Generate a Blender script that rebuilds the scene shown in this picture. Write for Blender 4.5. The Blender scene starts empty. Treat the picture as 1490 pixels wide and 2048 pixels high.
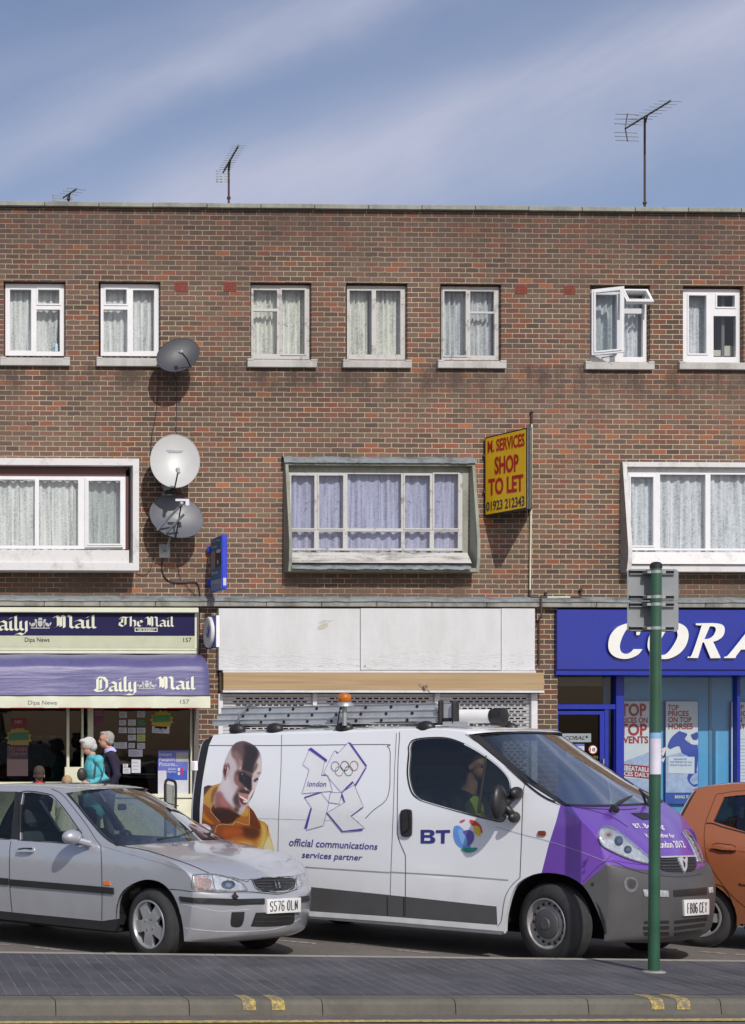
import bpy, bmesh, math, random
from mathutils import Vector, Matrix
from mathutils.bvhtree import BVHTree
from mathutils.geometry import delaunay_2d_cdt
R = math.radians
rnd = random.Random(7)
SC = bpy.context.scene

# ------------------------------------------------------------------ camera
F = 3514.0; XP = -465.0; YH = 1500.0; CH = 1.81; PSI = R(1.72); DC = 28.6; CX = -10.8
cam = bpy.data.cameras.new('camera'); camo = bpy.data.objects.new('camera', cam)
SC.collection.objects.link(camo); SC.camera = camo
cam.sensor_fit = 'HORIZONTAL'; cam.sensor_width = 24.0
cam.lens = 24.0 * F / 1490.0
cam.shift_x = (745.0 - XP) / 1490.0
cam.shift_y = (YH - 1024.0) / 1490.0
cam.clip_start = 0.1; cam.clip_end = 5000
camo.location = (CX, -DC, CH); camo.rotation_euler = (R(90), 0, -PSI)

# ------------------------------------------------------------------ sun, sky
LD = Vector((-0.08, 1.0, -0.88)).normalized()          # direction the sunlight travels
sun = bpy.data.lights.new('sun', 'SUN'); suno = bpy.data.objects.new('sun', sun)
SC.collection.objects.link(suno)
sun.energy = 3.35; sun.angle = R(0.5); sun.color = (1.0, 0.955, 0.89)
suno.rotation_euler = LD.to_track_quat('-Z', 'Y').to_euler()
suno.location = (0, -20, 30)
ELEV = math.asin(-LD.z)
AZ = math.atan2(-LD.x, -LD.y)

W = bpy.data.worlds.new('World'); SC.world = W; W.use_nodes = True
nt = W.node_tree; nt.nodes.clear()
def N(t, ty, **kw):
    n = t.nodes.new(ty)
    for k, v in kw.items(): setattr(n, k, v)
    return n
out = N(nt, 'ShaderNodeOutputWorld'); bg = N(nt, 'ShaderNodeBackground')
sky = N(nt, 'ShaderNodeTexSky'); sky.sky_type = 'NISHITA'; sky.sun_disc = False
sky.sun_elevation = ELEV; sky.sun_rotation = AZ
sky.air_density = 1.0; sky.dust_density = 1.6; sky.ozone_density = 1.5; sky.altitude = 50
bg.inputs['Strength'].default_value = 0.118
tc = N(nt, 'ShaderNodeTexCoord'); sep = N(nt, 'ShaderNodeSeparateXYZ')
nt.links.new(tc.outputs['Generated'], sep.inputs[0])
def M(op, a, b=None, c=None, clamp=False):
    n = N(nt, 'ShaderNodeMath', operation=op); n.use_clamp = clamp
    for i, v in enumerate((a, b, c)):
        if v is None: continue
        if isinstance(v, (int, float)): n.inputs[i].default_value = v
        else: nt.links.new(v, n.inputs[i])
    return n.outputs[0]
# cirrus streaks: laid out in the sky's own directions (x/y, z/y), towards the north
ya = M('MAXIMUM', M('ABSOLUTE', sep.outputs['Y']), 0.15)
ax = M('DIVIDE', sep.outputs['X'], ya); az = M('DIVIDE', sep.outputs['Z'], ya)
cs, sn = math.cos(R(25)), math.sin(R(25))
al = M('ADD', M('MULTIPLY', ax, cs), M('MULTIPLY', az, sn))
pe = M('SUBTRACT', M('MULTIPLY', az, cs), M('MULTIPLY', ax, sn))
comb = N(nt, 'ShaderNodeCombineXYZ')
nt.links.new(M('MULTIPLY', al, 3.2), comb.inputs[0]); nt.links.new(M('MULTIPLY', pe, 15.0), comb.inputs[1])
n1 = N(nt, 'ShaderNodeTexNoise'); nt.links.new(comb.outputs[0], n1.inputs['Vector'])
n1.inputs['Scale'].default_value = 1.0; n1.inputs['Detail'].default_value = 7; n1.inputs['Roughness'].default_value = 0.62
n1.inputs['Distortion'].default_value = 0.35
comb2 = N(nt, 'ShaderNodeCombineXYZ')
nt.links.new(M('MULTIPLY', al, 7.0), comb2.inputs[0]); nt.links.new(M('MULTIPLY', pe, 9.0), comb2.inputs[1])
n2 = N(nt, 'ShaderNodeTexNoise'); nt.links.new(comb2.outputs[0], n2.inputs['Vector'])
n2.inputs['Scale'].default_value = 1.0; n2.inputs['Detail'].default_value = 4
def band(x0, z0, x1, z1, w, h):
    # a streak of cirrus along the line through two sky directions (x/y, z/y)
    L_ = math.hypot(x1 - x0, z1 - z0); nx, nz = -(z1 - z0) / L_, (x1 - x0) / L_
    d = M('DIVIDE', M('ADD', M('ADD', M('MULTIPLY', ax, nx), M('MULTIPLY', az, nz)), M('MULTIPLY', M('SUBTRACT', n2.outputs['Fac'], .5), .05)), 1.0)
    d = M('DIVIDE', M('SUBTRACT', d, nx * x0 + nz * z0), w)
    return M('MULTIPLY', M('POWER', 2.718, M('MULTIPLY', M('MULTIPLY', d, d), -1.0)), h)
B = M('ADD', band(.285, .315, .605, .425, .026, 1.15), band(.18, .350, .375, .435, .016, .75))
B = M('ADD', B, band(.42, .325, .60, .375, .020, .45)); B = M('ADD', B, band(.30, .425, .60, .52, .015, .25))
st = M('MULTIPLY', B, M('ADD', 0.25, M('MULTIPLY', n1.outputs['Fac'], 1.2)))
st = M('ADD', st, M('MULTIPLY', M('SUBTRACT', n2.outputs['Fac'], 0.42), 0.5))
st = M('ADD', st, M('MULTIPLY', M('SUBTRACT', n1.outputs['Fac'], 0.5), 0.35))
st = M('ADD', st, 0.10)
cf = M('MULTIPLY', st, 0.62, clamp=True)
mixc = N(nt, 'ShaderNodeMix'); mixc.data_type = 'RGBA'
nt.links.new(cf, mixc.inputs['Factor'])
tint = N(nt, 'ShaderNodeMix'); tint.data_type = 'RGBA'; tint.blend_type = 'MULTIPLY'
tint.inputs['Factor'].default_value = 1.0; tint.inputs[7].default_value = (1.03, 0.935, 0.96, 1)
nt.links.new(sky.outputs[0], tint.inputs[6])
nt.links.new(tint.outputs[2], mixc.inputs[6]); mixc.inputs[7].default_value = (4.6, 4.75, 5.9, 1)
nt.links.new(mixc.outputs[2], bg.inputs['Color']); nt.links.new(bg.outputs[0], out.inputs[0])

SC.view_settings.view_transform = 'Standard'; SC.view_settings.look = 'None'
SC.view_settings.exposure = 0.0; SC.view_settings.gamma = 1.0
SC.view_settings.use_curve_mapping = False
try: SC.cycles.max_bounces = 8; SC.cycles.transparent_max_bounces = 16
except Exception: pass

# ------------------------------------------------------------------ photo point -> place in the world
FW = Vector((math.sin(PSI), math.cos(PSI), 0)); RT = Vector((math.cos(PSI), -math.sin(PSI), 0))
CAM = Vector((CX, -DC, CH))
def ray(px, py): return RT * ((px - XP) / F) + FW + Vector((0, 0, (YH - py) / F))
def onY(px, py, Y=0.0):
    d = ray(px, py); return CAM + d * ((Y + DC) / d.y)
def onZ(px, py, Z=0.0):
    d = ray(px, py); return CAM + d * ((Z - CH) / d.z)
def X(px, Y=0.0, py=1200): return onY(px, py, Y).x
def Z(py, Y=0.0, px=745): return onY(px, py, Y).z

# ------------------------------------------------------------------ object helpers
COL = SC.collection
def tag(o, label=None, cat=None, group=None, kind=None):
    if label: o['label'] = label
    if cat: o['category'] = cat
    if group: o['group'] = group
    if kind: o['kind'] = kind
    return o
def thing(name, label, cat, loc=(0, 0, 0), rz=0, group=None):
    o = bpy.data.objects.new(name, None); COL.objects.link(o); o.location = loc; o.rotation_euler = (0, 0, rz)
    o.empty_display_size = 0.2
    return tag(o, label, cat, group)
def pmat(o):
    m = Matrix.LocRotScale(o.location, o.rotation_euler, o.scale)
    return (pmat(o.parent) @ o.matrix_parent_inverse @ m) if o.parent else m
def mk(name, verts, faces, mats, parent=None, mi=None, smooth=False, auto=None):
    me = bpy.data.meshes.new(name); me.from_pydata([tuple(v) for v in verts], [], faces); me.update()
    for m in (mats if isinstance(mats, (list, tuple)) else [mats]): me.materials.append(m)
    if mi: me.polygons.foreach_set('material_index', mi)
    if smooth:
        me.polygons.foreach_set('use_smooth', [True] * len(me.polygons))
        if auto: me.set_sharp_from_angle(angle=R(auto))
    o = bpy.data.objects.new(name, me); COL.objects.link(o)
    if parent:
        o.parent = parent; o.matrix_parent_inverse = pmat(parent).inverted()
    return o
def copy_tree(o, parent=None):
    c = o.copy(); COL.objects.link(c)
    if parent: c.parent = parent
    for ch in [k for k in bpy.data.objects if k.parent == o]: copy_tree(ch, c)
    return c

class MB:
    def __init__(s): s.v = []; s.f = []; s.m = []
    def add(s, vs, fs, m=0):
        b = len(s.v); s.v += [Vector(v) for v in vs]; s.f += [tuple(b + i for i in f) for f in fs]; s.m += [m] * len(fs); return s
    def box(s, x0, x1, y0, y1, z0, z1, m=0):
        return s.add([(x0,y0,z0),(x1,y0,z0),(x1,y1,z0),(x0,y1,z0),(x0,y0,z1),(x1,y0,z1),(x1,y1,z1),(x0,y1,z1)],
                     [(0,3,2,1),(4,5,6,7),(0,1,5,4),(1,2,6,5),(2,3,7,6),(3,0,4,7)], m)
    def bbox(s, x0, x1, y0, y1, z0, z1, b=0.006, m=0):
        # chamfered box
        vs = []; 
        for (sx, sy, sz) in ((0,0,0),(1,0,0),(1,1,0),(0,1,0),(0,0,1),(1,0,1),(1,1,1),(0,1,1)):
            X_, Y_, Z_ = (x1 if sx else x0), (y1 if sy else y0), (z1 if sz else z0)
            dx, dy, dz = (-b if sx else b), (-b if sy else b), (-b if sz else b)
            vs += [(X_ , Y_ + dy, Z_ + dz), (X_ + dx, Y_, Z_ + dz), (X_ + dx, Y_ + dy, Z_)]
        def c(i, k): return i * 3 + k
        fs = [(c(0,2),c(3,2),c(2,2),c(1,2)), (c(4,2),c(5,2),c(6,2),c(7,2)),
              (c(0,1),c(1,1),c(5,1),c(4,1)), (c(2,1),c(3,1),c(7,1),c(6,1)),
              (c(1,0),c(2,0),c(6,0),c(5,0)), (c(3,0),c(0,0),c(4,0),c(7,0))]
        fs += [(c(0,1),c(0,2),c(1,2),c(1,1)), (c(1,0),c(1,2),c(2,2),c(2,0)), (c(2,1),c(2,2),c(3,2),c(3,1)), (c(3,0),c(3,2),c(0,2),c(0,0)),
               (c(4,2),c(4,1),c(5,1),c(5,2)), (c(5,2),c(5,0),c(6,0),c(6,2)), (c(6,2),c(6,1),c(7,1),c(7,2)), (c(7,2),c(7,0),c(4,0),c(4,2)),
               (c(0,0),c(0,1),c(4,1),c(4,0)), (c(1,1),c(1,0),c(5,0),c(5,1)), (c(2,0),c(2,1),c(6,1),c(6,0)), (c(3,1),c(3,0),c(7,0),c(7,1))]
        fs += [(c(0,0),c(0,2),c(0,1)), (c(1,0),c(1,1),c(1,2)), (c(2,0),c(2,2),c(2,1)), (c(3,0),c(3,1),c(3,2)),
               (c(4,0),c(4,1),c(4,2)), (c(5,0),c(5,2),c(5,1)), (c(6,0),c(6,1),c(6,2)), (c(7,0),c(7,2),c(7,1))]
        return s.add(vs, fs, m)
    def tube(s, pts, r, n=8, m=0, cap=True):
        pts = [Vector(p) for p in pts]; k = len(pts); rs = r if isinstance(r, (list, tuple)) else [r] * k
        vs = []; up = Vector((0.13, 0.21, 0.97))
        for i, p in enumerate(pts):
            d = (pts[min(i + 1, k - 1)] - pts[max(i - 1, 0)]).normalized()
            a = d.cross(up); a = a.normalized() if a.length > 1e-4 else d.cross(Vector((1, 0, 0))).normalized()
            b = d.cross(a)
            vs += [p + (a * math.cos(2 * math.pi * j / n) + b * math.sin(2 * math.pi * j / n)) * rs[i] for j in range(n)]
        fs = [(i * n + j, i * n + (j + 1) % n, (i + 1) * n + (j + 1) % n, (i + 1) * n + j) for i in range(k - 1) for j in range(n)]
        if cap: fs += [tuple(range(n))[::-1], tuple((k - 1) * n + j for j in range(n))]
        return s.add(vs, fs, m)
    def lathe(s, prof, org, ax, n=32, m=0, cap=True):
        # prof: (along, radius)
        ax = Vector(ax).normalized(); a = ax.orthogonal().normalized(); b = ax.cross(a); o = Vector(org); vs = []
        for (h, r) in prof:
            vs += [o + ax * h + (a * math.cos(2*math.pi*j/n) + b * math.sin(2*math.pi*j/n)) * max(r, 1e-4) for j in range(n)]
        k = len(prof)
        fs = [(i*n+j, i*n+(j+1)%n, (i+1)*n+(j+1)%n, (i+1)*n+j) for i in range(k-1) for j in range(n)]
        if cap: fs += [tuple(range(n))[::-1], tuple((k-1)*n+j for j in range(n))]
        return s.add(vs, fs, m)
    def ball(s, c, r, m=0, n=12, k=8, rx=1, ry=1, rz=1):
        vs = []; c = Vector(c)
        for i in range(k + 1):
            t = math.pi * i / k
            for j in range(n):
                p = 2 * math.pi * j / n
                vs.append(c + Vector((rx * r * math.sin(t) * math.cos(p), ry * r * math.sin(t) * math.sin(p), rz * r * math.cos(t))))
        fs = [(i*n+j, (i+1)*n+j, (i+1)*n+(j+1)%n, i*n+(j+1)%n) for i in range(k) for j in range(n)]
        return s.add(vs, fs, m)
    def loft(s, rows, m=0, closed=False):
        k = len(rows); n = len(rows[0]); vs = [v for r in rows for v in r]
        e = n if closed else n - 1
        fs = [(i*n+j, i*n+(j+1)%n, (i+1)*n+(j+1)%n, (i+1)*n+j) for i in range(k-1) for j in range(e)]
        return s.add(vs, fs, m)
    def prism(s, poly, off, m=0):
        # poly: 3D points, off: vector
        n = len(poly); off = Vector(off); vs = [Vector(p) for p in poly]; vs += [p + off for p in vs]
        fs = [tuple(range(n)), tuple(range(2*n-1, n-1, -1))] + [(i, i + n, (i+1) % n + n, (i+1) % n) for i in range(n)]
        return s.add(vs, fs, m)
    def xf(s, mat): s.v = [mat @ v for v in s.v]; return s
    def build(s, name, mats, parent=None, smooth=False, auto=None):
        o = mk(name, s.v, s.f, mats, parent, s.m, smooth, auto); return o

def cr(pts, n=6, closed=False):
    """Catmull-Rom through the points; a point given twice stays a corner"""
    P = [Vector(p) for p in pts]; o = []; k = len(P)
    rng = range(k) if closed else range(k - 1)
    for i in rng:
        p1, p2 = P[i], P[(i + 1) % k]
        if (p2 - p1).length < 1e-9: continue
        p0 = P[i - 1] if (closed or i > 0) else p1
        p3 = P[(i + 2) % k] if (closed or i + 2 < k) else p2
        for j in range(n):
            t = j / n
            o.append(0.5 * ((2*p1) + (p2-p0)*t + (2*p0-5*p1+4*p2-p3)*t*t + (3*p1-p0-3*p2+p3)*t*t*t))
    if not closed: o.append(P[-1])
    return o
def inside(p, poly):
    x, y = p[0], p[1]; c = False; n = len(poly); j = n - 1
    for i in range(n):
        yi, yj = poly[i][1], poly[j][1]
        if (yi > y) != (yj > y) and x < (poly[j][0] - poly[i][0]) * (y - yi) / (yj - yi) + poly[i][0]: c = not c
        j = i
    return c
def densify(poly, step, closed=True):
    o = []; n = len(poly)
    for i in range(n if closed else n - 1):
        a, b = Vector(poly[i][:2]), Vector(poly[(i+1) % n][:2]); k = max(1, int((b-a).length / step))
        o += [a + (b-a) * (j / k) for j in range(k)]
    if not closed: o.append(Vector(poly[-1][:2]))
    return o
def cdt(outline, holes=(), step=0.1, lines=()):
    """triangulate a 2D region with inner grid points; returns verts, tris"""
    V = []; E = []
    loops = [densify(outline, step)] + [densify(h, step) for h in holes]
    for L in loops:
        b = len(V); V += L; E += [(b + i, b + (i+1) % len(L)) for i in range(len(L))]
    for L in lines:
        L = densify(L, step, False); b = len(V); V += L; E += [(b + i, b + i + 1) for i in range(len(L) - 1)]
    xs = [p.x for p in loops[0]]; ys = [p.y for p in loops[0]]
    cell = {}
    for p in V: cell.setdefault((int(p.x // step), int(p.y // step)), []).append(p)
    x = min(xs) + step * .5; row = 0
    while x < max(xs):
        y = min(ys) + step * (.5 if row % 2 else .9)
        while y < max(ys):
            p = Vector((x, y)); ci, cj = int(x // step), int(y // step)
            near = any((q - p).length < step * .45 for a in (-1,0,1) for b2 in (-1,0,1) for q in cell.get((ci+a, cj+b2), ()))
            if not near: V.append(p)
            y += step
        x += step; row += 1
    r = delaunay_2d_cdt(V, E, [], 0, 1e-6)
    vs, fs = r[0], r[2]; out_ = []
    for f in fs:
        c = sum((vs[i] for i in f), Vector((0, 0))) / len(f)
        if inside(c, loops[0]) and not any(inside(c, h) for h in loops[1:]): out_.append(tuple(f))
    return vs, out_

# ---- things drawn on a surface: a target maps a photo point to (place, normal)
def tY(Y0):
    return lambda px, py, off: onY(px, py, Y0 - off)
class TB:
    def __init__(s, objs):
        vs = []; fs = []
        for o in objs:
            b = len(vs); m = pmat(o); vs += [m @ v.co for v in o.data.vertices]; fs += [tuple(b + i for i in p.vertices) for p in o.data.polygons]
        s.b = BVHTree.FromPolygons(vs, fs); s.last = 15.0
    def __call__(s, px, py, off):
        d = ray(px, py); h = s.b.ray_cast(CAM, d.normalized())
        if h[0] is None:
            h = s.b.find_nearest(CAM + d * s.last); p, n = h[0], h[1]
        else:
            p, n = h[0], h[1]; s.last = (p - CAM).length / d.length
        if n.dot(d) > 0: n = -n
        return p + n * off
def patch(name, poly, tgt, off, mat, parent, holes=(), step=None, rim=0.0, smooth=False):
    xs = [p[0] for p in poly]; ys = [p[1] for p in poly]
    step = step or max(4.0, max(max(xs)-min(xs), max(ys)-min(ys)) / 6)
    vs, fs = cdt([Vector(p[:2]) for p in poly], [[Vector(q[:2]) for q in h] for h in holes], step)
    used = sorted({i for f in fs for i in f}); mp = {i: k for k, i in enumerate(used)}
    P = [tgt(vs[i].x, vs[i].y, off) for i in used]; Fs = [tuple(mp[i] for i in f) for f in fs]
    # faces towards the camera
    G = []
    for f in Fs:
        a, b, c = P[f[0]], P[f[1]], P[f[2]]
        G.append(f if (b-a).cross(c-a).dot(a - CAM) < 0 else f[::-1])
    if rim:
        cnt = {}
        for f in G:
            for i in range(len(f)):
                e = (f[i], f[(i+1) % len(f)]); cnt[e] = 1
        back = [tgt(vs[i].x, vs[i].y, off - rim) for i in used]; b0 = len(P); P = P + back
        H = [(e[1], e[0], e[0] + b0, e[1] + b0) for e in cnt if (e[1], e[0]) not in cnt]
        G = G + H
    return mk(name, P, G, mat, parent, smooth=smooth)
def strip(name, pts, w, tgt, off, mat, parent, n=1):
    """a thin line of width w (photo px) along pts on a surface"""
    mb = MB(); add_strip(mb, pts, w, tgt, off, n); return mb.build(name, mat, parent)
def add_strip(mb, pts, w, tgt, off, n=1, m=0):
    P = densify(pts, 6.0, False); L = []; 
    for i, p in enumerate(P):
        d = (P[min(i+1, len(P)-1)] - P[max(i-1, 0)]); d = d.normalized() if d.length else Vector((1, 0))
        q = Vector((-d.y, d.x)) * w / 2; L.append([tgt(p.x + q.x, p.y + q.y, off), tgt(p.x - q.x, p.y - q.y, off)])
    mb.loft(L, m)
# ---- writing
_tc = {}
def tris(s, bold=0.0, shear=0.0):
    k = (s, bold, shear)
    if k in _tc: return _tc[k]
    cu = bpy.data.curves.new('t', 'FONT'); cu.body = s; cu.offset = bold; cu.shear = shear; cu.resolution_u = 3
    o = bpy.data.objects.new('t', cu); COL.objects.link(o)
    bpy.context.view_layer.update()
    dg = bpy.context.evaluated_depsgraph_get(); me = o.evaluated_get(dg).to_mesh()
    vs = [v.co.copy() for v in me.vertices]; fs = [tuple(p.vertices) for p in me.polygons]
    o.evaluated_get(dg).to_mesh_clear(); bpy.data.objects.remove(o); bpy.data.curves.remove(cu)
    x0, x1 = min(v.x for v in vs), max(v.x for v in vs); y0, y1 = min(v.y for v in vs), max(v.y for v in vs)
    vs = [((v.x-x0)/(x1-x0), (v.y-y0)/(y1-y0)) for v in vs]
    _tc[k] = (vs, fs); return _tc[k]
def quad(q, a, b):
    # q: TL TR BR BL ; b up
    (x0,y0),(x1,y1),(x2,y2),(x3,y3) = q; t = 1 - b
    return (x0*(1-a)*(1-t)+x1*a*(1-t)+x2*a*t+x3*(1-a)*t, y0*(1-a)*(1-t)+y1*a*(1-t)+y2*a*t+y3*(1-a)*t)
def add_text(mb, s, q, tgt, off, bold=0.0, shear=0.0, m=0):
    if len(q) == 2: (a, b), (c, d) = q; q = ((a, b), (c, b), (c, d), (a, d))
    vs, fs = tris(s, bold, shear)
    P = [tgt(*quad(q, *v), off) for v in vs]; G = []
    for f in fs:
        a, b, c = P[f[0]], P[f[1]], P[f[2]]
        G.append(f if (b-a).cross(c-a).dot(a - CAM) < 0 else f[::-1])
    mb.add(P, G, m)
def text(name, s, q, tgt, off, mat, parent, bold=0.0, shear=0.0):
    mb = MB(); add_text(mb, s, q, tgt, off, bold, shear); return mb.build(name, mat, parent)
# blackletter, drawn with a slanted broad nib
GL = {
 'a': (.78, [[(0,.85),(.3,1.02),(.56,.85),(.56,.15),(.74,0)], [(.56,.55),(.12,.45),(.05,.15),(.25,0),(.5,.15)]]),
 'i': (.42, [[(0,.88),(.17,1.0),(.17,.12),(.36,0)], [(.1,1.32),(.24,1.38)]]),
 'l': (.42, [[(0,1.48),(.17,1.6),(.17,.12),(.36,0)]]),
 'y': (.85, [[(0,.88),(.15,1.0),(.15,.18),(.35,0),(.6,.18)], [(.6,1.02),(.62,-.15),(.35,-.5),(0,-.35),(-.3,-.5)]]),
 'D': (1.2, [[(.2,1.4),(.2,.15)], [(-.05,1.35),(.25,1.55),(.75,1.5),(1.0,1.1),(1.0,.4),(.7,.02),(.2,.0),(-.05,.2)], [(.48,1.3),(.48,.25)]]),
 'M': (1.65, [[(0,1.3),(.2,1.55),(.34,1.35),(.34,.3),(.05,.05)], [(.34,1.35),(.62,1.58),(.8,1.4),(.8,.05)], [(.8,1.38),(1.08,1.58),(1.3,1.4),(1.3,.2),(1.5,0)], [(.55,1.4),(.55,.2)]]),
 'T': (1.0, [[(0,1.2),(.25,1.55),(.8,1.42),(1.1,1.6)], [(.62,1.4),(.62,.3),(.35,0),(.0,.3),(.05,.7)], [(.28,1.3),(.28,.6)]]),
 'h': (.8, [[(0,1.48),(.17,1.6),(.17,.02)], [(.17,.85),(.45,1.02),(.62,.82),(.62,.1),(.45,-.1)]]),
 'e': (.68, [[(.12,.45),(.56,.68),(.38,1.0),(.12,.8),(.12,.2),(.34,0),(.58,.18)]]),
 ' ': (.45, []),
}
def add_black(mb, s, box, tgt, off, m=0, nib=.22):
    (x0, y0), (x1, y1) = box; wtot = sum(GL[c][0] for c in s); top, bot = 1.7, -.1
    sx = (x1 - x0) / wtot; sy = (y1 - y0) / (top - bot); u = 0; k = 0
    nx, ny = nib * math.cos(R(35)) / 2 * 1.15, nib * math.sin(R(35)) / 2 * 1.3
    for c in s:
        w, st_ = GL[c]
        for path in st_:
            for (a, b) in zip(path, path[1:]):
                qd = [(a[0]-nx, a[1]-ny), (b[0]-nx, b[1]-ny), (b[0]+nx, b[1]+ny), (a[0]+nx, a[1]+ny)]
                k += 1
                P = [tgt(x0 + (u + p[0] + .1) * sx, y1 - (p[1] - bot) * sy, off + .0002 * (k % 9)) for p in qd]
                f = (0, 1, 2, 3) if (P[1]-P[0]).cross(P[2]-P[0]).dot(P[0]-CAM) < 0 else (3, 2, 1, 0)
                mb.add(P, [f], m)
        u += w

# ------------------------------------------------------------------ materials
class MT:
    """small node-graph builder"""
    def __init__(s, name):
        s.m = bpy.data.materials.new(name); s.m.use_nodes = True; s.t = s.m.node_tree; s.t.nodes.clear()
        s.o = N(s.t, 'ShaderNodeOutputMaterial'); s.b = N(s.t, 'ShaderNodeBsdfPrincipled'); s.t.links.new(s.b.outputs[0], s.o.inputs[0])
        s.tc = N(s.t, 'ShaderNodeTexCoord')
    def ln(s, a, b): s.t.links.new(a, b)
    def mp(s, scale=(1, 1, 1), rot=(0, 0, 0), loc=(0, 0, 0), src=None):
        n = N(s.t, 'ShaderNodeMapping'); n.inputs['Scale'].default_value = scale; n.inputs['Rotation'].default_value = rot; n.inputs['Location'].default_value = loc
        s.ln(src or s.tc.outputs['Object'], n.inputs[0]); return n.outputs[0]
    def noise(s, vec, scale, detail=4, rough=.55, dist=0):
        n = N(s.t, 'ShaderNodeTexNoise'); s.ln(vec, n.inputs['Vector']); n.inputs['Scale'].default_value = scale
        n.inputs['Detail'].default_value = detail; n.inputs['Roughness'].default_value = rough; n.inputs['Distortion'].default_value = dist
        return n.outputs['Fac']
    def ramp(s, fac, stops, interp='LINEAR'):
        n = N(s.t, 'ShaderNodeValToRGB'); s.ln(fac, n.inputs[0]); cr_ = n.color_ramp; cr_.interpolation = interp
        while len(cr_.elements) < len(stops): cr_.elements.new(0.5)
        for e, (p, c) in zip(cr_.elements, stops): e.position = p; e.color = (c if hasattr(c, '__len__') else (c, c, c)) + ((1,) if not hasattr(c, '__len__') or len(c) == 3 else ())
        return n.outputs[0]
    def mix(s, f, a, b, mode='MIX'):
        n = N(s.t, 'ShaderNodeMix'); n.data_type = 'RGBA'; n.blend_type = mode
        for i, v in ((0, f), (6, a), (7, b)):
            if isinstance(v, (int, float)): n.inputs[i].default_value = v if i == 0 else (v, v, v, 1)
            elif isinstance(v, tuple): n.inputs[i].default_value = v + (1,) if len(v) == 3 else v
            else: s.ln(v, n.inputs[i])
        return n.outputs[2]
    def math(s, op, a, b=None, clamp=False):
        n = N(s.t, 'ShaderNodeMath', operation=op); n.use_clamp = clamp
        for i, v in enumerate((a, b)):
            if v is None: continue
            if isinstance(v, (int, float)): n.inputs[i].default_value = v
            else: s.ln(v, n.inputs[i])
        return n.outputs[0]
    def set(s, **kw):
        for k, v in kw.items():
            k = {'col': 'Base Color', 'rough': 'Roughness', 'metal': 'Metallic', 'coat': 'Coat Weight', 'coatr': 'Coat Roughness', 'spec': 'Specular IOR Level', 'trans': 'Transmission Weight', 'alpha': 'Alpha', 'sheen': 'Sheen Weight'}.get(k, k)
            i = s.b.inputs[k]
            if isinstance(v, tuple): i.default_value = v + (1,) if len(v) == 3 else v
            elif isinstance(v, (int, float)): i.default_value = v
            else: s.ln(v, i)
        return s
    def bump(s, h, st_=.3, d=.01):
        n = N(s.t, 'ShaderNodeBump'); n.inputs['Strength'].default_value = st_; n.inputs['Distance'].default_value = d; s.ln(h, n.inputs['Height']); s.ln(n.outputs[0], s.b.inputs['Normal']); return s

def plain(name, col, rough=.5, metal=0, var=.12, scale=6, coat=0, bump=0, spec=.5, nsc=None):
    t = MT(name); n = t.noise(t.mp(), scale, 5, .6)
    lo = tuple(c * (1 - var) for c in col); hi = tuple(min(1, c * (1 + var)) for c in col)
    t.set(col=t.ramp(n, [(.3, lo), (.7, hi)]), rough=t.ramp(n, [(.3, max(0, rough - .06)), (.7, min(1, rough + .06))]), metal=metal, coat=coat, spec=spec)
    if coat: t.set(coatr=.05)
    if bump: t.bump(t.noise(t.mp(), nsc or scale * 12, 3), bump, .004)
    return t.m

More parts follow.
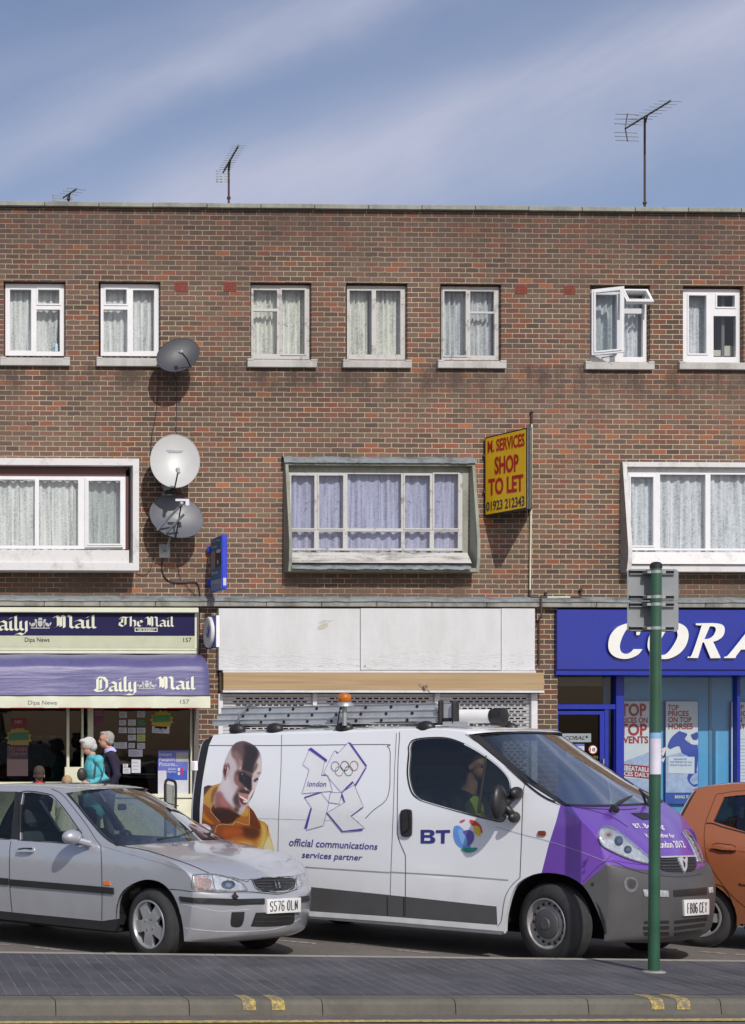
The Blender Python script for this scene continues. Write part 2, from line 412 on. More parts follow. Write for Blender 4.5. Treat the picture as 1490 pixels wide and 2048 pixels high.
def brick_mat(name, w=.2240, h=.0827, dark=1.0):
    t = MT(name); v0 = t.mp()
    nz = N(t.t, 'ShaderNodeTexNoise'); t.ln(v0, nz.inputs['Vector']); nz.inputs['Scale'].default_value = 9; nz.inputs['Detail'].default_value = 3
    sub = N(t.t, 'ShaderNodeVectorMath', operation='SUBTRACT'); t.ln(nz.outputs['Color'], sub.inputs[0]); sub.inputs[1].default_value = (.5, .5, .5)
    sc_ = N(t.t, 'ShaderNodeVectorMath', operation='SCALE'); t.ln(sub.outputs[0], sc_.inputs[0]); sc_.inputs['Scale'].default_value = .016
    ad = N(t.t, 'ShaderNodeVectorMath', operation='ADD'); t.ln(v0, ad.inputs[0]); t.ln(sc_.outputs[0], ad.inputs[1])
    sp = N(t.t, 'ShaderNodeSeparateXYZ'); t.ln(ad.outputs[0], sp.inputs[0])
    cb = N(t.t, 'ShaderNodeCombineXYZ'); t.ln(t.math('ADD', sp.outputs[0], sp.outputs[1]), cb.inputs[0]); t.ln(sp.outputs[2], cb.inputs[1])
    def bt(off):
        b = N(t.t, 'ShaderNodeTexBrick'); b.offset = .5; b.offset_frequency = 2; b.squash = 1
        mpp = t.mp(src=cb.outputs[0], loc=(off, 0, 0)); t.ln(mpp, b.inputs['Vector'])
        b.inputs['Scale'].default_value = 1; b.inputs['Brick Width'].default_value = w; b.inputs['Row Height'].default_value = h
        b.inputs['Mortar Size'].default_value = .0070; b.inputs['Mortar Smooth'].default_value = .2; b.inputs['Bias'].default_value = 0
        b.inputs['Color1'].default_value = (0, 0, 0, 1); b.inputs['Color2'].default_value = (1, 1, 1, 1); b.inputs['Mortar'].default_value = (.5, .5, .5, 1)
        return b
    b = bt(0); b2 = bt(w * 40)
    d = dark
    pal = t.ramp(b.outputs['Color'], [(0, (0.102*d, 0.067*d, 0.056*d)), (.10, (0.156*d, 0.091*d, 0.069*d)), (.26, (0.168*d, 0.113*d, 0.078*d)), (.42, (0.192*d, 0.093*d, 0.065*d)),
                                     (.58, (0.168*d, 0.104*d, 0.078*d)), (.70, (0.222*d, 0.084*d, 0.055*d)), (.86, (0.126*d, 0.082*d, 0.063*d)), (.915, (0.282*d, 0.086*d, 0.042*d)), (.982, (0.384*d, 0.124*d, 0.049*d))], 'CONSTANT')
    sm = t.noise(v0, 55, 4, .7)
    pal = t.mix(t.math('MULTIPLY', t.ramp(sm, [(.35, 0.0), (.7, 1.0)]), .60), pal, (.065*d, .05*d, .045*d), 'MIX')
    pal = t.mix(.85, pal, t.ramp(b2.outputs['Color'], [(0, .80), (1, 1.28)]), 'MULTIPLY')
    pal = t.mix(.20, pal, (.135, .105, .078))
    big = t.noise(v0, .35, 3, .5)
    pal = t.mix(.9, pal, t.ramp(big, [(.3, .74), (.7, 1.30)]), 'MULTIPLY')
    mort = t.mix(t.noise(v0, 3.5, 4), (.40, .345, .24), (.52, .45, .32))
    mort = t.mix(t.ramp(t.noise(v0, 1.1, 3), [(.42, 0.0), (.62, .5)]), mort, (.30, .25, .18))
    fac = b.outputs['Fac']
    col = t.mix(fac, pal, mort)
    # soot under the coping and streaks of weathering
    s2 = N(t.t, 'ShaderNodeSeparateXYZ'); t.ln(v0, s2.inputs[0])
    def rg(o_, a, b_):
        n = N(t.t, 'ShaderNodeMapRange'); n.interpolation_type = 'SMOOTHSTEP'; t.ln(o_, n.inputs[0]); n.inputs[1].default_value = a; n.inputs[2].default_value = b_; return n.outputs[0]
    st2 = t.noise(t.mp((1.0, 1, .35)), 2.6, 5, .65)
    # soot washed down under the upper sills, smeared mortar and soot under the bays
    m1 = t.math('MULTIPLY', t.math('MULTIPLY', rg(s2.outputs[2], 7.45, 7.95), rg(s2.outputs[2], 8.22, 8.12)), t.ramp(st2, [(.40, 0.0), (.62, .85)]))
    col = t.mix(m1, col, (.075, .055, .045))
    m2 = t.math('MULTIPLY', t.math('MULTIPLY', rg(s2.outputs[2], 4.25, 4.35), rg(s2.outputs[2], 4.85, 4.62)), t.ramp(t.noise(t.mp(), .9, 4, .6), [(.38, 0.1), (.56, .8)]))
    bx_ = t.math('ADD', t.math('ADD', rg(s2.outputs[0], -3.8, -4.1), t.math('MULTIPLY', rg(s2.outputs[0], -1.6, -1.35), rg(s2.outputs[0], 1.75, 1.5))), rg(s2.outputs[0], 3.9, 4.2))
    col = t.mix(t.math('MULTIPLY', m2, bx_), col, (.13, .092, .068))
    m3 = t.math('MULTIPLY', rg(s2.outputs[2], 6.2, 7.6), t.ramp(t.noise(v0, .7, 5, .6), [(.42, 0.0), (.68, .40)]))
    col = t.mix(m3, col, (.085, .062, .052))
    sn_ = t.noise(t.mp((1, 1, .12)), 3.0, 4)
    gr = t.math('MULTIPLY', t.ramp(s2.outputs[2], [(0, 0), (1, 1)]), 1)
    top = N(t.t, 'ShaderNodeMapRange'); t.ln(s2.outputs[2], top.inputs[0]); top.inputs[1].default_value = 9.3; top.inputs[2].default_value = 10.8; top.inputs[3].default_value = 0; top.inputs[4].default_value = .75
    ss = t.math('MULTIPLY', top.outputs[0], t.math('ADD', sn_, .25))
    col = t.mix(ss, col, (.05, .036, .034))
    t.set(col=col, rough=.88, spec=.25)
    hgt = t.math('ADD', t.math('MULTIPLY', fac, -1.0), t.math('MULTIPLY', sm, .35))
    t.bump(hgt, .75, .012)
    return t.m

def glass_mat(name, tint=(.75, .80, .80), refl=.06, rough=.02, f90=.9, spec_col=(1,1,1)):
    m = bpy.data.materials.new(name); m.use_nodes = True; t = m.node_tree; t.nodes.clear()
    o = N(t, 'ShaderNodeOutputMaterial'); mx = N(t, 'ShaderNodeMixShader'); tr = N(t, 'ShaderNodeBsdfTransparent'); gl = N(t, 'ShaderNodeBsdfGlossy')
    tr.inputs[0].default_value = tint + (1,); gl.inputs['Roughness'].default_value = rough; gl.inputs['Color'].default_value = spec_col + (1,)
    fr = N(t, 'ShaderNodeLayerWeight'); fr.inputs['Blend'].default_value = .5
    mr = N(t, 'ShaderNodeMapRange'); t.links.new(fr.outputs['Facing'], mr.inputs[0]); mr.interpolation_type = 'SMOOTHSTEP'
    mr.inputs[1].default_value = .3; mr.inputs[2].default_value = 1; mr.inputs[3].default_value = refl; mr.inputs[4].default_value = f90
    tcn = N(t, 'ShaderNodeTexCoord'); nz = N(t, 'ShaderNodeTexNoise'); nz.inputs['Scale'].default_value = 2.2; t.links.new(tcn.outputs['Object'], nz.inputs['Vector'])
    bp = N(t, 'ShaderNodeBump'); bp.inputs['Strength'].default_value = .05; bp.inputs['Distance'].default_value = .02; t.links.new(nz.outputs['Fac'], bp.inputs['Height']); t.links.new(bp.outputs[0], gl.inputs['Normal'])
    t.links.new(mr.outputs[0], mx.inputs[0]); t.links.new(tr.outputs[0], mx.inputs[1]); t.links.new(gl.outputs[0], mx.inputs[2]); t.links.new(mx.outputs[0], o.inputs[0])
    return m

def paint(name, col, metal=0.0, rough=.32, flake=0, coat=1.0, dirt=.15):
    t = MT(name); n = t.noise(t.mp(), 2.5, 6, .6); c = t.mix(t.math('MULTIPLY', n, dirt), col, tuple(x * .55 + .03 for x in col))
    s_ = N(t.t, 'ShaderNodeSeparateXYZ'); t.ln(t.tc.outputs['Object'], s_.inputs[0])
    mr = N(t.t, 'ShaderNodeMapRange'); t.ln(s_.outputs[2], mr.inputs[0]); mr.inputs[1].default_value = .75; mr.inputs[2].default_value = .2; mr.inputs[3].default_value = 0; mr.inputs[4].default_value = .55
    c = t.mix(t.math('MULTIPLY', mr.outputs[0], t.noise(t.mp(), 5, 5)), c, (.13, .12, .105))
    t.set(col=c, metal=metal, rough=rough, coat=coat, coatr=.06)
    if flake: t.bump(t.noise(t.mp(), 900, 1), .06, .001)
    return t.m

def lace_mat(name, base=(.62, .63, .62), dens=.8, scale=9):
    t = MT(name); v = t.mp((1, 0, 1)); w_ = t.noise(t.mp((1, 0, .045)), scale * 1.6, 4, .6); f = t.noise(v, scale * 1.6, 6, .75, 2.5); g = t.noise(v, scale * 9, 2, .6)
    pat = t.math('ADD', t.math('MULTIPLY', t.ramp(f, [(.42, 0.0), (.56, 1.0)]), .45), t.math('MULTIPLY', t.ramp(w_, [(.34, 0.0), (.60, 1.0)]), .60))
    t.set(col=t.mix(pat, tuple(c * .66 for c in base), tuple(min(1, c * 1.10) for c in base)), rough=.9, spec=.1, alpha=t.ramp(t.math('ADD', pat, t.math('MULTIPLY', g, .2)), [(.2, dens - .25), (.8, dens + .15)]))
    return t.m

def stain(name, col, col2, scale=2.0, rough=.8, streak=(1, 1, .25), cut=(.45, .65), bump=.3, bsc=60):
    t = MT(name); n = t.noise(t.mp(streak), scale, 7, .65, .4); n2_ = t.noise(t.mp(), scale * 9, 4, .6)
    f = t.ramp(t.math('ADD', t.math('MULTIPLY', n, .75), t.math('MULTIPLY', n2_, .25)), [(cut[0], 0.0), (cut[1], 1.0)])
    t.set(col=t.mix(f, col, col2), rough=rough, spec=.3); t.bump(t.noise(t.mp(), bsc, 5), bump, .006); return t.m

m_brick = brick_mat('brick_wall_material')
m_conc = stain('weathered concrete', (.30, .295, .26), (.13, .125, .115), 2.5, .9)
m_sill = stain('sill concrete', (.47, .465, .44), (.33, .325, .30), 3, .9)
m_cope = stain('coping concrete', (.30, .31, .27), (.17, .18, .155), 1.5, .9)
m_upvc = plain('white upvc', (.72, .73, .74), .3, var=.04, scale=3)
m_oldpaint = stain('flaking white paint', (.50, .50, .48), (.24, .22, .21), 6, .6, (1, 1, 1), (.54, .64), .6, 90)
m_paintw = stain('old white gloss', (.62, .62, .61), (.38, .37, .35), 4, .5, (1, 1, 1), (.52, .70), .3, 50)
m_greenwood = stain('algae green painted wood', (.30, .31, .26), (.17, .18, .14), 4, .7, (1, 1, .3))
m_lead = stain('lead flashing', (.20, .23, .24), (.08, .085, .085), 7, .55, (.5, 1, 1))
m_brown = plain('brown stained wood', (.085, .04, .032), .5)
m_dark = plain('dark interior', (.012, .012, .013), .8)
m_room = plain('room wall', (.16, .16, .155), .9)
m_black = plain('black plastic', (.018, .018, .019), .45)
m_rub = plain('black rubber', (.022, .022, .022), .7)
m_glassw = glass_mat('window glass', (.80, .83, .83), .05)
m_glassd = glass_mat('shop glass', (.17, .17, .17), .025)
m_glassc = glass_mat('car glass', (.42, .50, .47), .07)
m_gloss_dark = glass_mat('tinted rear glass', (.22, .25, .24), .07)
m_lace = lace_mat('net curtain', (.78, .79, .77), .9, 12)
m_laceb = lace_mat('warm net curtain', (.74, .74, .67), .9, 9)
m_lacec = lace_mat('cool net curtain', (.66, .68, .69), .8, 13)
m_lace2 = lace_mat('lilac net curtain', (.50, .50, .68), .9, 14)
m_lace3 = lace_mat('pleated net curtain', (.74, .76, .80), .9, 8)
m_chrome = plain('chrome', (.75, .75, .76), .12, 1.0, var=.05)
m_alu = plain('aluminium', (.52, .54, .56), .42, .45, var=.10, scale=10)
m_steel = plain('galvanised steel', (.38, .40, .40), .5, .6, var=.15, scale=14)
m_white = plain('matt white', (.78, .78, .77), .6, var=.05)
m_cream = plain('cream painted frame', (.66, .66, .50), .4, var=.08)
m_red = plain('red paint', (.45, .02, .02), .5)
m_rust = plain('rusty brown iron', (.075, .045, .04), .8, var=.3, scale=20)

# ================================================================== GROUND
def asphalt(name, col, col2, sc=1.0):
    t = MT(name); v = t.mp(); big = t.noise(v, .5 * sc, 5, .6); fine = t.noise(v, 160, 3, .7); mid = t.noise(v, 14, 4)
    c = t.mix(t.ramp(big, [(.35, 0.0), (.65, 1.0)]), col, col2)
    c = t.mix(.9, c, t.ramp(fine, [(.25, .55), (.75, 1.5)]), 'MULTIPLY')
    c = t.mix(.5, c, t.ramp(mid, [(.3, .8), (.7, 1.2)]), 'MULTIPLY')
    t.set(col=c, rough=.9, spec=.25); t.bump(fine, .5, .006); return t.m
m_asph = asphalt('road asphalt', (.115, .105, .095), (.145, .132, .120))
m_asph2 = asphalt('parking asphalt', (.12, .11, .10), (.17, .155, .14))
def sheet(name, pts, mat, kind='structure'):
    o = mk(name, pts, [tuple(range(len(pts)))], mat); return tag(o, kind=kind)
sheet('ground', [(-900,-900,-.03),(900,-900,-.03),(900,900,-.03),(-900,900,-.03)], asphalt('far ground', (.10,.10,.09), (.12,.12,.10)))
# island (raised strip of dark setts between the road and the parking bays)
IZ = .10
pf0, pf1 = onZ(0, 1991, IZ), onZ(1490, 1988.5, IZ)      # sett / kerb boundary, front
pb0, pb1 = onZ(0, 1906, IZ), onZ(1490, 1923.5, IZ)        # sett / kerb boundary, back
e1 = (pf1 - pf0).normalized(); e1b = (pb1 - pb0).normalized()
e2 = Vector((-e1.y, e1.x, 0)); e2b = Vector((-e1b.y, e1b.x, 0))
def onl(p, e, x): return p + e * ((x - p.x) / e.x)
XL, XR = -22, 11
f0, f1 = onl(pf0, e1, XL), onl(pf0, e1, XR); b0, b1 = onl(pb0, e1b, XL), onl(pb0, e1b, XR)
t = MT('dark slate setts'); v = t.mp(rot=(0, 0, R(-85)))
def setts(off):
    b = N(t.t, 'ShaderNodeTexBrick'); b.offset = .5; t.ln(v, b.inputs['Vector'])
    b.inputs['Scale'].default_value = 1; b.inputs['Brick Width'].default_value = .62; b.inputs['Row Height'].default_value = .100
    b.inputs['Mortar Size'].default_value = .0036; b.inputs['Mortar Smooth'].default_value = .3
    b.inputs['Color1'].default_value = (0, 0, 0, 1); b.inputs['Color2'].default_value = (1, 1, 1, 1); return b
sb = setts(0)
base = t.ramp(sb.outputs['Color'], [(0, (.060, .061, .070)), (.5, (.070, .070, .080)), (1, (.080, .079, .088))])
base = t.mix(.8, base, t.ramp(t.noise(t.mp(), 1.3, 6, .65), [(.3, .62), (.7, 1.45)]), 'MULTIPLY')
base = t.mix(.7, base, t.ramp(t.noise(t.mp(), 130, 3), [(.3, .75), (.7, 1.3)]), 'MULTIPLY')
spots = t.ramp(t.noise(t.mp(), 26, 2, .4), [(.70, 0.0), (.74, .55)])
base = t.mix(spots, base, (.20, .20, .20))
base = t.mix(t.math('MULTIPLY', sb.outputs['Fac'], t.ramp(t.noise(t.mp(), 2.0, 3), [(.35, .15), (.6, .9)])), base, (.22, .20, .165))
t.set(col=base, rough=.75, spec=.35); t.bump(t.math('MULTIPLY', sb.outputs['Fac'], -1.0), .5, .006); m_sett = t.m
sheet('road', [(-200,-200,-.004),(200,-200,-.004),(200,-6.4,-.004),(-200,-6.4,-.004)], m_asph)
# parking bays are a slightly lighter, patched asphalt sheet
k0, k1 = b0 + e2b*.15, b1 + e2b*.15; k2, k3 = b0 + e2b*.40, b1 + e2b*.40
tag(mk('parking_area', [(k0.x,k0.y,.080),(k1.x,k1.y,.080),(k3.x,k3.y,.0),(k2.x,k2.y,.0),(11,-6.45,0),(-22,-6.45,0)], [(0,1,2,3),(3,2,4,5)], m_asph2), kind='structure')
sheet('paved_island', [f0, f1, b1, b0], m_sett)
m_kerb = stain('kerb stone', (.138, .130, .110), (.088, .082, .068), 2.2, .85, (1, 1, 1), (.4, .7), .35, 70)
m_kerb2 = stain('back kerb stone', (.33, .305, .26), (.24, .22, .185), 2.2, .85, (1, 1, 1), (.4, .7), .35, 70)
kb = MB(); x_j = X(112, pf0.y, 2000); 
def kstone(mb, a, ln, e, n, w, z1, sgn):
    # a: back-top line point; stone goes from the sett boundary outwards by w ; rounded outer edge
    prof = [(0, z1 - .002), (w - .035, z1 - .002), (w - .012, z1 - .012), (w, z1 - .034), (w + .012, -.02), (0, -.02)]
    g = .0028
    A = [a + e * g + n * p[0] * sgn + Vector((0, 0, p[1] - a.z)) for p in prof]
    B = [a + e * (ln - g) + n * p[0] * sgn + Vector((0, 0, p[1] - a.z)) for p in prof]
    mb.add(A + B, [tuple(range(6)), tuple(range(11, 5, -1))] + [(i, i + 6, (i + 1) % 6 + 6, (i + 1) % 6) for i in range(6)], 0)
P112 = onZ(112, 2000, IZ); s = onl(pf0, e1, P112.x)
for k in range(-15, 21): kstone(kb, s + e1 * (.915 * k), .915, e1, e2, .235, IZ, -1)
tag(kb.build('kerb', m_kerb), kind='structure')
kb = MB(); s = onl(pb0, e1b, -3)
for k in range(-19, 15): kstone(kb, s + e1b * (.915 * k), .915, e1b, e2b, .17, IZ, 1)
tag(kb.build('kerb', m_kerb2), kind='structure')
# far pavement by the shops
m_pave = stain('pavement slabs', (.26, .25, .23), (.18, .175, .16), 1.5, .9)
pm = MB(); pm.add([(-26,-6.5,.0),(22,-6.5,.0),(22,-6.5,.12),(-26,-6.5,.12),(22,.3,.20),(-26,.3,.20)], [(0,1,2,3),(3,2,4,5)])
tag(pm.build('pavement', m_pave), kind='structure')
# road markings
t = MT('worn yellow road paint'); n_ = t.noise(t.mp(), 22, 6, .7)
t.set(col=t.mix(t.ramp(n_, [(.44, 0.0), (.60, .8)]), (.52, .40, .13), (.16, .14, .10)), rough=.8); m_yel = t.m
def gline(name, a, b, w, z, mat):
    A, B_ = onZ(*a, z), onZ(*b, z); d = (B_ - A).normalized(); n = Vector((-d.y, d.x, 0)) * w / 2
    return sheet(name, [A - n, B_ - n, B_ + n, A + n], mat)
A, B_ = onZ(0, 2044.5, .004), onZ(1490, 2039, .004); d = (B_ - A).normalized()
n = Vector((-d.y, d.x, 0)) * .05
sheet('yellow_line', [A - d*12 - n, B_ + d*12 - n, B_ + d*12 + n, A - d*12 + n], m_yel)
t = MT('worn white road paint'); n_ = t.noise(t.mp(), 18, 6, .7)
t.set(col=t.mix(t.ramp(n_, [(.42, 0.0), (.58, .9)]), (.45, .44, .41), (.16, .145, .13)), rough=.8); m_wl = t.m
for a, b in (((69,1894),(122,1900)), ((545,1879),(632,1887)), ((700,1886),(760,1891)), ((786,1899),(858,1906)), ((1321,1895),(1351,1898.5)), ((1400,1903),(1452,1907)), ((1470,1908),(1530,1913)), ((-60,1884),(20,1890))):
    gline('white_line', a, b, .06, .004, m_wl)
# yellow loading ticks on the kerb (top and face)
t = MT('flaked yellow kerb paint'); n_ = t.noise(t.mp(), 30, 6, .75)
t.set(col=t.mix(t.ramp(n_, [(.40, 0.0), (.54, .95)]), (.48, .35, .06), (.135, .127, .108)), rough=.8); m_tick = t.m
for x0, x1 in ((485, 511), (543, 569), (1305, 1331), (1357, 1384)):
    a = onZ(x0, 1999, IZ).x; b = onZ(x1, 1999, IZ).x
    prof = [(0.0, IZ + .001), (.200, IZ + .001), (.224, IZ - .009), (.238, IZ - .032), (.244, IZ - .070)]
    A = onl(pf0, e1, a); B_ = onl(pf0, e1, b)
    rows = [[A - e2 * (p + .001) + Vector((0, 0, z - A.z)), B_ - e2 * (p + .001) + Vector((0, 0, z - B_.z))] for p, z in prof]
    tag(MB().loft(rows).build('kerb_mark', m_tick), kind='structure')

# ================================================================== THE TERRACE
bld = thing('terrace_building', 'three storey brown brick parade with shops below and flats above', 'building', (0, 0, 0))
def cells(rect, holes):
    x0, x1, z0, z1 = rect
    xs = sorted({x0, x1} | {min(max(h[i], x0), x1) for h in holes for i in (0, 1)}); zs = sorted({z0, z1} | {min(max(h[i], z0), z1) for h in holes for i in (2, 3)})
    solid = {}
    for i in range(len(xs) - 1):
        for j in range(len(zs) - 1):
            cx, cz = (xs[i] + xs[i+1]) / 2, (zs[j] + zs[j+1]) / 2
            solid[i, j] = not any(h[0] < cx < h[1] and h[2] < cz < h[3] for h in holes)
    return xs, zs, solid
def plate(mb, rect, holes, ya, yb, m=0, mr=None):
    xs, zs, S_ = cells(rect, holes); mr = m if mr is None else mr
    for (i, j), s_ in S_.items():
        if not s_: continue
        a, b, c, d = xs[i], xs[i+1], zs[j], zs[j+1]
        mb.add([(a,ya,c),(b,ya,c),(b,ya,d),(a,ya,d)], [(0,1,2,3)], m); mb.add([(a,yb,c),(b,yb,c),(b,yb,d),(a,yb,d)], [(3,2,1,0)], m)
        if not S_.get((i-1, j)): mb.add([(a,ya,c),(a,yb,c),(a,yb,d),(a,ya,d)], [(3,2,1,0)], mr)
        if not S_.get((i+1, j)): mb.add([(b,ya,c),(b,yb,c),(b,yb,d),(b,ya,d)], [(0,1,2,3)], mr)
        if not S_.get((i, j-1)): mb.add([(a,ya,c),(b,ya,c),(b,yb,c),(a,yb,c)], [(3,2,1,0)], mr)
        if not S_.get((i, j+1)): mb.add([(a,ya,d),(b,ya,d),(b,yb,d),(a,yb,d)], [(0,1,2,3)], mr)
def prect(x0, y0, x1, y1, Y=0.0):
    ym = (y0 + y1) / 2; xm = (x0 + x1) / 2
    return (onY(x0, ym, Y).x, onY(x1, ym, Y).x, onY(xm, y1, Y).z, onY(xm, y0, Y).z)
ops = [(7,562.5,131,715), (197,563,321,716), (501,565,623,718), (692,566,815,719), (880.5,568,1002.5,720), (1180,570,1300,724), (1366,571,1487,726)]
bays = [(-115, 934, 258, 1136), (577, 930, 938, 1138), (1252, 936, 1642, 1136)]
holes = [prect(*o) for o in ops] + [prect(*o) for o in bays]
ZS = Z(1208); ZT = Z(420)
w = MB(); plate(w, (-9.5, 9.5, ZS, ZT + .05), holes, 0, .24)
w.build('brick_wall', m_brick, bld)
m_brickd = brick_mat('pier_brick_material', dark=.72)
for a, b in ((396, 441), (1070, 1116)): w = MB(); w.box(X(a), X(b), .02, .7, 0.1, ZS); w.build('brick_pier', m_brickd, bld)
w = MB(); w.box(-9.5, 9.5, 8, 8.24, 0, ZT); w.box(-9.5, -9.26, .24, 8, 0, ZT - .3); w.box(9.26, 9.5, .24, 8, 0, ZT - .3)
w.build('side_wall', m_brick, bld)
w = MB(); w.box(-9.26, 9.26, .24, 8, ZT - .55, ZT - .30); w.build('roof', m_conc, bld)
w = MB()
for z in (4.15, 6.9): w.box(-9.26, 9.26, .24, 8, z, z + .15)
w.box(-9.26, 9.26, 2.4, 2.5, .2, ZT - .6); w.build('interior_wall', m_room, bld)
w = MB()
for k in range(7): w.box(-9.0 + k * 3.0, -8.95 + k * 3.0, .24, 2.4, 4.3, ZT - .6)
w.build('interior_wall', m_room, bld)
# coping: slabs with joints
w = MB(); js = [-9.6] + [X(p, -.05, 412) for p in (-205, -98, 88, 196.5, 306, 415)] ; 
xs = [-9.6]; x = X(89, -.05, 412)
while x > -9.4: x -= .89
while x < 9.6: xs.append(x); x += .89
xs.append(9.6)
for i, (a, b) in enumerate(zip(xs, xs[1:])): 
    if b - a > .02:
        dz = rnd.uniform(-.004, .004)
        w.bbox(a + .005, b - .005, -.075, .30, Z(417.6, -.075) + dz, Z(408.5, -.075) + dz, .006)
w.build('coping', m_cope, bld)
# string course with lead dressed over it
w = MB(); xs = [-9.5]; x = X(533, -.1)
while x > -9.3: x -= .914
while x < 9.5: xs.append(x); x += .914
xs.append(9.5)
for a, b in zip(xs, xs[1:]):
    if b - a > .02: w.bbox(a + .004, b - .004, -.10, .05, Z(1213.5, -.10), Z(1201, -.10), .008)
w.build('string_course', m_conc, bld)
w = MB(); rr = []
for i in range(140):
    x = -9.5 + 19 * i / 139; j = rnd.uniform(-.006, .006)
    rr.append([Vector((x, -.004, Z(1193) + j)), Vector((x, -.06, Z(1196.5) + j * .6)), Vector((x, -.112, Z(1199.5, -.1) + j * .4)), Vector((x, -.118, Z(1203.5, -.1) + j))])
w.loft(rr); w.build('lead_flashing', m_lead, bld, smooth=True)

def curtain(parent, x0, x1, z0, z1, Y, mat, amp=.018, waves=14, gather=0.0, name='curtain'):
    mb = MB(); nx = int(max(16, (x1 - x0) * 60)); rows = []
    ph = rnd.uniform(0, 6)
    for j in range(5):
        tz = j / 4; z = z0 + (z1 - z0) * tz; row = []
        for i in range(nx + 1):
            tx = i / nx; x = x0 + (x1 - x0) * tx - gather * (1 - tz) ** 1.5 * tx * (x1 - x0)
            y = Y + amp * math.sin(tx * waves * 2 * math.pi + ph + .5 * math.sin(tx * 9 + j * .4)) * (1 - .25 * tz) + amp * .5 * math.sin(tx * waves * 4.7 + 1.3)
            row.append(Vector((x, y, z)))
        rows.append(row)
    mb.loft(rows); return mb.build(name, mat, parent, smooth=True)
def window(fr, panes, Y, mat, cmat, sill=None, sash=(), depth=.07, cur=True, glass=None, gather=None, waves=9, sashb=3.0):
    mb = MB(); holes = [prect(*p, Y) for p in panes]; r = prect(*fr, Y); plate(mb, r, holes, Y, Y + depth)
    for s_ in sash:      # raised sash frames round the opening lights
        p = panes[s_]; q = prect(p[0]-sashb, p[1]-sashb, p[2]+sashb, p[3]+sashb, Y); plate(mb, q, [prect(*p, Y)], Y - .012, Y - .0005)
    o = mb.build('window', mat, bld)
    bv = o.modifiers.new('b', 'BEVEL'); bv.width = .004; bv.segments = 1; bv.limit_method = 'ANGLE'
    for p in panes:
        a, b, c, d = prect(*p, Y); mk('pane', [(a,Y+.03,c),(b,Y+.03,c),(b,Y+.03,d),(a,Y+.03,d)], [(0,1,2,3)], glass or m_glassw, o)
    if cur: curtain(o, r[0] + .03, r[1] - .03, r[2] + .02, r[3] - .05, Y + .17, cmat, waves=waves, gather=gather or 0, amp=.03 if waves > 9 else .018)
    if sill:
        a, b, c, d = prect(*sill, -.06); s_ = MB(); ex = .05
        s_.bbox(a, b, -.07, .12, c, d - .035, .006); s_.bbox(a + .10, b - .10, -.05, .13, d - .034, d - .012, .004)
        for u0, u1 in ((a, a + .10), (b - .10, b)): s_.bbox(u0, u1, -.07, .0, d - .034, d, .004)
        s_.build('sill', m_sill, o)
    return o
Y1 = .10
m_recess = plain('maroon frame paint', (.10, .035, .032), .5)
def recess(op, o):
    # dark painted sub-frame between brick and window
    a, b, c, d = prect(*op); mb = MB(); plate(mb, (a, b, c, d), [(a + .035, b - .035, c + .03, d - .03)], .115, .19); mb.build('sub_frame', m_recess, o)
w1 = window((10.7,568,129.6,711.5), [(20,579,62.5,701),(76,579.5,118.5,607.5),(73,619,120,703)], Y1, m_upvc, m_lace, (0,713.5,140,731), sash=(1,), gather=.1); recess(ops[0], w1)
w2 = window((201.5,568.5,320,712), [(211,579,253,608),(207,619,255,704),(266,580,308.5,702)], Y1, m_upvc, m_lace, (193,714,333,732.5), sash=(0,)); recess(ops[1], w2)
w3 = window((502.5,570.5,620.6,718), [(507,580,554,617),(507,622.5,554,708),(563,580,609,708)], .09, m_oldpaint, m_laceb, (495,717.5,634,734.5), sash=(2,), waves=13, depth=.05)
w4 = window((694,572,811.6,719), [(699,581,743.5,709),(752,581,801,709)], .09, m_oldpaint, m_laceb, (686,719,823.5,735.5), sash=(), waves=13, depth=.05)
w5 = window((883,573.5,1000,720), [(888,582.5,931,711),(940.5,582.5,988,623),(940.5,627,989,711)], .09, m_oldpaint, m_lacec, (876,720,1013,736.5), sash=(0,), waves=12, depth=.05)
w7 = window((1366,578.5,1483.5,726), [(1377,591,1412,707),(1433.5,591,1469,614),(1427,632,1472,714)], Y1, m_upvc, m_lace3, (1359,723,1510,739), sash=(0,1), cur=False); recess(ops[6], w7)
curtain(w7, X(1374, .3, 650), X(1404, .3, 650), Z(712, .3), Z(590, .3), .28, m_lace3, waves=6)
w6 = window((1180.5,579,1295,725), [(1188,589,1234,710),(1243,589,1288,617),(1245,627,1286,714)], Y1, m_upvc, m_lace3, (1171,722.5,1309,739), cur=True, waves=10); recess(ops[5], w6)
for k in (0,): pass
# window handles / stays
hm = MB()
for (x, y, sx) in ((571, 650, -1), (733, 647, 1), (925, 651, 1)):
    p = onY(x, y, .08); hm.tube([p + Vector((-.035*sx, 0, -.03)), p, p + Vector((.03*sx, 0, .012))], .006, 6)
hm.build('window_handle', m_lead, bld)
# open lights of w6: remove their panes by swinging sashes out
def sashframe(name, w_, h_, parent, mat4, b=.062, glass=True):
    mb = MB(); plate(mb, (0, w_, -h_, 0), [(b, w_ - b, -h_ + b, -b)], -.03, .03); plate(mb, (b*.55, w_ - b*.55, -h_ + b*.55, -b*.55), [(b, w_ - b, -h_ + b, -b)], -.042, -.0305)
    mb.xf(mat4); o = mb.build(name, m_upvc, parent)
    g = MB().add([(b,0,-h_+b),(w_-b,0,-h_+b),(w_-b,0,-b),(b,0,-b)], [(0,1,2,3)]); g.xf(mat4); g.build('pane', m_glassw, o); return o
a, b, c, d = prect(1180.5, 581, 1238, 712, Y1 - .02)
sashframe('casement', b - a, d - c, bld, Matrix.Translation((a + .01, Y1 - .05, d)) @ Matrix.Rotation(R(-29), 4, 'Z'))
a, b, c, d = prect(1238, 582, 1292, 621, Y1 - .02)
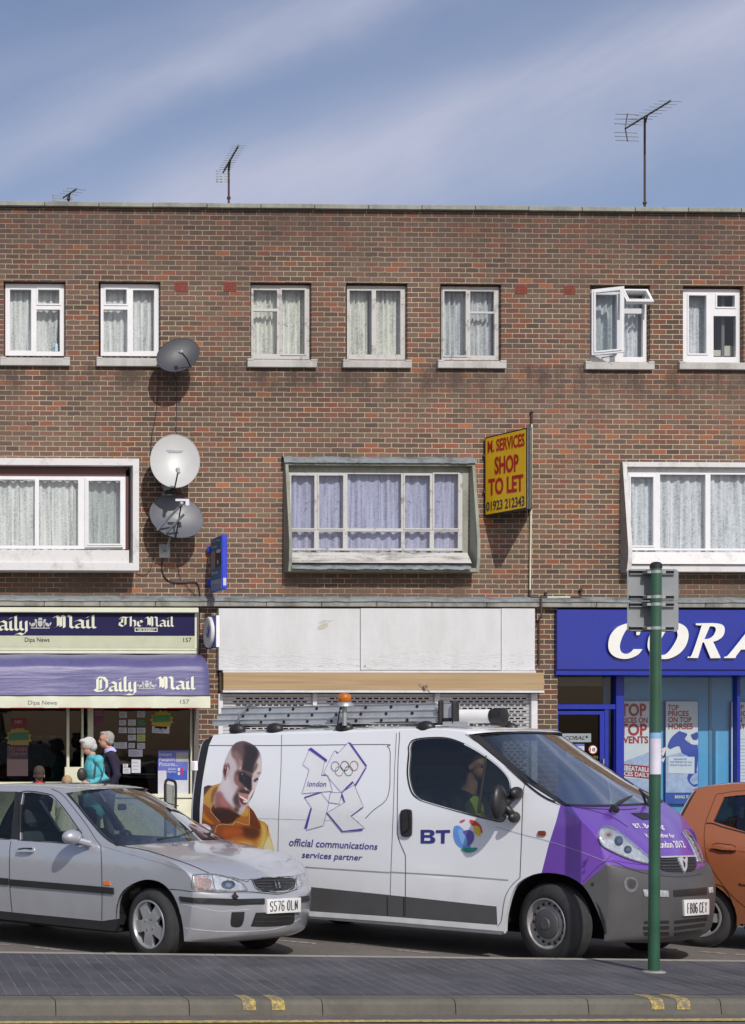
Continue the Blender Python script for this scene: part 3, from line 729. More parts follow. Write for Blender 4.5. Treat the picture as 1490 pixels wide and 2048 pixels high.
sashframe('top_vent', b - a, d - c, bld, Matrix.Translation((a, Y1 - .05, d)) @ Matrix.Rotation(R(-38), 4, 'X'), b=.05)
mk('window_stay', *((lambda mb: (mb.v, mb.f))(MB().tube([onY(1204, 715, .1), onY(1222, 713, -.12), onY(1232, 711, -.2)], .008, 6))), m_lead, bld)
# spray bottle on a sill behind the first window
sp_ = MB(); p = onY(112.5, 703, .15); sp_.lathe([(0,.028),(.10,.03),(.14,.012),(.17,.012)], p, (0,0,1), 12); sp_.tube([p + Vector((.01,0,.17)), p + Vector((-.05,0,.18))], .012, 6)
tag(sp_.build('spray_bottle', plain('pale blue plastic', (.42, .58, .68), .4), None), 'pale blue spray bottle standing inside the leftmost upper window', 'bottle')
bx = MB(); p = onY(1455, 712, .25); bx.box(p.x - .06, p.x + .09, .25, .30, p.z, p.z + .17); bx.box(p.x - .26, p.x - .08, .26, .30, p.z, p.z + .10)
tag(bx.build('storage_box', plain('beige card', (.55, .53, .46), .8), None), 'beige boxes standing inside the rightmost upper window', 'box')
# air bricks
m_air = plain('red terracotta', (.22, .045, .03), .8, var=.25, scale=30)
for (x0, y0, x1, y1) in ((349.5,564,376,582), (447.5,564,473,582), (1030,569.5,1055,587), (1128,571,1151,588)):
    r = prect(x0, y0, x1, y1, -.01); mb = MB(); hs = []
    nx, ny = 8, 5
    for i in range(nx):
        for j in range(ny):
            u, v_ = r[0] + (r[1]-r[0]) * (i + .9) / (nx + .8), r[2] + (r[3]-r[2]) * (j + .9) / (ny + .8); hs.append((u - .0065, u + .0065, v_ - .008, v_ + .008))
    plate(mb, r, hs, -.008, .012); mb.box(r[0], r[1], .0125, .02, r[2], r[3], 1); mb.build('air_brick', [m_air, m_dark], bld)

# ------------------------------------------------------------------ the three box bay windows
def bayframe(parent, outer, inner_off, prof, mat, th):
    pass
def bay(pxo, mats, prof, th, panes, fr, Yw, wmat, cmat, transom=None, board=None, cheek=None, topmat=None, name='bay_window', waves=20, sash=(), cur=True):
    """pxo: outer outline on the wall (photo px); prof: (z fraction from the top, projection) of the front edge"""
    x0, x1, z0, z1 = prect(*pxo, 0.0); H_ = z1 - z0
    mb = MB()
    def pj(z):
        f = (z1 - z) / H_
        for (a, pa), (b, pb) in zip(prof, prof[1:]):
            if a <= f <= b: return pa + (pb - pa) * (f - a) / (b - a)
        return prof[-1][1]
    zs = [z1 - H_ * f for f, _ in prof]
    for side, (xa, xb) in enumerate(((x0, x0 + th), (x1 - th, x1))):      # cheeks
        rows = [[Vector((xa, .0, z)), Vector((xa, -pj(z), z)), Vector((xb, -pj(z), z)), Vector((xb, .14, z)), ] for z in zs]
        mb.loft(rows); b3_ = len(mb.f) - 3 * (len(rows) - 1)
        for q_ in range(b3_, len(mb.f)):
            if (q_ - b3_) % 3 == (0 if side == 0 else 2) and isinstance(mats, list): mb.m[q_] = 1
        
        t_, b_ = rows[0], rows[-1]; mb.add(t_, [(0,1,2,3)], 0); mb.add(b_, [(3,2,1,0)], 0)
    p0 = prof[0][1]; p1 = prof[-1][1]
    mb.add([(x0+th,-p0,z1),(x1-th,-p0,z1),(x1-th,.14,z1),(x0+th,.14,z1),(x0+th,-p0,z1-th*1.1),(x1-th,-p0,z1-th*1.1),(x1-th,.14,z1-th*1.1),(x0+th,.14,z1-th*1.1)],
           [(0,1,2,3),(7,6,5,4),(4,5,1,0)], 0)
    zl = z0 + th * 1.2
    mb.add([(x0+th,-p1,z0),(x1-th,-p1,z0),(x1-th,.14,z0),(x0+th,.14,z0),(x0+th,-p1,zl),(x1-th,-p1,zl),(x1-th,.14,zl),(x0+th,.14,zl)],
           [(3,2,1,0),(4,5,6,7),(0,1,5,4)], 0)
    o = mb.build(name, mats, bld)
    r = prect(*fr, Yw); m2 = MB(); hs = [prect(*p, Yw) for p in panes]; plate(m2, r, hs, Yw, Yw + .05)
    for s_ in sash:
        p = panes[s_]; q = prect(p[0]-3, p[1]-3, p[2]+3, p[3]+3, Yw); plate(m2, q, [prect(*p, Yw)], Yw - .012, Yw - .0005)
    fo = m2.build('frame', wmat, o)
    for p in panes:
        a, b, c, d = prect(*p, Yw); mk('pane', [(a,Yw+.02,c),(b,Yw+.02,c),(b,Yw+.02,d),(a,Yw+.02,d)], [(0,1,2,3)], m_glassw, o)
    if cur: curtain(o, r[0], r[1], r[2] - .02, r[3], Yw + .12, cmat, waves=waves, amp=.022)
    return o, (x0, x1, z0, z1)
# left: renovated, square section
o, rb = bay((-112, 924, 267, 1145), m_paintw, [(0,.38),(1,.38)], .10, [(-90,959,-15,1091),(-6,959,70,1091),(78,960,156.5,1091),(174,960,240,1087)], (-100,952.5,251,1097.5), -.29, m_upvc, m_lace, waves=22, cur=True)
mb = MB(); a, b, c, d = prect(-100, 1099, 258, 1128, -.33); mb.box(a, b, -.33, .1, c, d - .005); a, b, c, d = prect(-100, 1124, 258, 1131, -.36); mb.box(a, b, -.36, -.331, c, d); mb.build('apron_board', m_paintw, o)
mb = MB(); a, b, c, d = prect(-100, 937, 257, 952, -.24); mb.box(a, b, -.235, -.10, c, d + .06); a, b, c, d = prect(252, 940, 257, 1098, -.24); mb.box(a, b, -.235, -.10, c, d); mb.build('head_board', m_recess, o)
a, b, c, d = prect(170, 955.5, 246, 1095, -.3)
sashframe('casement', b - a, d - c, o, Matrix.Translation((a, -.285, d)) @ Matrix.Rotation(R(-4), 4, 'Z') @ Matrix.Rotation(R(0), 4, 'X'), b=.055)
# middle: peeling timber, five lights with a low transom
xsn = [(582,628.5), (637.5,686), (695,802.5), (809.5,859.5), (868,916)]
pn = [(a, 948 if i in (2,4) else 951, b, 1056.5) for i, (a, b) in enumerate(xsn)] + [(a, 1063, b, 1096.5) for a, b in xsn]
o2, rb2 = bay((566.5, 926, 945, 1146), m_greenwood, [(0,.10),(.72,.30),(.88,.30),(1,.25)], .05, pn, (577, 944, 925, 1101), .02, m_oldpaint, m_lace2, waves=17, sash=(0,1,3,4))
mb = MB(); a, b, c, d = prect(926, 934, 940, 1140, .0); mb.box(a, b, .015, .20, c, d); a, b, c, d = prect(574, 932, 940, 943.5, .0); mb.box(a, b - .12, .0, .1, c, d); mb.build('lining_board', m_greenwood, o2)
mb = MB(); a, b, c, d = prect(583, 1103, 942, 1126, -.24); mb.add([(a,-.10,d+.0),(b,-.10,d),(b,-.27,c),(a,-.27,c),(a,.05,d),(b,.05,d),(a,.05,c),(b,.05,c)], [(3,2,1,0),(0,1,5,4),(0,4,6,3),(1,2,7,5)]); mb.build('apron_board', stain('weathered board', (.46, .455, .43), (.20, .19, .17), 5, .7, (.35, 1, 3), (.47, .60), .5, 60), o2)
mb = MB(); a, b, c, d = prect(580, 1126.5, 938, 1138, -.2); mb.box(a, b, -.21, .05, c, d)
rr = []
for i in range(60):
    x = a + (b - a) * i / 59; j = rnd.uniform(-.008, .008); rr.append([Vector((x, -.19, c + .075 + j)), Vector((x, -.285, c + .03 + j)), Vector((x, -.30, c - .015 + j))])
mb.loft(rr); mb.build('lead_flashing', m_lead, o2)
mb = MB(); rr = []
for i in range(70):
    x = rb2[0] - .03 + (rb2[1] - rb2[0] + .05) * i / 69; j = rnd.uniform(-.010, .010); rr.append([Vector((x, -.003, rb2[3] + .10 + j)), Vector((x, -.06, rb2[3] + .085 + j)), Vector((x, -.125, rb2[3] + .045 + j)), Vector((x, -.135, rb2[3] - .02 + j * .5))])
mb.loft(rr); mb.build('lead_roof', m_lead, o2)
hm = MB()
for (x, y, sx) in ((620, 1004, -1), (679, 1004, -1), (815, 1004, 1), (873, 1004, 1)):
    p = onY(x, y, .01); hm.tube([p + Vector((.05*sx, -.02, -.02)), p + Vector((.02*sx, -.02, .008)), p], .007, 6)
hm.build('window_handle', m_lead, o2)
# right: white painted, leaning forward
o3, rb3 = bay((1239.5, 926.5, 1650, 1146), [m_paintw, plain('grey outer cheek', (.27, .265, .27), .7, var=.15)], [(0,.09),(.78,.27),(.88,.27),(1,.22)], .07, [(1261,954,1306,1091),(1320,949,1411,1097),(1421,949,1512,1097),(1522,949,1600,1097)], (1256, 945, 1640, 1101), .0, m_upvc, m_lace3, waves=22, sash=(0,))  # outer cheek faces take a darker grey than the white rest
mb = MB(); a, b, c, d = prect(1250, 935, 1640, 944.5, .0); mb.box(a, b, -.01, .1, c, d); mb.build('lining_board', m_paintw, o3)
mb = MB(); a, b, c, d = prect(1257, 1102, 1640, 1128, -.26); mb.add([(a,-.08,d+.0),(b,-.08,d),(b,-.24,c),(a,-.24,c),(a,.05,d),(b,.05,d),(a,.05,c),(b,.05,c)], [(3,2,1,0),(0,1,5,4),(0,4,6,3),(1,2,7,5)]); mb.build('apron_board', m_paintw, o3)
mb = MB(); a, b, c, d = prect(1257, 1129, 1640, 1138, -.24); mb.box(a, b, -.20, .05, c, d); mb.build('lower_board', m_oldpaint, o3)
for o_ in (o, o2, o3): o_['label'] = {o: 'square white box bay with maroon head board', o2: 'peeling timber box bay with lilac net curtains', o3: 'white painted box bay leaning forward'}[o_]

# ================================================================== SHOPFRONTS AND SIGNS
m_navy = plain('navy sign vinyl', (.012, .010, .058), .5, var=.06, spec=.2)
m_palegreen = plain('pale green sign vinyl', (.46, .49, .34), .4, var=.05)
m_creamv = plain('cream vinyl', (.62, .64, .50), .4, var=.05)
m_ink = plain('dark ink', (.03, .03, .045), .5)
m_inkgrey = plain('faded ink', (.16, .17, .22), .5)
m_coral = plain('royal blue sign', (.010, .024, .27), .3, var=.06, scale=2, coat=.3)
m_coralf = plain('royal blue frame', (.012, .026, .30), .35, var=.06)
m_letter = plain('white sign letters', (.74, .74, .70), .35, var=.04)
m_skyb = plain('pale blue panel', (.10, .36, .62), .5, var=.08, scale=2)
m_poster = plain('poster paper', (.60, .66, .70), .5, var=.05)
m_posterb = plain('poster blue', (.03, .09, .36), .5)
m_posterl = plain('poster pale blue', (.36, .44, .62), .5, var=.2, scale=9)
m_posterr = plain('poster red', (.34, .018, .022), .5)

# ---- newsagent
nf = MB(); Yn = .10
def pbox(mb, x0, y0, x1, y1, ya, yb, m=0, bev=0):
    a, b, c, d = prect(x0, y0, x1, y1, ya)
    (mb.bbox(a, b, ya, yb, c, d, bev, m) if bev else mb.box(a, b, ya, yb, c, d, m))
for (x0, x1) in ((133.5, 139), (163, 167.5), (176, 187), (381, 388), (-140, -128)): pbox(nf, x0, 1395, x1, 1590, Yn, Yn + .08, 0, .006)
pbox(nf, -300, 1380, 388, 1404, Yn - .002, Yn + .078)
pbox(nf, 130, 1534, 165, 1590, Yn - .003, Yn + .05, 0)
pbox(nf, 176, 1588, 388, 1596, Yn - .05, Yn + .08, 0, .006)
a, b, c, d = prect(176, 1597, 388, 1700, Yn - .01); nf.box(a, b, Yn - .02, Yn + .06, .18, d)
a, b, c, d = prect(-300, 1564, 133, 1700, Yn - .01); nf.box(a, b, Yn - .02, Yn + .06, .18, d)
so = nf.build('shopfront', m_cream, bld); so['label'] = 'cream painted newsagent shopfront with dark glass'
g = MB()
for (x0, x1, y1) in ((-300, 133.5, 1566), (187, 381, 1590), (139, 163, 1536)):
    a, b, c, d = prect(x0, 1400, x1, y1, Yn + .05); g.add([(a,Yn+.05,c),(b,Yn+.05,c),(b,Yn+.05,d),(a,Yn+.05,d)], [(0,1,2,3)])
g.build('pane', m_glassd, so)
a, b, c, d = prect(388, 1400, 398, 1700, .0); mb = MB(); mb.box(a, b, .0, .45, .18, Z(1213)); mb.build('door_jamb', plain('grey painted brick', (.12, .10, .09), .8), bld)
# interior of the newsagent: floor, shelving with stock
sh = thing('shop_shelf', 'dim shelving with packets inside the newsagent window', 'shelf', (X(60), 1.4, .2))
mb = MB()
for k in range(5): mb.box(X(-250), X(386), 1.30, 1.6, .6 + k * .42, .63 + k * .42)
mb.box(X(-250), X(386), 1.6, 1.64, .2, 2.9); mb.build('shelf_board', plain('shelf grey', (.03, .03, .03), .7), sh)
t = MT('assorted packets'); br = N(t.t, 'ShaderNodeTexBrick'); t.ln(t.mp(rot=(R(90), 0, 0)), br.inputs['Vector']); br.inputs['Scale'].default_value = 1; br.inputs['Brick Width'].default_value = .11; br.inputs['Row Height'].default_value = .42
br.inputs['Mortar Size'].default_value = .012; br.inputs['Color1'].default_value = (0,0,0,1); br.inputs['Color2'].default_value = (1,1,1,1); br.inputs['Mortar'].default_value = (.5,.5,.5,1)
t.set(col=t.mix(br.outputs['Fac'], t.ramp(br.outputs['Color'], [(0, (.08,.012,.012)), (.25, (.015,.03,.06)), (.45, (.09,.07,.02)), (.6, (.06,.06,.06)), (.8, (.02,.05,.03)), (.9, (.10,.10,.10))], 'CONSTANT'), (.01,.01,.01)), rough=.5)
mb = MB()
for k in range(5):
    x = X(-245)
    while x < X(378):
        wd = rnd.uniform(.09, .22); mb.box(x, x + wd, 1.36, 1.52, .632 + k * .42, .632 + k * .42 + rnd.uniform(.14, .30)); x += wd + rnd.uniform(.01, .08)
mb.build('packet', t.m, sh)['kind'] = 'stuff'
# fascia: long cassette, navy band, pale band
fs = thing('fascia_sign', 'navy and pale green newspaper fascia over the newsagent', 'shop sign', (X(0), -.14, Z(1265)))
fb = MB(); pbox(fb, -300, 1214.6, 397.5, 1224.5, -.22, .04, 0, .008); fb.build('cassette', m_creamv, fs)
fb = MB(); a, b, c, d = prect(-300, 1225.5, 393.5, 1296, -.13); fb.box(a, b, -.13, .02, c, d); fb.build('sign_box', m_creamv, fs)
a, b, c, d = prect(-300, 1226, 389.6, 1271, -.135); fb = MB(); fb.box(a, b, -.135, -.1302, c, d); fb.build('navy_band', m_navy, fs)
a, b, c, d = prect(-300, 1272, 389.6, 1294, -.135); fb = MB(); fb.box(a, b, -.136, -.1302, c, d); fb.build('pale_band', m_palegreen, fs)
fb = MB()
for (y0, y1, yy) in ((1296.5, 1300, -.145), (1301, 1306.5, -.155)): pbox(fb, -300, y0, 393, y1, yy, .02, 0)
fb.build('rail', m_creamv, fs)
tf = tY(-.138)
mb = MB()
add_black(mb, 'Daily', ((-34, 1230), (56, 1262)), tf, 0); add_black(mb, 'Mail', ((105, 1229), (190, 1257.5)), tf, 0)
add_black(mb, 'The', ((237, 1232), (285, 1254)), tf, 0); add_black(mb, 'Mail', ((289, 1232), (346, 1254)), tf, 0)
mb.build('lettering', m_creamv, fs)
def crest(mb, x0, y0, x1, y1, tg, off):
    w_, h_ = x1 - x0, y1 - y0; r_ = random.Random(3)
    def q(pl): P = [tg(x0 + p[0]*w_, y0 + p[1]*h_, off + r_.uniform(0, .0015)) for p in pl]; mb.add(P, [tuple(range(len(P)))] if (P[1]-P[0]).cross(P[2]-P[0]).dot(P[0]-CAM) < 0 else [tuple(range(len(P)))[::-1]])
    q([(.40,.3),(.60,.3),(.60,.7),(.5,.88),(.40,.7)]); q([(.43,.02),(.57,.02),(.60,.24),(.40,.24)])
    for s_ in (1, -1):
        X_ = lambda v_: .5 + s_ * v_
        q([(X_(.14),.25),(X_(.20),.12),(X_(.26),.2),(X_(.22),.45),(X_(.13),.6)]); q([(X_(.20),.45),(X_(.34),.5),(X_(.42),.7),(X_(.38),.85),(X_(.25),.75)])
        q([(X_(.16),.6),(X_(.20),.6),(X_(.18),.95),(X_(.13),.95)]); q([(X_(.40),.55),(X_(.48),.4),(X_(.5),.5),(X_(.45),.75)])
    q([(.05,.92),(.95,.92),(.9,1),(.1,1)])
m_crest = plain('crest grey', (.40, .42, .40), .5)
mb = MB(); crest(mb, 58, 1235, 103, 1257, tf, .001); mb.build('crest', m_crest, fs)
mb = MB()
for b_ in ((269.5,1255.5,315,1257),(269.5,1262,315,1263.5),(269.5,1257,271,1262),(313.5,1257,315,1262)): a, b, c, d = prect(*b_, -.138); mb.box(a, b, -.139, -.1355, c, d)
add_text(mb, 'ON SUNDAY', ((275, 1257.8), (310, 1261.6)), tf, .0005, bold=.03); mb.build('lettering', m_creamv, fs)
tf2 = tY(-.139); mb = MB()
add_text(mb, 'Dipa News', ((49.5, 1275), (99, 1286.5)), tf2, 0, bold=.012); add_text(mb, '157', ((366.5, 1275.5), (383, 1284.5)), tf2, 0, bold=.012)
mb.build('lettering', m_ink, fs)
# awning
aw = thing('shop_awning', 'blue rounded fabric awning with cream valance over the newsagent', 'awning', (X(100), -.4, Z(1360)))
t = MT('blue awning fabric'); v = t.mp(); n_ = t.noise(v, 1.3, 5, .6); 
wv = N(t.t, 'ShaderNodeTexWave'); t.ln(t.mp((1, 1, 1.6)), wv.inputs[0]); wv.inputs['Scale'].default_value = .9; wv.inputs['Distortion'].default_value = 9; wv.inputs['Detail'].default_value = 3; wv.inputs['Detail Scale'].default_value = 1.2
ln_ = t.ramp(wv.outputs['Fac'], [(.46, 0.0), (.50, .55), (.54, 0.0)])
c_ = t.mix(n_, (.055, .050, .16), (.13, .125, .27)); c_ = t.mix(ln_, c_, (.035, .03, .09))
t.set(col=c_, rough=.42, coat=.25); t.bump(t.noise(t.mp((.5, 1, 5)), 3.0, 3), .25, .04); m_awn = t.m
prof = [(-.15,1309),(-.35,1311),(-.55,1319),(-.67,1330),(-.71,1339),(-.738,1358),(-.76,1376),(-.78,1391.5)]
xr = X(416.5, -.78, 1380); rows = []
def pz(Yv, py): return onY(400, py, Yv).z
PR = [(Yv, pz(Yv, py)) for Yv, py in prof]
PR = [tuple(p) for p in cr([Vector((a, b)) for a, b in PR], 4)]
xs = [X(-320)] + [X(-320) + (xr - X(-320)) * i / 60 for i in range(1, 60)]
for x in xs: rows.append([Vector((x, a + .010 * math.sin(x * 3.1 + b * 4) , b + .006 * math.sin(x * 5.3))) for a, b in PR])
for k in range(1, 9):      # rounded right-hand end
    f = math.sin(k / 8 * math.pi / 2); g_ = 1 - math.cos(k / 8 * math.pi / 2)
    rows.append([Vector((xr - .0 + .045 * f - .0, a + (0.0 + (-.15 - a)) * g_ * .16, b - (b - PR[-1][1]) * g_ * .10)) for a, b in PR])
mb = MB(); mb.loft(rows); last = rows[-1]
cap = [Vector(p) for p in last] + [Vector((last[0].x, -.12, PR[-1][1])), Vector((last[0].x, -.12, PR[0][1]))]
mb.add(cap, [tuple(range(len(cap)))]); awm = mb.build('canopy', m_awn, aw, smooth=True, auto=50)
mb = MB(); rows = []
zb0, zb1 = PR[-1][1], pz(-.78, 1416)
for i in range(121):
    x = X(-320) + (xr + .03 - X(-320)) * i / 120; j = .008 * math.sin(i * .35) + .004 * math.sin(i * .9)
    rows.append([Vector((x, -.788 + j * .3, zb0)), Vector((x, -.790 + j, (zb0 + zb1) / 2)), Vector((x, -.786 + j * 1.6, zb1))])
mb.loft(rows); e = rows[-1]; mb.add([e[0], e[2], e[2] + Vector((0, .62, 0)), e[0] + Vector((0, .62, 0))], [(0,1,2,3)])
vo = mb.build('valance', m_creamv, aw, smooth=True, auto=50)
mb = MB(); mb.tube([(X(-320), -.79, zb0), (xr + .03, -.79, zb0)], .008, 6); mb.build('piping', m_ink, aw)
mb = MB(); mb.tube([(X(-320), -.786, zb1), (xr + .03, -.786, zb1)], .006, 6); mb.build('hem', m_red, aw)
mb = MB(); mb.tube([(X(380), -.02, Z(1395)), (X(392), -.74, PR[-1][1] + .02)], .015, 6); mb.tube([(X(-40), -.02, Z(1395)), (X(-40), -.74, PR[-1][1] + .02)], .015, 6); mb.build('arm', m_steel, aw)
ta = TB([awm]); tv = TB([vo])
mb = MB(); add_black(mb, 'Daily', ((188, 1352), (273, 1384)), ta, .004, nib=.24); add_black(mb, 'Mail', ((311, 1352), (388, 1380)), ta, .004, nib=.24); mb.build('lettering', m_creamv, aw)
mb = MB(); crest(mb, 274, 1361, 313, 1378, ta, .004); mb.build('crest', m_crest, aw)
mb = MB(); add_text(mb, 'Dipa News', ((56, 1401), (113.5, 1412)), tv, .003, bold=.01); add_text(mb, '157', ((360, 1399), (378.5, 1407.5)), tv, .003, bold=.01); mb.build('lettering', m_inkgrey, aw)
# notices in the newsagent's window
tn = tY(Yn + .04)
m_card = plain('white card', (.50, .51, .56), .7, var=.08); m_cardg = plain('green card', (.04, .17, .05), .7); m_cardy = plain('yellow green card', (.42, .48, .12), .7)
def card(x0, y0, x1, y1, mat, label, rot=0, name='notice', group='cards stuck in the newsagent window', cat='notice', lines=3, ink=None):
    cx, cy = (x0+x1)/2, (y0+y1)/2; co, si = math.cos(R(rot)), math.sin(R(rot))
    P = [tn(cx + (x-cx)*co - (y-cy)*si, cy + (x-cx)*si + (y-cy)*co, 0) for x, y in ((x0,y1),(x1,y1),(x1,y0),(x0,y0))]
    mb = MB(); mb.prism(P, (0, .002, 0)); o = mb.build(name, mat); tag(o, label, cat, group)
    if lines:
        m2 = MB(); r_ = random.Random(int(cx * 7))
        for k in range(lines):
            yy = y0 + (y1 - y0) * (k + 1) / (lines + 1); xx = x1 - (x1 - x0) * r_.uniform(.15, .4)
            m2.add([tn(x0 + 2, yy + .5, .001), tn(xx, yy + .5, .001), tn(xx, yy - .5, .001), tn(x0 + 2, yy - .5, .001)], [(0,1,2,3)])
        m2.build('writing', ink or m_inkgrey, o)
    return o
C2 = lambda X_, Y_: (180 + X_ / 6.773, 1420 + Y_ / 6.773)
cards = [(395,22,500,105,0,'topmost white card in the left column of notices',0),(640,15,745,98,0,'topmost white card in the right column of notices',2),(395,135,487,208,0,'white card second from the top, left column of notices',-1),
 (515,130,620,210,0,'white card at the top of the middle column of notices',0),(640,122,752,212,1,'dark green card in the right column of notices',0),(390,237,500,312,0,'white card third from the top, left column of notices',0),
 (515,240,620,316,0,'white card second from the top, middle column of notices',0),(635,240,750,316,0,'white card just below the dark green card',0),(515,338,622,412,0,'slightly tilted white card in the middle column of notices',-3),
 (638,332,748,424,2,'yellow green card with handwriting in the newsagent window',0),(388,437,500,522,0,'lowest white card in the left column of notices',0),(522,447,607,515,0,'small white card at the bottom of the middle column',2),
 (640,447,745,525,0,'white card below the yellow green card',0),(322,440,384,520,0,'cream card beside the old man\'s head',0),(522,535,712,630,0,'wide white card below the columns of notices',0),
 (563,668,685,852,0,'tall white printed notice under the wide card',0),(447,730,515,778,0,'small pale green leaflet above the low white card',0),(447,783,548,860,0,'white card low behind the old man\'s shoulder',0)]
for (a, b, c, d, k, lb, rt) in cards:
    p, q = C2(a, b), C2(c, d); card(p[0], p[1], q[0], q[1], (m_card, m_cardg, m_cardy)[k], lb, rt)
def burst(px, py, r, mats, label, tn_):
    mb = MB(); P = []; n_ = 26
    for k in range(n_): rr_ = r * (1.0 if k % 2 else .82); P.append(tn_(px + rr_ * math.cos(2*math.pi*k/n_), py - rr_ * .85 * math.sin(2*math.pi*k/n_), 0))
    mb.prism(P[::-1], (0, .002, 0)); o = mb.build('starburst_poster', mats[0]); tag(o, label, 'poster', 'starburst posters in the newsagent window')
    P = [tn_(px + x * r, py + y * r, .002) for x, y in ((-.75,-.35),(.7,-.45),(.75,.15),(-.75,.2))]; m2 = MB(); m2.add(P, [(3,2,1,0)]); m2.build('green_band', mats[1], o); return o
m_by = plain('yellow orange paper', (.42, .30, .03), .6); m_bg = plain('green paper', (.05, .22, .07), .6)
burst(323.5, 1440, 24, (m_by, m_bg), 'bright yellow and green starburst poster over a handwritten card', tn)
card(304, 1453, 339, 1466.5, m_card, 'white handwritten card under the bright starburst poster', 3)
burst(37.5, 1476, 27, (plain('dim yellow paper', (.25, .18, .03), .6), plain('dim green paper', (.03, .12, .06), .6)), 'dim yellow and green starburst poster in the left window', tn)
o = card(22, 1436, 53.5, 1456, plain('dark red paper', (.16, .015, .02), .6), 'dark red poster reading NO in the left window', 0, 'poster', 'posters in the left newsagent window', 'poster', 0); text('lettering', 'NO', ((30, 1440), (44, 1447)), tn, .001, plain('grey ink', (.3, .28, .28), .6), o, bold=.02)
o = card(14, 1490, 56, 1552, plain('dim purple paper', (.05, .025, .03), .6), 'dark poster reading TO WIN below the left starburst', 0, 'poster', 'posters in the left newsagent window', 'poster', 0)
text('lettering', 'TO WIN', ((16, 1494), (53, 1503)), tn, .001, plain('dim red ink', (.2, .07, .07), .6), o, bold=.02); text('lettering', '\u00a3250,000', ((18, 1505), (53, 1512)), tn, .001, plain('dim pale ink', (.15, .11, .11), .6), o, bold=.01)
o = card(188, 1416, 207.5, 1451, plain('plum paper', (.14, .035, .08), .6), 'plum coloured poster at the top left of the right window', 0, 'poster', 'posters in the left newsagent window', 'poster', 0); text('lettering', 'more', ((190, 1422), (206, 1432)), tn, .001, plain('pink ink', (.4, .25, .3), .6), o)
# passport pictures poster
pp = thing('passport_poster', 'blue and white poster for instant passport pictures in the newsagent window', 'poster', tuple(tn(347, 1550, 0)))
def pl(x0, y0, x1, y1, off, mat, name): mb = MB(); P = [tn(x0,y1,off), tn(x1,y1,off), tn(x1,y0,off), tn(x0,y0,off)]; mb.prism(P, (0,.0012,0)); return mb.build(name, mat, pp)
m_pb = plain('poster violet blue', (.10, .12, .42), .5)
pl(316, 1501, 377, 1589, .001, m_card, 'backing'); pl(316, 1501, 376, 1541, .003, m_pb, 'blue_field'); pl(333, 1541, 375, 1560, .003, plain('strong blue', (.03, .08, .42), .5), 'blue_band')
mb = MB(); add_text(mb, 'Instant', ((318, 1505), (344, 1512)), tn, .005, bold=.01); add_text(mb, 'Passport', ((318.5, 1515), (350.5, 1524)), tn, .005, bold=.01); add_text(mb, 'Pictures...', ((318.5, 1524.5), (356, 1532)), tn, .005, bold=.01)
add_text(mb, 'Studio', ((336, 1535.5), (352, 1540)), tn, .006, bold=.01, shear=.2); add_text(mb, 'Express', ((335, 1541), (353, 1546.5)), tn, .006, bold=.01, shear=.2); mb.build('lettering', m_card, pp)
pl(352, 1505, 377, 1523.5, .005, plain('grey card', (.33, .33, .33), .7), 'grey_card')
for i, (x, y) in enumerate(((355.5,1536),(361.5,1536),(355.5,1544),(361.5,1544))): pl(x, y, x + 4.5, y + 6, .007, m_red if i % 2 else m_card, 'flag')
# cluttered counter seen through the right window
mb = MB(); a, b, c, d = prect(246, 1547, 380, 1550, .35); mb.box(a, b, .30, .50, c, d); mb.box(a, b, .30, .50, c - .04, c - .03)
tag(mb.build('window_shelf', m_alu), 'thin glass and metal shelf inside the newsagent window', 'shelf')
mb = MB(); p = onY(250, 1590, .3); mb.box(p.x - .05, p.x + .07, .28, .36, p.z - .05, p.z + .17); tag(mb.build('leaflet_box', m_card), 'pale leaflet box on the window ledge beside the old man', 'box')

# ---- the empty shop in the middle
m_board = stain('white painted plywood', (.60, .61, .62), (.53, .54, .54), 1.2, .6, (1, 1, 5), (.4, .65), .0)
t = MT('painted plywood with lifting grain'); v = t.mp((1, 1, 5)); n_ = t.noise(v, 5, 5, .6, 1.2); s_ = N(t.t, 'ShaderNodeSeparateXYZ'); t.ln(t.tc.outputs['Object'], s_.inputs[0])
mr = N(t.t, 'ShaderNodeMapRange'); t.ln(s_.outputs[2], mr.inputs[0]); mr.inputs[1].default_value = Z(1290); mr.inputs[2].default_value = Z(1340); mr.inputs[3].default_value = .08; mr.inputs[4].default_value = 1.0
t.set(col=t.mix(t.math('MULTIPLY', t.ramp(n_, [(.56, 0.0), (.70, .8)]), mr.outputs[0]), t.mix(t.ramp(t.noise(t.mp((1, 1, .3)), 2.5, 6, .7), [(.35, 0.0), (.65, 1.0)]), (.60, .61, .62), (.52, .53, .53)), (.30, .29, .27)), rough=.6)
t.bump(t.math('MULTIPLY', t.math('MULTIPLY', t.ramp(n_, [(.45, 0.0), (.62, 1.0)]), mr.outputs[0]), 1.0), .30, .012); m_board = t.m
hb = thing('blank_fascia', 'blank white plywood fascia over the empty shop', 'shop sign', (X(750), -.08, Z(1280)))
mb = MB(); pbox(mb, 437.5, 1217, 720, 1340.5, -.09, .02, 0, .003); mb.build('left_panel', m_board, hb)
mb = MB(); pbox(mb, 721.2, 1217, 1002, 1340, -.088, .02, 0, .003); mb.build('middle_panel', m_board, hb)
mb = MB(); pbox(mb, 1003, 1217, 1070, 1341, -.089, .02, 0, .003); mb.build('right_panel', m_board, hb)
tb_ = tY(-.092); mb = MB(); patch('torn_patch', [(634,1258),(637,1252),(648,1246),(657,1247),(655,1254),(648,1258),(640,1260)], tb_, .001, plain('bare cream ply', (.46, .45, .36), .8), hb)
patch('torn_patch', [(637,1245),(650,1239),(654,1241),(667,1240),(660,1244),(652,1243),(642,1247)], tb_, .001, plain('lifted flake', (.48, .48, .48), .8), hb)
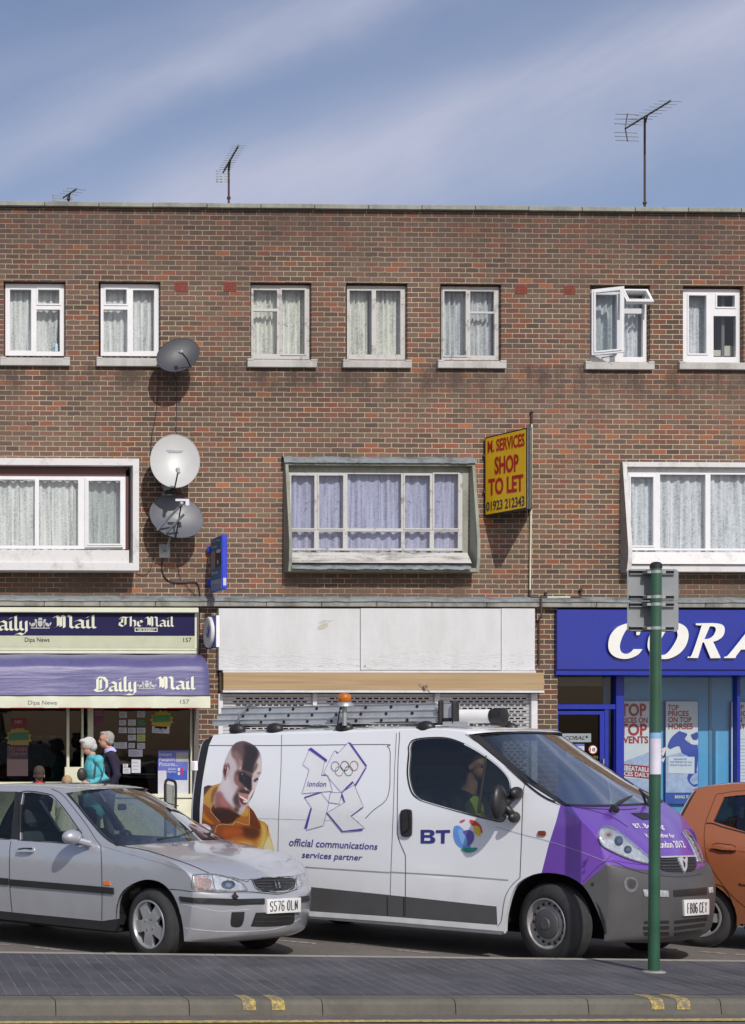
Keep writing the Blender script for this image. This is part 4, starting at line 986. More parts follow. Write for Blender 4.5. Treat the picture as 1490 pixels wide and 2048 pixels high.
mb = MB(); p = onY(730, 1332, -.09); mb.lathe([(0, .012), (.004, .012), (.007, .006)], p, (0, -1, 0), 12); mb.build('bolt_head', m_lead, hb)
t = MT('tan ply board'); wv = t.noise(t.mp((.25, 1, 9)), 3, 5, .6, .6); t.set(col=t.ramp(wv, [(.3, (.30, .205, .10)), (.5, (.36, .255, .135)), (.7, (.40, .29, .16))]), rough=.6); m_tan = t.m
sf = MB(); pbox(sf, 447, 1345, 1088, 1380.5, -.13, .02, 0, .004); o = sf.build('shutter_box', m_tan, bld); o['label'] = 'tan wooden board under the blank fascia'
sf = MB(); pbox(sf, 446, 1341, 1072, 1345, -.125, .02); pbox(sf, 446, 1380.7, 1088, 1385, -.15, .02); pbox(sf, 437, 1387, 446, 1690, .0, .12); pbox(sf, 1063, 1387, 1075, 1690, .0, .12); pbox(sf, 626, 1387, 634, 1690, .02, .12); pbox(sf, 870, 1387, 880, 1690, .02, .12)
sf.build('shutter_rail', plain('white painted metal', (.60, .60, .62), .45, var=.1), bld)
mb = MB(); a, b, c, d = prect(438, 1345, 446.5, 1382, -.02); mb.box(a, b, -.05, .1, c, d); mb.build('end_cap', plain('dark brown timber', (.05, .03, .02), .6), bld)
# perforated roller shutter: slats with brick-pattern slots
m_shut = plain('shutter aluminium', (.50, .50, .51), .45, .4, var=.1, scale=5)
for (x0, x1) in ((446, 626), (634, 870), (880, 1063)):
    a, b, c, d = prect(x0, 1387, x1, 1690, .08); top = prect(x0, 1387, x1, 1388, .08)[3]
    mb = MB(); pitch = .055; nrow = int((top - .2) / pitch); pit = .105
    for j in range(nrow):
        z1_ = top - j * pitch; z0_ = z1_ - pitch; off = (j % 2) * pit / 2
        hs = []
        if j >= 1 and z0_ > 1.2:
            x = a + .16 + off
            while x < b - .16: hs.append((x, x + .078, z0_ + .016, z0_ + .040)); x += pit
        plate(mb, (a, b, z0_ + .001, z1_ - .004), hs, .075, .090)
        mb.add([(a,.0905,z0_+.001),(b,.0905,z0_+.001),(b,.0905,z1_-.004),(a,.0905,z1_-.004)] , [], 0)
        mb.add([(a,.0751,z0_+.001),(b,.0751,z0_+.001),(b,.071,z0_+.006),(a,.071,z0_+.006)], [(0,1,2,3)], 0)
    mb.build('roller_shutter', m_shut, bld)
mb = MB(); a, b, c, d = prect(440, 1386, 1074, 1700, .6); mb.box(a, b, .6, .62, .2, Z(1386)); mb.build('interior_wall', m_dark, bld)
# security light bracket bit on the board
mb = MB(); p = onY(848, 1372, -.16); mb.lathe([(0,.02),(.05,.03),(.06,.03)], p, (.3,-1,-.2), 10); mb.tube([p + Vector((-.08,0,.05)), p + Vector((.1,0,-.1))], .005, 5); tag(mb.build('wall_bracket', m_chrome), 'small broken metal lamp bracket on the tan board', 'bracket')

# ---- betting shop
cs_ = thing('fascia_sign', 'royal blue fascia with white italic letters CORAL', 'shop sign', (X(1300), -.3, Z(1280)))
mb = MB(); a, b, c, d = prect(1114, 1219.5, 1700, 1339.5, -.07); mb.bbox(a, 9.3, -.07, .02, c, d, .006); mb.build('sign_box', m_coral, cs_)
C6 = lambda l: [(1080 + x / 3.634, 1200 + y / 3.634) for x, y in l]
def letter(outer, hole, name='letter'):
    P = cr([Vector(p) for p in C6(outer)], 5, True); H_ = [[tuple(p) for p in cr([Vector(p) for p in C6(hole)], 5, True)]] if hole else []
    return patch(name, [tuple(p) for p in P], tY(-.07), .05, m_letter, cs_, H_, step=8, rim=.05)
letter([(735,172),(748,182),(748,182),(722,255),(722,255),(700,255),(700,255),(696,212),(668,193),(632,212),(598,270),(580,335),(592,378),(625,392),(655,382),(680,357),(680,357),(745,357),(745,357),(715,395),(665,420),(612,428),(550,415),(508,378),(496,325),(512,255),(560,200),(625,172),(690,165)], None)
letter([(945,163),(1020,172),(1066,205),(1080,255),(1064,325),(1018,385),(950,422),(885,428),(824,408),(790,365),(782,318),(800,250),(855,195)], [(985,205),(955,193),(925,212),(888,270),(862,340),(868,388),(893,400),(925,385),(968,330),(1000,262)])
letter([(1132,170),(1132,170),(1260,168),(1325,180),(1343,215),(1330,262),(1292,292),(1258,303),(1258,303),(1308,408),(1310,422),(1310,422),(1240,423),(1240,423),(1192,308),(1192,308),(1182,308),(1182,308),(1148,422),(1148,422),(1070,420),(1070,420),(1078,410),(1104,395),(1172,195),(1165,186),(1132,182),(1132,182)], [(1235,190),(1235,190),(1268,195),(1278,215),(1262,255),(1230,280),(1195,284),(1195,284)])
letter([(1335,422),(1335,422),(1345,410),(1378,388),(1555,165),(1555,165),(1640,165),(1640,165),(1662,422),(1662,422),(1570,422),(1570,422),(1572,360),(1572,360),(1462,360),(1462,360),(1428,404),(1420,422),(1420,422)], [(1490,325),(1490,325),(1570,225),(1570,225),(1574,325),(1574,325)])
letter([(1780,165),(1780,165),(1860,165),(1860,165),(1790,370),(1790,370),(1890,370),(1890,370),(1870,422),(1870,422),(1680,422),(1680,422),(1755,200),(1755,200)], None)
# frames
Yc = .38; cf_ = MB()
pbox(cf_, 1112, 1339, 1700, 1350, -.04, 1.0); pbox(cf_, 1232.5, 1340, 1248.5, 1700, Yc - .04, Yc + .10, 0, .004); pbox(cf_, 1112, 1408.5, 1232, 1418.5, Yc - .02, Yc + .06, 0, .003)
pbox(cf_, 1229, 1418, 1233, 1700, Yc, Yc + .06); pbox(cf_, 1209.5, 1419, 1217.5, 1700, Yc - .01, Yc + .06, 0, .003)
pbox(cf_, 1474.5, 1340, 1481, 1700, Yc - .04, Yc + .10, 0, .004); pbox(cf_, 1700, 1340, 1716, 1700, Yc - .04, Yc + .10)
a, b, c, d = prect(1248, 1640, 1700, 1700, Yc); cf_.box(a, b, Yc, Yc + .08, .18, d)
co_ = cf_.build('shopfront', m_coralf, bld); co_['label'] = 'royal blue betting shop front with pale blue window backs'
g = MB()
for (x0, y0, x1, y1) in ((1112,1350,1232,1408),(1217.5,1418,1229,1690),(1248.5,1345,1474.5,1645),(1481,1345,1700,1645)):
    a, b, c, d = prect(x0, y0, x1, y1, Yc + .05); g.add([(a,Yc+.05,c),(b,Yc+.05,c),(b,Yc+.05,d),(a,Yc+.05,d)], [(0,1,2,3)])
g.build('pane', glass_mat('shop window glass', (.84, .88, .89), .03), co_)
bk = MB(); pbox(bk, 1236, 1330, 1720, 1700, 1.0, 1.04); pbox(bk, 1208, 1330, 1234, 1700, .70, .74); bk.build('window_back', m_skyb, co_)
bk = MB(); pbox(bk, 1417.5, 1340, 1423, 1700, .985, .9995); bk.build('panel_joint', plain('pale blue joint', (.07, .22, .36), .5), co_)
bk = MB(); a, b, c, d = prect(1112, 1330, 1214, 1700, 1.6); bk.box(a - .3, b + .4, 1.6, 1.65, .2, d + .3); bk.box(X(1232, .5), X(1232, .5) + .04, .5, 1.6, .2, d + .3); bk.build('interior_wall', m_dark, co_)
pk = MB(); pbox(pk, 1112, 1345, 1205, 1372, .55, .57); pk.build('transom_blind', plain('beige blind', (.10, .095, .08), .7), co_)
# door
dr = thing('shop_door', 'blue framed glass door of the betting shop with stickers', 'door', (X(1160), Yc, .2))
db = MB(); a, b, c, d = prect(1112, 1422, 1209, 1700, Yc - .0); h_ = prect(1117, 1429, 1200, 1545, Yc)
plate(db, (a, b, .2, d), [(a + .04, h_[1], 1.30, h_[3]), ], Yc, Yc + .05); db.build('door_frame', m_coralf, dr)
mk('pane', [(a + .04,Yc+.03,1.3),(h_[1],Yc+.03,1.3),(h_[1],Yc+.03,h_[3]),(a+.04,Yc+.03,h_[3])], [(0,1,2,3)], glass_mat('dark door glass', (.12,.12,.13), .015), dr)
db = MB(); p0_, p1_ = onY(1207.5, 1518, Yc - .06), onY(1205.5, 1590, Yc - .06); db.tube([p0_ + Vector((0,.05,0)), p0_, p1_, p1_ + Vector((0,.05,0))], .013, 8); db.build('handle', m_chrome, dr)
td = tY(Yc + .02); D6 = lambda x, y: (1080 + x / 3.634, 1200 + y / 3.634)
def dpl(x0, y0, x1, y1, off, mat, name): p, q = D6(x0, y0), D6(x1, y1); mb = MB(); P = [td(p[0],q[1],off), td(q[0],q[1],off), td(q[0],p[1],off), td(p[0],p[1],off)]; mb.prism(P, (0,.0012,0)); return mb.build(name, mat, dr)
dpl(162, 970, 371, 1033, 0, plain('silver plaque', (.26, .30, .32), .5), 'plaque')
text('lettering', 'CORAL', (D6(176, 988), D6(325, 1016)), td, .002, m_black, dr, bold=.02, shear=.35)
patch('emblem', [D6(330,988), D6(356,988), D6(340,996), D6(352,1000), D6(334,1006)], td, .002, m_black, dr)
dpl(192, 1046, 322, 1182, 0, m_card, 'opening_hours_sheet'); dpl(192, 1046, 322, 1062, .002, plain('sheet blue', (.08,.14,.42), .5), 'sheet_heading'); dpl(192, 1140, 322, 1182, .002, plain('sheet blue 2', (.12,.20,.52), .5), 'sheet_footer')
mb = MB()
for k, (s_, y) in enumerate((('Opening Hours', 1078), ('Mon - Sat 8.30 - 10', 1098), ('Sunday 9 - 8', 1118))): add_text(mb, s_, (D6(205, y - 6), D6(308, y + 5)), td, .003)
mb.build('lettering', m_inkgrey, dr)
mb = MB(); p = td(*D6(384, 1087), .0); mb.lathe([(0, .077), (.002, .077)], p, (0, -1, 0), 28); mb.build('age_roundel', m_posterr, dr)
mb = MB(); mb.lathe([(0, .062), (.004, .062)], p, (0, -1, 0), 28); mb.build('roundel_face', m_letter, dr); text('lettering', '18', (D6(363, 1073), D6(402, 1102)), td, .006, m_ink, dr, bold=.02)
mb = MB(); 
for k in range(3): q_ = D6(342, 1133 + k * 9), D6(420, 1138 + k * 9); add_text(mb, 'THINK 21 OVER 18', q_, td, .001)
mb.build('lettering', plain('yellow ink', (.5, .45, .05), .5), dr); dpl(345, 1164, 420, 1184, 0, plain('brown sticker', (.3, .2, .14), .5), 'sticker'); dpl(368, 1188, 410, 1220, 0, plain('pale green sticker', (.42, .5, .40), .5), 'sticker')
# posters in the betting shop window
tp = tY(.965); G5 = lambda x, y: (1230 + x / 5.73, 1330 + y / 5.73)
def poster(x0, x1, y0, y1, label):
    p, q = G5(x0, y0), G5(x1, y1); o = thing('betting_poster', label, 'poster', tuple(tp((p[0]+q[0])/2, (p[1]+q[1])/2, 0)), group='tall posters in the betting shop window')
    def pl_(x0, y0, x1, y1, off, mat, name, th=.0015): p, q = G5(x0, y0), G5(x1, y1); mb = MB(); P = [tp(p[0],q[1],off), tp(q[0],q[1],off), tp(q[0],p[1],off), tp(p[0],p[1],off)]; mb.prism(P, (0,th,0)); return mb.build(name, mat, o)
    pl_(x0 - 6, y0 - 8, x1 + 6, y1 + 4, .03, m_posterb, 'mount', .03); pl_(x0, y0, x1, y1 - 125, .034, m_poster, 'sheet')
    return o, pl_
o, pl_ = poster(38, 440, 415, 1590, 'tall poster reading TOP PRICES ON TOP EVENTS beside the blue post')
mb = MB()
for s_, x0, x1, y0, y1 in (('TOP', 60, 360, 440, 590), ('PRICES ON', 45, 375, 600, 665), ('TOP', 45, 368, 668, 812), ('EVENTS', 50, 382, 815, 900)): add_text(mb, s_, (G5(x0, y0), G5(x1, y1)), tp, .037, bold=.035)
mb.build('lettering', m_posterr, o)
patch('sky_shape', [G5(*p) for p in ((40,1130),(440,980),(440,1165),(40,1160))], tp, .036, m_posterl, o); patch('ground_shape', [G5(*p) for p in ((40,1290),(440,1310),(440,1462),(40,1462))], tp, .036, m_posterl, o)
patch('red_banner', [G5(*p) for p in ((40,1128),(440,1165),(440,1310),(40,1268))], tp, .038, m_posterr, o)
mb = MB(); add_text(mb, 'UNBEATABLE', [G5(*p) for p in ((30,1140),(400,1178),(400,1228),(30,1205))], tp, .040, bold=.03); add_text(mb, 'PRICES DAILY', [G5(*p) for p in ((20,1212),(400,1238),(400,1290),(20,1262))], tp, .040, bold=.03)
add_text(mb, 'BRING IT ON!', (G5(158, 1495), G5(400, 1530)), tp, .040, bold=.03); mb.build('lettering', m_poster, o)
o, pl_ = poster(583, 950, 418, 1588, 'tall poster reading TOP PRICES ON TOP HORSES with a blue horse')
mb = MB()
for s_, x0, x1, y0, y1 in (('TOP', 608, 730, 455, 520), ('PRICES', 610, 845, 525, 585), ('ON TOP', 610, 878, 595, 658), ('HORSES', 612, 892, 668, 738)): add_text(mb, s_, (G5(x0, y0), G5(x1, y1)), tp, .037, bold=.025)
mb.build('lettering', m_posterr, o)
patch('ground_shape', [G5(*p) for p in ((583,1050),(760,1000),(950,985),(950,1462),(583,1462))], tp, .036, m_posterl, o)
hp = [(604,920),(640,840),(690,790),(740,755),(760,765),(800,775),(830,800),(800,850),(870,900),(946,920),(946,1130),(935,1200),(940,1235),(905,1250),(870,1290),(860,1330),(900,1370),(942,1360),(942,1390),(900,1392),(850,1350),(828,1300),(840,1250),(850,1190),(850,1060),(770,1010),(740,935),(690,938),(640,962),(612,950)]
patch('horse_shape', [tuple(q) for q in cr([Vector(G5(*p)) for p in hp], 3, True)], tp, .038, plain('horse blue', (.035, .075, .36), .5), o)
patch('rider_shape', [tuple(q) for q in cr([Vector(G5(*p)) for p in ((870,800),(900,785),(946,770),(946,850),(900,860),(880,830))], 3, True)], tp, .040, plain('rider blue', (.035, .075, .30), .5), o)
patch('rider_silks', [tuple(q) for q in cr([Vector(G5(*p)) for p in ((815,820),(860,800),(880,850),(946,850),(946,910),(870,905),(850,870),(825,870))], 3, True)], tp, .0395, m_poster, o)
patch('white_note', [G5(*p) for p in ((612,1050),(912,1052),(910,1246),(610,1240))], tp, .041, m_poster, o)
mb = MB()
for s_, x0, x1, y in (('ENHANCED', 675, 825, 1080), ('TOP PRICES ON ALL', 625, 885, 1113), ("TODAY'S RACES A/C", 625, 880, 1148)): add_text(mb, s_, (G5(x0, y - 11), G5(x1, y + 11)), tp, .043, bold=.01)
mb.build('lettering', m_posterb, o); mb = MB(); add_text(mb, 'BRING IT ON!', (G5(685, 1493), G5(930, 1530)), tp, .040, bold=.03); mb.build('lettering', m_poster, o)
o, pl_ = poster(1335, 1760, 425, 1590, 'third tall poster cut by the right post of the betting shop')
mb = MB()
for s_, x0, x1, y0, y1 in (('TOP', 1350, 1475, 455, 510), ('PRICES', 1350, 1590, 525, 585), ('ON TOP', 1350, 1620, 598, 658), ('MATCHES', 1350, 1660, 675, 735)): add_text(mb, s_, (G5(x0, y0), G5(x1, y1)), tp, .037, bold=.025)
mb.build('lettering', m_posterr, o); mb = MB()
for k in range(14): y = 850 + k * 38; mb.add([tp(*G5(1400, y + 5), .037), tp(*G5(1700, y + 5), .037), tp(*G5(1700, y - 4), .037), tp(*G5(1400, y - 4), .037)], [(0,1,2,3)])
mb.build('printed_lines', m_posterl, o)

# ================================================================== THINGS ON THE WALL
def tplane(p0, n):
    n = n.normalized()
    def f(px, py, off):
        d = ray(px, py); t_ = (p0 - CAM).dot(n) / d.dot(n); q = CAM + d * t_
        s_ = -1 if n.dot(d) > 0 else 1
        return q + n * s_ * off
    return f
# --- TO LET board: two boards meeting in a point
tl = thing('to_let_sign', 'yellow V shaped SHOP TO LET board projecting from the brick wall', 'sign', tuple(onY(1010, 940, -.4)))
A = onY(969.5, 1030, -.05); Bp = onY(1053.8, 1017.3, -.97); zb = Bp.z; zt = onY(1053.8, 855, -.97).z
A = Vector((A.x, A.y, zb)); Bp = Vector((Bp.x, Bp.y, zb)); Cw = Vector((X(1046, -.05, 1020), -.05, zb))
m_yb = plain('signal yellow board', (.78, .48, .012), .4, var=.05, scale=2)
def board(a, b, th, nm, parent, side):
    d = (b - a).normalized(); n = Vector((d.y, -d.x, 0)) * side; up = Vector((0, 0, zt - zb)); mb = MB()
    mb.prism([a, b, b + up, a + up], -n * th, 0); o = mb.build('board', m_black, parent)
    i_ = .022; mb = MB(); P = [a + d*i_ + Vector((0,0,i_)), b - d*i_ + Vector((0,0,i_)), b - d*i_ + up - Vector((0,0,i_)), a + d*i_ + up - Vector((0,0,i_))]
    P = [p + n * .003 for p in P]; mb.prism(P, -n * .0028, 0); mb.build(nm, m_yb, parent); return n
nrm = board(A, Bp, .10, 'face', tl, 1)
board(Bp + Vector((.075, -.01, 0)), Cw + Vector((.10, 0, 0)), .02, 'face', tl, 1)
mb = MB(); 
for k in range(4): mb.box(Bp.x + .006 + k * .022, Bp.x + .012 + k * .022, Bp.y - .004, Bp.y + .1, zb, zt)
mb.build('edge_strip', [plain('grey aluminium trim', (.30, .31, .32), .4, .5)], tl)
mb = MB(); mb.tube([(A.x, 0, zb + .4), (A.x, -.06, zb + .4)], .02, 6); mb.tube([(A.x, 0, zt - .3), (A.x, -.06, zt - .3)], .02, 6); mb.build('bracket', m_rust, tl)
ts = tplane(A, nrm); q4 = lambda x, y: (940 + x / 2.709, 800 + y / 2.709)
mb = MB()
add_text(mb, 'M. SERVICES', [q4(97, 222), q4(297, 178), q4(297, 250), q4(97, 290)], ts, .006, bold=.03)
add_text(mb, 'SHOP', [q4(134, 308), q4(265, 291), q4(265, 387), q4(134, 406)], ts, .006, bold=.035)
add_text(mb, 'TO LET', [q4(101, 428), q4(290, 400), q4(290, 495), q4(101, 520)], ts, .006, bold=.035); mb.build('lettering', plain('sign red', (.42, .012, .012), .4), tl)
text('lettering', '01923 212343', [q4(90, 552), q4(296, 518), q4(296, 575), q4(90, 604)], ts, .006, m_ink, tl, bold=.02)
# --- conduit pipe up the wall
cp = MB(); pt = lambda x, y, Y_=-.035: onY(x, y, Y_)
cp.tube([pt(1063.5, 838), pt(1062.5, 960), pt(1061, 1100), pt(1060, 1180)], .014, 8)
cd = cp.build('conduit_pipe', plain('pale cream conduit', (.60, .60, .46), .5, var=.12)); tag(cd, 'thin cream conduit pipe running down the brick wall beside the TO LET board', 'pipe')
cp = MB(); cp.tube([pt(1064, 822), pt(1063.5, 848)], .016, 8); cp.ball(pt(1064, 824), .03, n=8, k=6); cp.tube([pt(1060, 1180), pt(1059.5, 1192), pt(1064, 1195), pt(1094, 1194.5)], .018, 8); cp.tube([pt(1092, 1183), pt(1092, 1196)], .02, 8); cp.tube([pt(1140, 1194), pt(1161, 1194), pt(1162.5, 1178)], .018, 8); cp.ball(pt(1162, 1180), .035, n=8, k=6)
cp.tube([pt(1082, 1193, -.13), pt(1083, 1234, -.13)], .016, 8); cp.tube([pt(1083, 1234, -.13), pt(1078, 1238, -.02), pt(1078, 1330, -.02)], .014, 8)
cp.build('rusty_fitting', m_rust, cd); cp = MB(); cp.tube([pt(1094, 1194.5), pt(1142, 1194.5)], .014, 8); cp.build('cream_length', m_creamv, cd)
# --- projecting newspaper sign
pn_ = thing('projecting_sign', 'slim blue newsagents sign projecting from the brick wall below the dishes', 'sign', tuple(onY(430, 1130, -.4)))
P_ = lambda x, y: (300 + x / 5.6875, 860 + y / 5.6875)
xs_ = onY(*P_(690, 1230), -.12).x; xs2 = onY(*P_(815, 1190), -.75).x; zt_ = onY(*P_(815, 1190), -.75).z; zb_ = onY(*P_(805, 1812), -.75).z
m_pblue = plain('bright blue casing', (.025, .05, .52), .35); m_teal = plain('teal print', (.02, .13, .26), .5)
mb = MB(); mb.bbox(xs_, xs_ + .085, -.755, -.12, zb_, zt_, .012); mb.build('casing', m_pblue, pn_)
mb = MB(); zm = onY(*P_(805, 1680), -.75).z; mb.box(xs_ - .003, xs_ - .0004, -.74, -.135, zm, zt_ - .015); mb.build('printed_face', m_teal, pn_)
mb = MB(); mb.box(xs_ - .003, xs_ - .0004, -.74, -.135, zb_ + .015, zm - .01); mb.build('lower_strip', plain('grey blue print', (.16, .22, .42), .5), pn_)
tq = tplane(Vector((xs_ - .003, 0, 0)), Vector((1, 0, 0)))
mb = MB()
add_text(mb, 'Enjoy Your', [P_(696,1255), P_(800,1232), P_(800,1268), P_(696,1295)], tq, .003, bold=.02); add_text(mb, 'Sunday', [P_(696,1322), P_(765,1302), P_(765,1345), P_(696,1362)], tq, .003, bold=.02)
add_text(mb, 'Observer', [P_(698,1610), P_(775,1598), P_(775,1632), P_(698,1648)], tq, .003, bold=.02); add_text(mb, 'NEWSAGENTS', [P_(692,1712), P_(802,1696), P_(802,1740), P_(692,1760)], tq, .003, bold=.02)
mb.build('lettering', m_card, pn_)
for poly, mt_ in (([(697,1385),(745,1372),(745,1580),(697,1592)], plain('grey photo', (.22,.20,.22), .5)), ([(752,1358),(808,1348),(808,1545),(752,1560)], m_black), ([(758,1362),(806,1354),(806,1392),(758,1400)], m_card), ([(766,1480),(780,1478),(780,1520),(766,1522)], m_card)):
    patch('picture', [P_(*p) for p in poly], tq, .004 if mt_ is m_black else .005, mt_, pn_)
mb = MB(); a_, b_ = onY(*P_(820, 1682), -.757), onY(*P_(858, 1768), -.757); mb.box(xs_ + .02, xs_ + .07, -.759, -.7555, b_.z, a_.z); mb.build('label_plate', m_card, pn_)
mb = MB()
for y in (1365, 1740): p = onY(*P_(655, y), -.05); mb.lathe([(-.02, .05), (.0, .06), (.05, .06), (.07, .04)], (xs_ + .01, -.03, p.z), (0, -1, 0), 14); mb.box(xs_ + .02, xs_ + .05, -.13, -.02, p.z - .05, p.z + .03)
mb.build('bracket', m_pblue, pn_)
# --- round lottery sign
lo = thing('round_sign', 'round white lottery sign in a blue case between newsagent and blank fascia', 'sign', tuple(onY(420, 1265, -.4)))
L3 = lambda x, y: (380 + x / 7.06, 1190 + y / 7.06)
cY = -.37; cc = onY(*L3(268, 528), cY); rad = (onY(*L3(268, 310), cY).z - onY(*L3(268, 748), cY).z) / 2
mb = MB(); mb.bbox(cc.x + .02, cc.x + .10, cY - rad, cY + rad, cc.z - rad * 1.02, cc.z + rad * 1.02, .01); mb.build('case', plain('lottery blue', (.03, .035, .25), .4), lo)
mb = MB(); mb.box(cc.x + .045, cc.x + .10, cY - rad - .006, cY - rad - .0005, cc.z - rad, cc.z + rad * 1.02); mb.build('case_edge', m_white, lo)
mb = MB(); mb.lathe([(0, rad), (.035, rad), (.05, rad * .95), (.052, rad * .88)], cc + Vector((.02, 0, 0)), (-1, 0, 0), 40); mb.build('disc', m_paintw, lo, smooth=True, auto=40)
mb = MB(); mb.lathe([(0, rad * .84), (.004, rad * .84)], cc + Vector((-.031, 0, 0)), (-1, 0, 0), 40); mb.build('disc_face', plain('pale grey disc', (.50, .50, .52), .5), lo)
tl2 = tplane(cc + Vector((-.036, 0, 0)), Vector((1, 0, 0)))
patch('hand_logo', [L3(*p) for p in ((245,470),(258,415),(264,420),(262,480),(268,500),(285,440),(290,450),(272,540),(262,600),(245,606),(232,570),(228,520),(240,545),(250,540))], tl2, .003, plain('logo blue', (.03, .05, .33), .4), lo)
# --- satellite dishes
def dish(name, label, px, py, Yd, ra, rb, nrm_, roll, mat, armpts, mount, deep=.09, lnb=(.026, .11), mat_arm=None, grp='satellite dishes on the wall'):
    c = onY(px, py, Yd); o = thing(name, label, 'satellite dish', tuple(c), group=grp); n = Vector(nrm_).normalized()
    u = n.cross(Vector((0, 0, 1))).normalized(); v_ = u.cross(n).normalized(); u, v_ = u * math.cos(R(roll)) + v_ * math.sin(R(roll)), v_ * math.cos(R(roll)) - u * math.sin(R(roll))
    if v_.z < 0: v_ = -v_
    mb = MB(); nr = 10; na = 48; rows = []
    for k in range(nr + 1):
        f = k / nr; rows.append([c + (u * ra * math.cos(2*math.pi*j/na) + v_ * rb * math.sin(2*math.pi*j/na)) * max(f, .002) + n * (deep * (f * f - 1)) for j in range(na)])
    rows.append([p + n * .006 for p in rows[-1]]); e_ = rows[-1]
    rows.append([c + (p - c) * 1.018 - n * .004 for p in e_]); rows.append([c + (p - c) * 1.012 - n * .018 for p in e_])
    for k in range(nr - 1, -1, -1):
        f = k / nr; rows.append([c + (u * ra * math.cos(2*math.pi*j/na) + v_ * rb * math.sin(2*math.pi*j/na)) * max(f, .002) + n * (deep * (f * f - 1) - .006) for j in range(na)])
    mb.loft(rows, 0, True); mb.build('reflector', mat, o, smooth=True, auto=40)
    am = MB(); am.tube(armpts(c, u, v_, n), .012, 8); am.build('arm', mat_arm or m_black, o)
    e = armpts(c, u, v_, n)[-1]; dd = (c - e).normalized(); lb = MB(); lb.lathe([(-lnb[1] * .5, .014), (-lnb[1] * .4, lnb[0]), (lnb[1] * .25, lnb[0]), (lnb[1] * .35, lnb[0] * 1.25), (lnb[1] * .5, lnb[0] * 1.2)], e, dd, 14); lb.build('feed_horn', mat_arm if mat_arm else plain('feed horn grey', (.35, .36, .36), .5), o, smooth=True, auto=40)
    mm = MB(); mnt = Vector((onY(*mount, 0).x, 0, onY(*mount, 0).z)); bk_ = c - n * (deep + .07)
    mm.tube([mnt, mnt + Vector((0, -.12, 0)), mnt + Vector((0, -.16, .04)), Vector((bk_.x, bk_.y + .02, bk_.z - .05)), bk_], .019, 8); mm.box(mnt.x - .09, mnt.x + .09, -.012, 0, mnt.z - .11, mnt.z + .11); mm.ball(bk_, .05, n=10, k=6); mm.build('mount', m_steel, o)
    return o, c, u, v_, n
m_mesh = plain('grey mesh dish', (.045, .048, .058), .5, var=.12, scale=30)
m_greyd = plain('grey dish', (.095, .10, .12), .42, var=.06)
m_whited = plain('white dish', (.44, .45, .44), .4, var=.03)
dish('satellite_dish', 'dark grey mesh dish beside the window, topmost of the three dishes', 356, 710, -.42, .365, .285, (-.10, -.88, .34), -34, m_mesh, lambda c, u, v_, n: [c - v_ * .30 - u * .03, c - v_ * .20 + n * .14, c - v_ * .10 + n * .26 + u * .06], (352, 716), .07)
o, c, u, v_, n = dish('satellite_dish', 'large white dish with small lettering, middle of the three dishes', 350, 922, -.50, 0.39, .46, (-.10, -.94, .26), 3, m_whited, lambda c, u, v_, n: [c - v_ * .47 - u * .0, c - v_ * .44 + n * .10, c - v_ * .34 + n * .36], (336, 986), .08, (.028, .16))
twd = TB([k for k in bpy.data.objects if k.parent == o and k.name.startswith('reflector')]); text('lettering', 'RAB Electronics', [P_(188, 226), P_(375, 226), P_(375, 248), P_(188, 248)], twd, .004, m_inkgrey, o)
mb = MB(); add_strip(mb, [P_(205, 257), P_(360, 257)], 1.2, twd, .004); mb.build('underline', m_inkgrey, o)
mb = MB(); pb = onY(343, 984, -.30); mb.box(pb.x - .10, pb.x + .14, -.42, -.28, pb.z - .03, pb.z + .02); mb.ball(pb + Vector((0, -.1, 0)), .06, n=10, k=6); mb.build('bracket', m_black, o)
o, c, u, v_, n = dish('satellite_dish', 'grey dish with a double feed arm, lowest of the three dishes', 353, 1033, -.36, .435, .375, (-.05, -.91, .36), 24, m_greyd, lambda c, u, v_, n: [c - v_ * .38 - u * .12, c - v_ * .20 + n * .22 - u * .06, c + v_ * .0 + n * .40], (329, 1102), .06, (.026, .10))
mb = MB(); a_ = c - v_ * .38 + u * .06; b_ = c - v_ * .12 + n * .34 - u * .10; mb.tube([a_, b_], .020, 8); a2 = c - v_ * .36 + u * .20; b2 = c - v_ * .04 + n * .34 + u * .02; mb.tube([a2, b2], .020, 8); mb.build('feed_arm', m_lead, o)
mb = MB(); q_ = c + v_ * .06 + n * .40; mb.box(q_.x - .12, q_.x + .10, q_.y - .02, q_.y + .02, q_.z + .0, q_.z + .035); mb.box(q_.x + .04, q_.x + .10, q_.y - .025, q_.y + .025, q_.z - .07, q_.z + .03); mb.ball(q_ + Vector((-.02, 0, -.03)), .032, n=10, k=6); mb.build('feed_bar', m_chrome, o)
# loose cables
def cable(label, pts, r_=.006, Y_=-.02, mat=None):
    P = [onY(x, y, Y_) for x, y in pts]; P = [Vector(p) for p in cr(P, 5)]
    mb = MB(); mb.tube(P, r_, 6); tag(mb.build('cable', mat or m_black, None, smooth=True), label, 'cable', 'loose cables on the wall')
cable('thick black cable curving from the lowest dish mount down to the fascia', [(326,1116),(324,1130),(326,1148),(335,1160),(348,1165),(366,1165.5),(388,1164),(396,1169),(399,1182),(400,1196),(402,1212)], .010)
cable('thin cable hanging from the top dish to the white dish, left strand', [(318,745),(316,790),(310,840),(304,870),(302,920),(312,960),(330,985)], .005)
cable('thin cable hanging from the top dish behind the white dish, right strand', [(352,748),(353,790),(352,870)], .005)
cable('thin cable looping from the box bay corner to the lowest dish', [(262,1140),(285,1150),(300,1140),(308,1110),(318,1070)], .004)
cable('thin cable sagging below the dish mount towards the fascia', [(357,1110),(358,1148),(372,1170),(390,1190),(397,1205)], .004)
cable('dark cable down the brick pier beside the newsagent fascia', [(400,1214),(399,1240),(401,1290),(399,1310)], .006, .01)
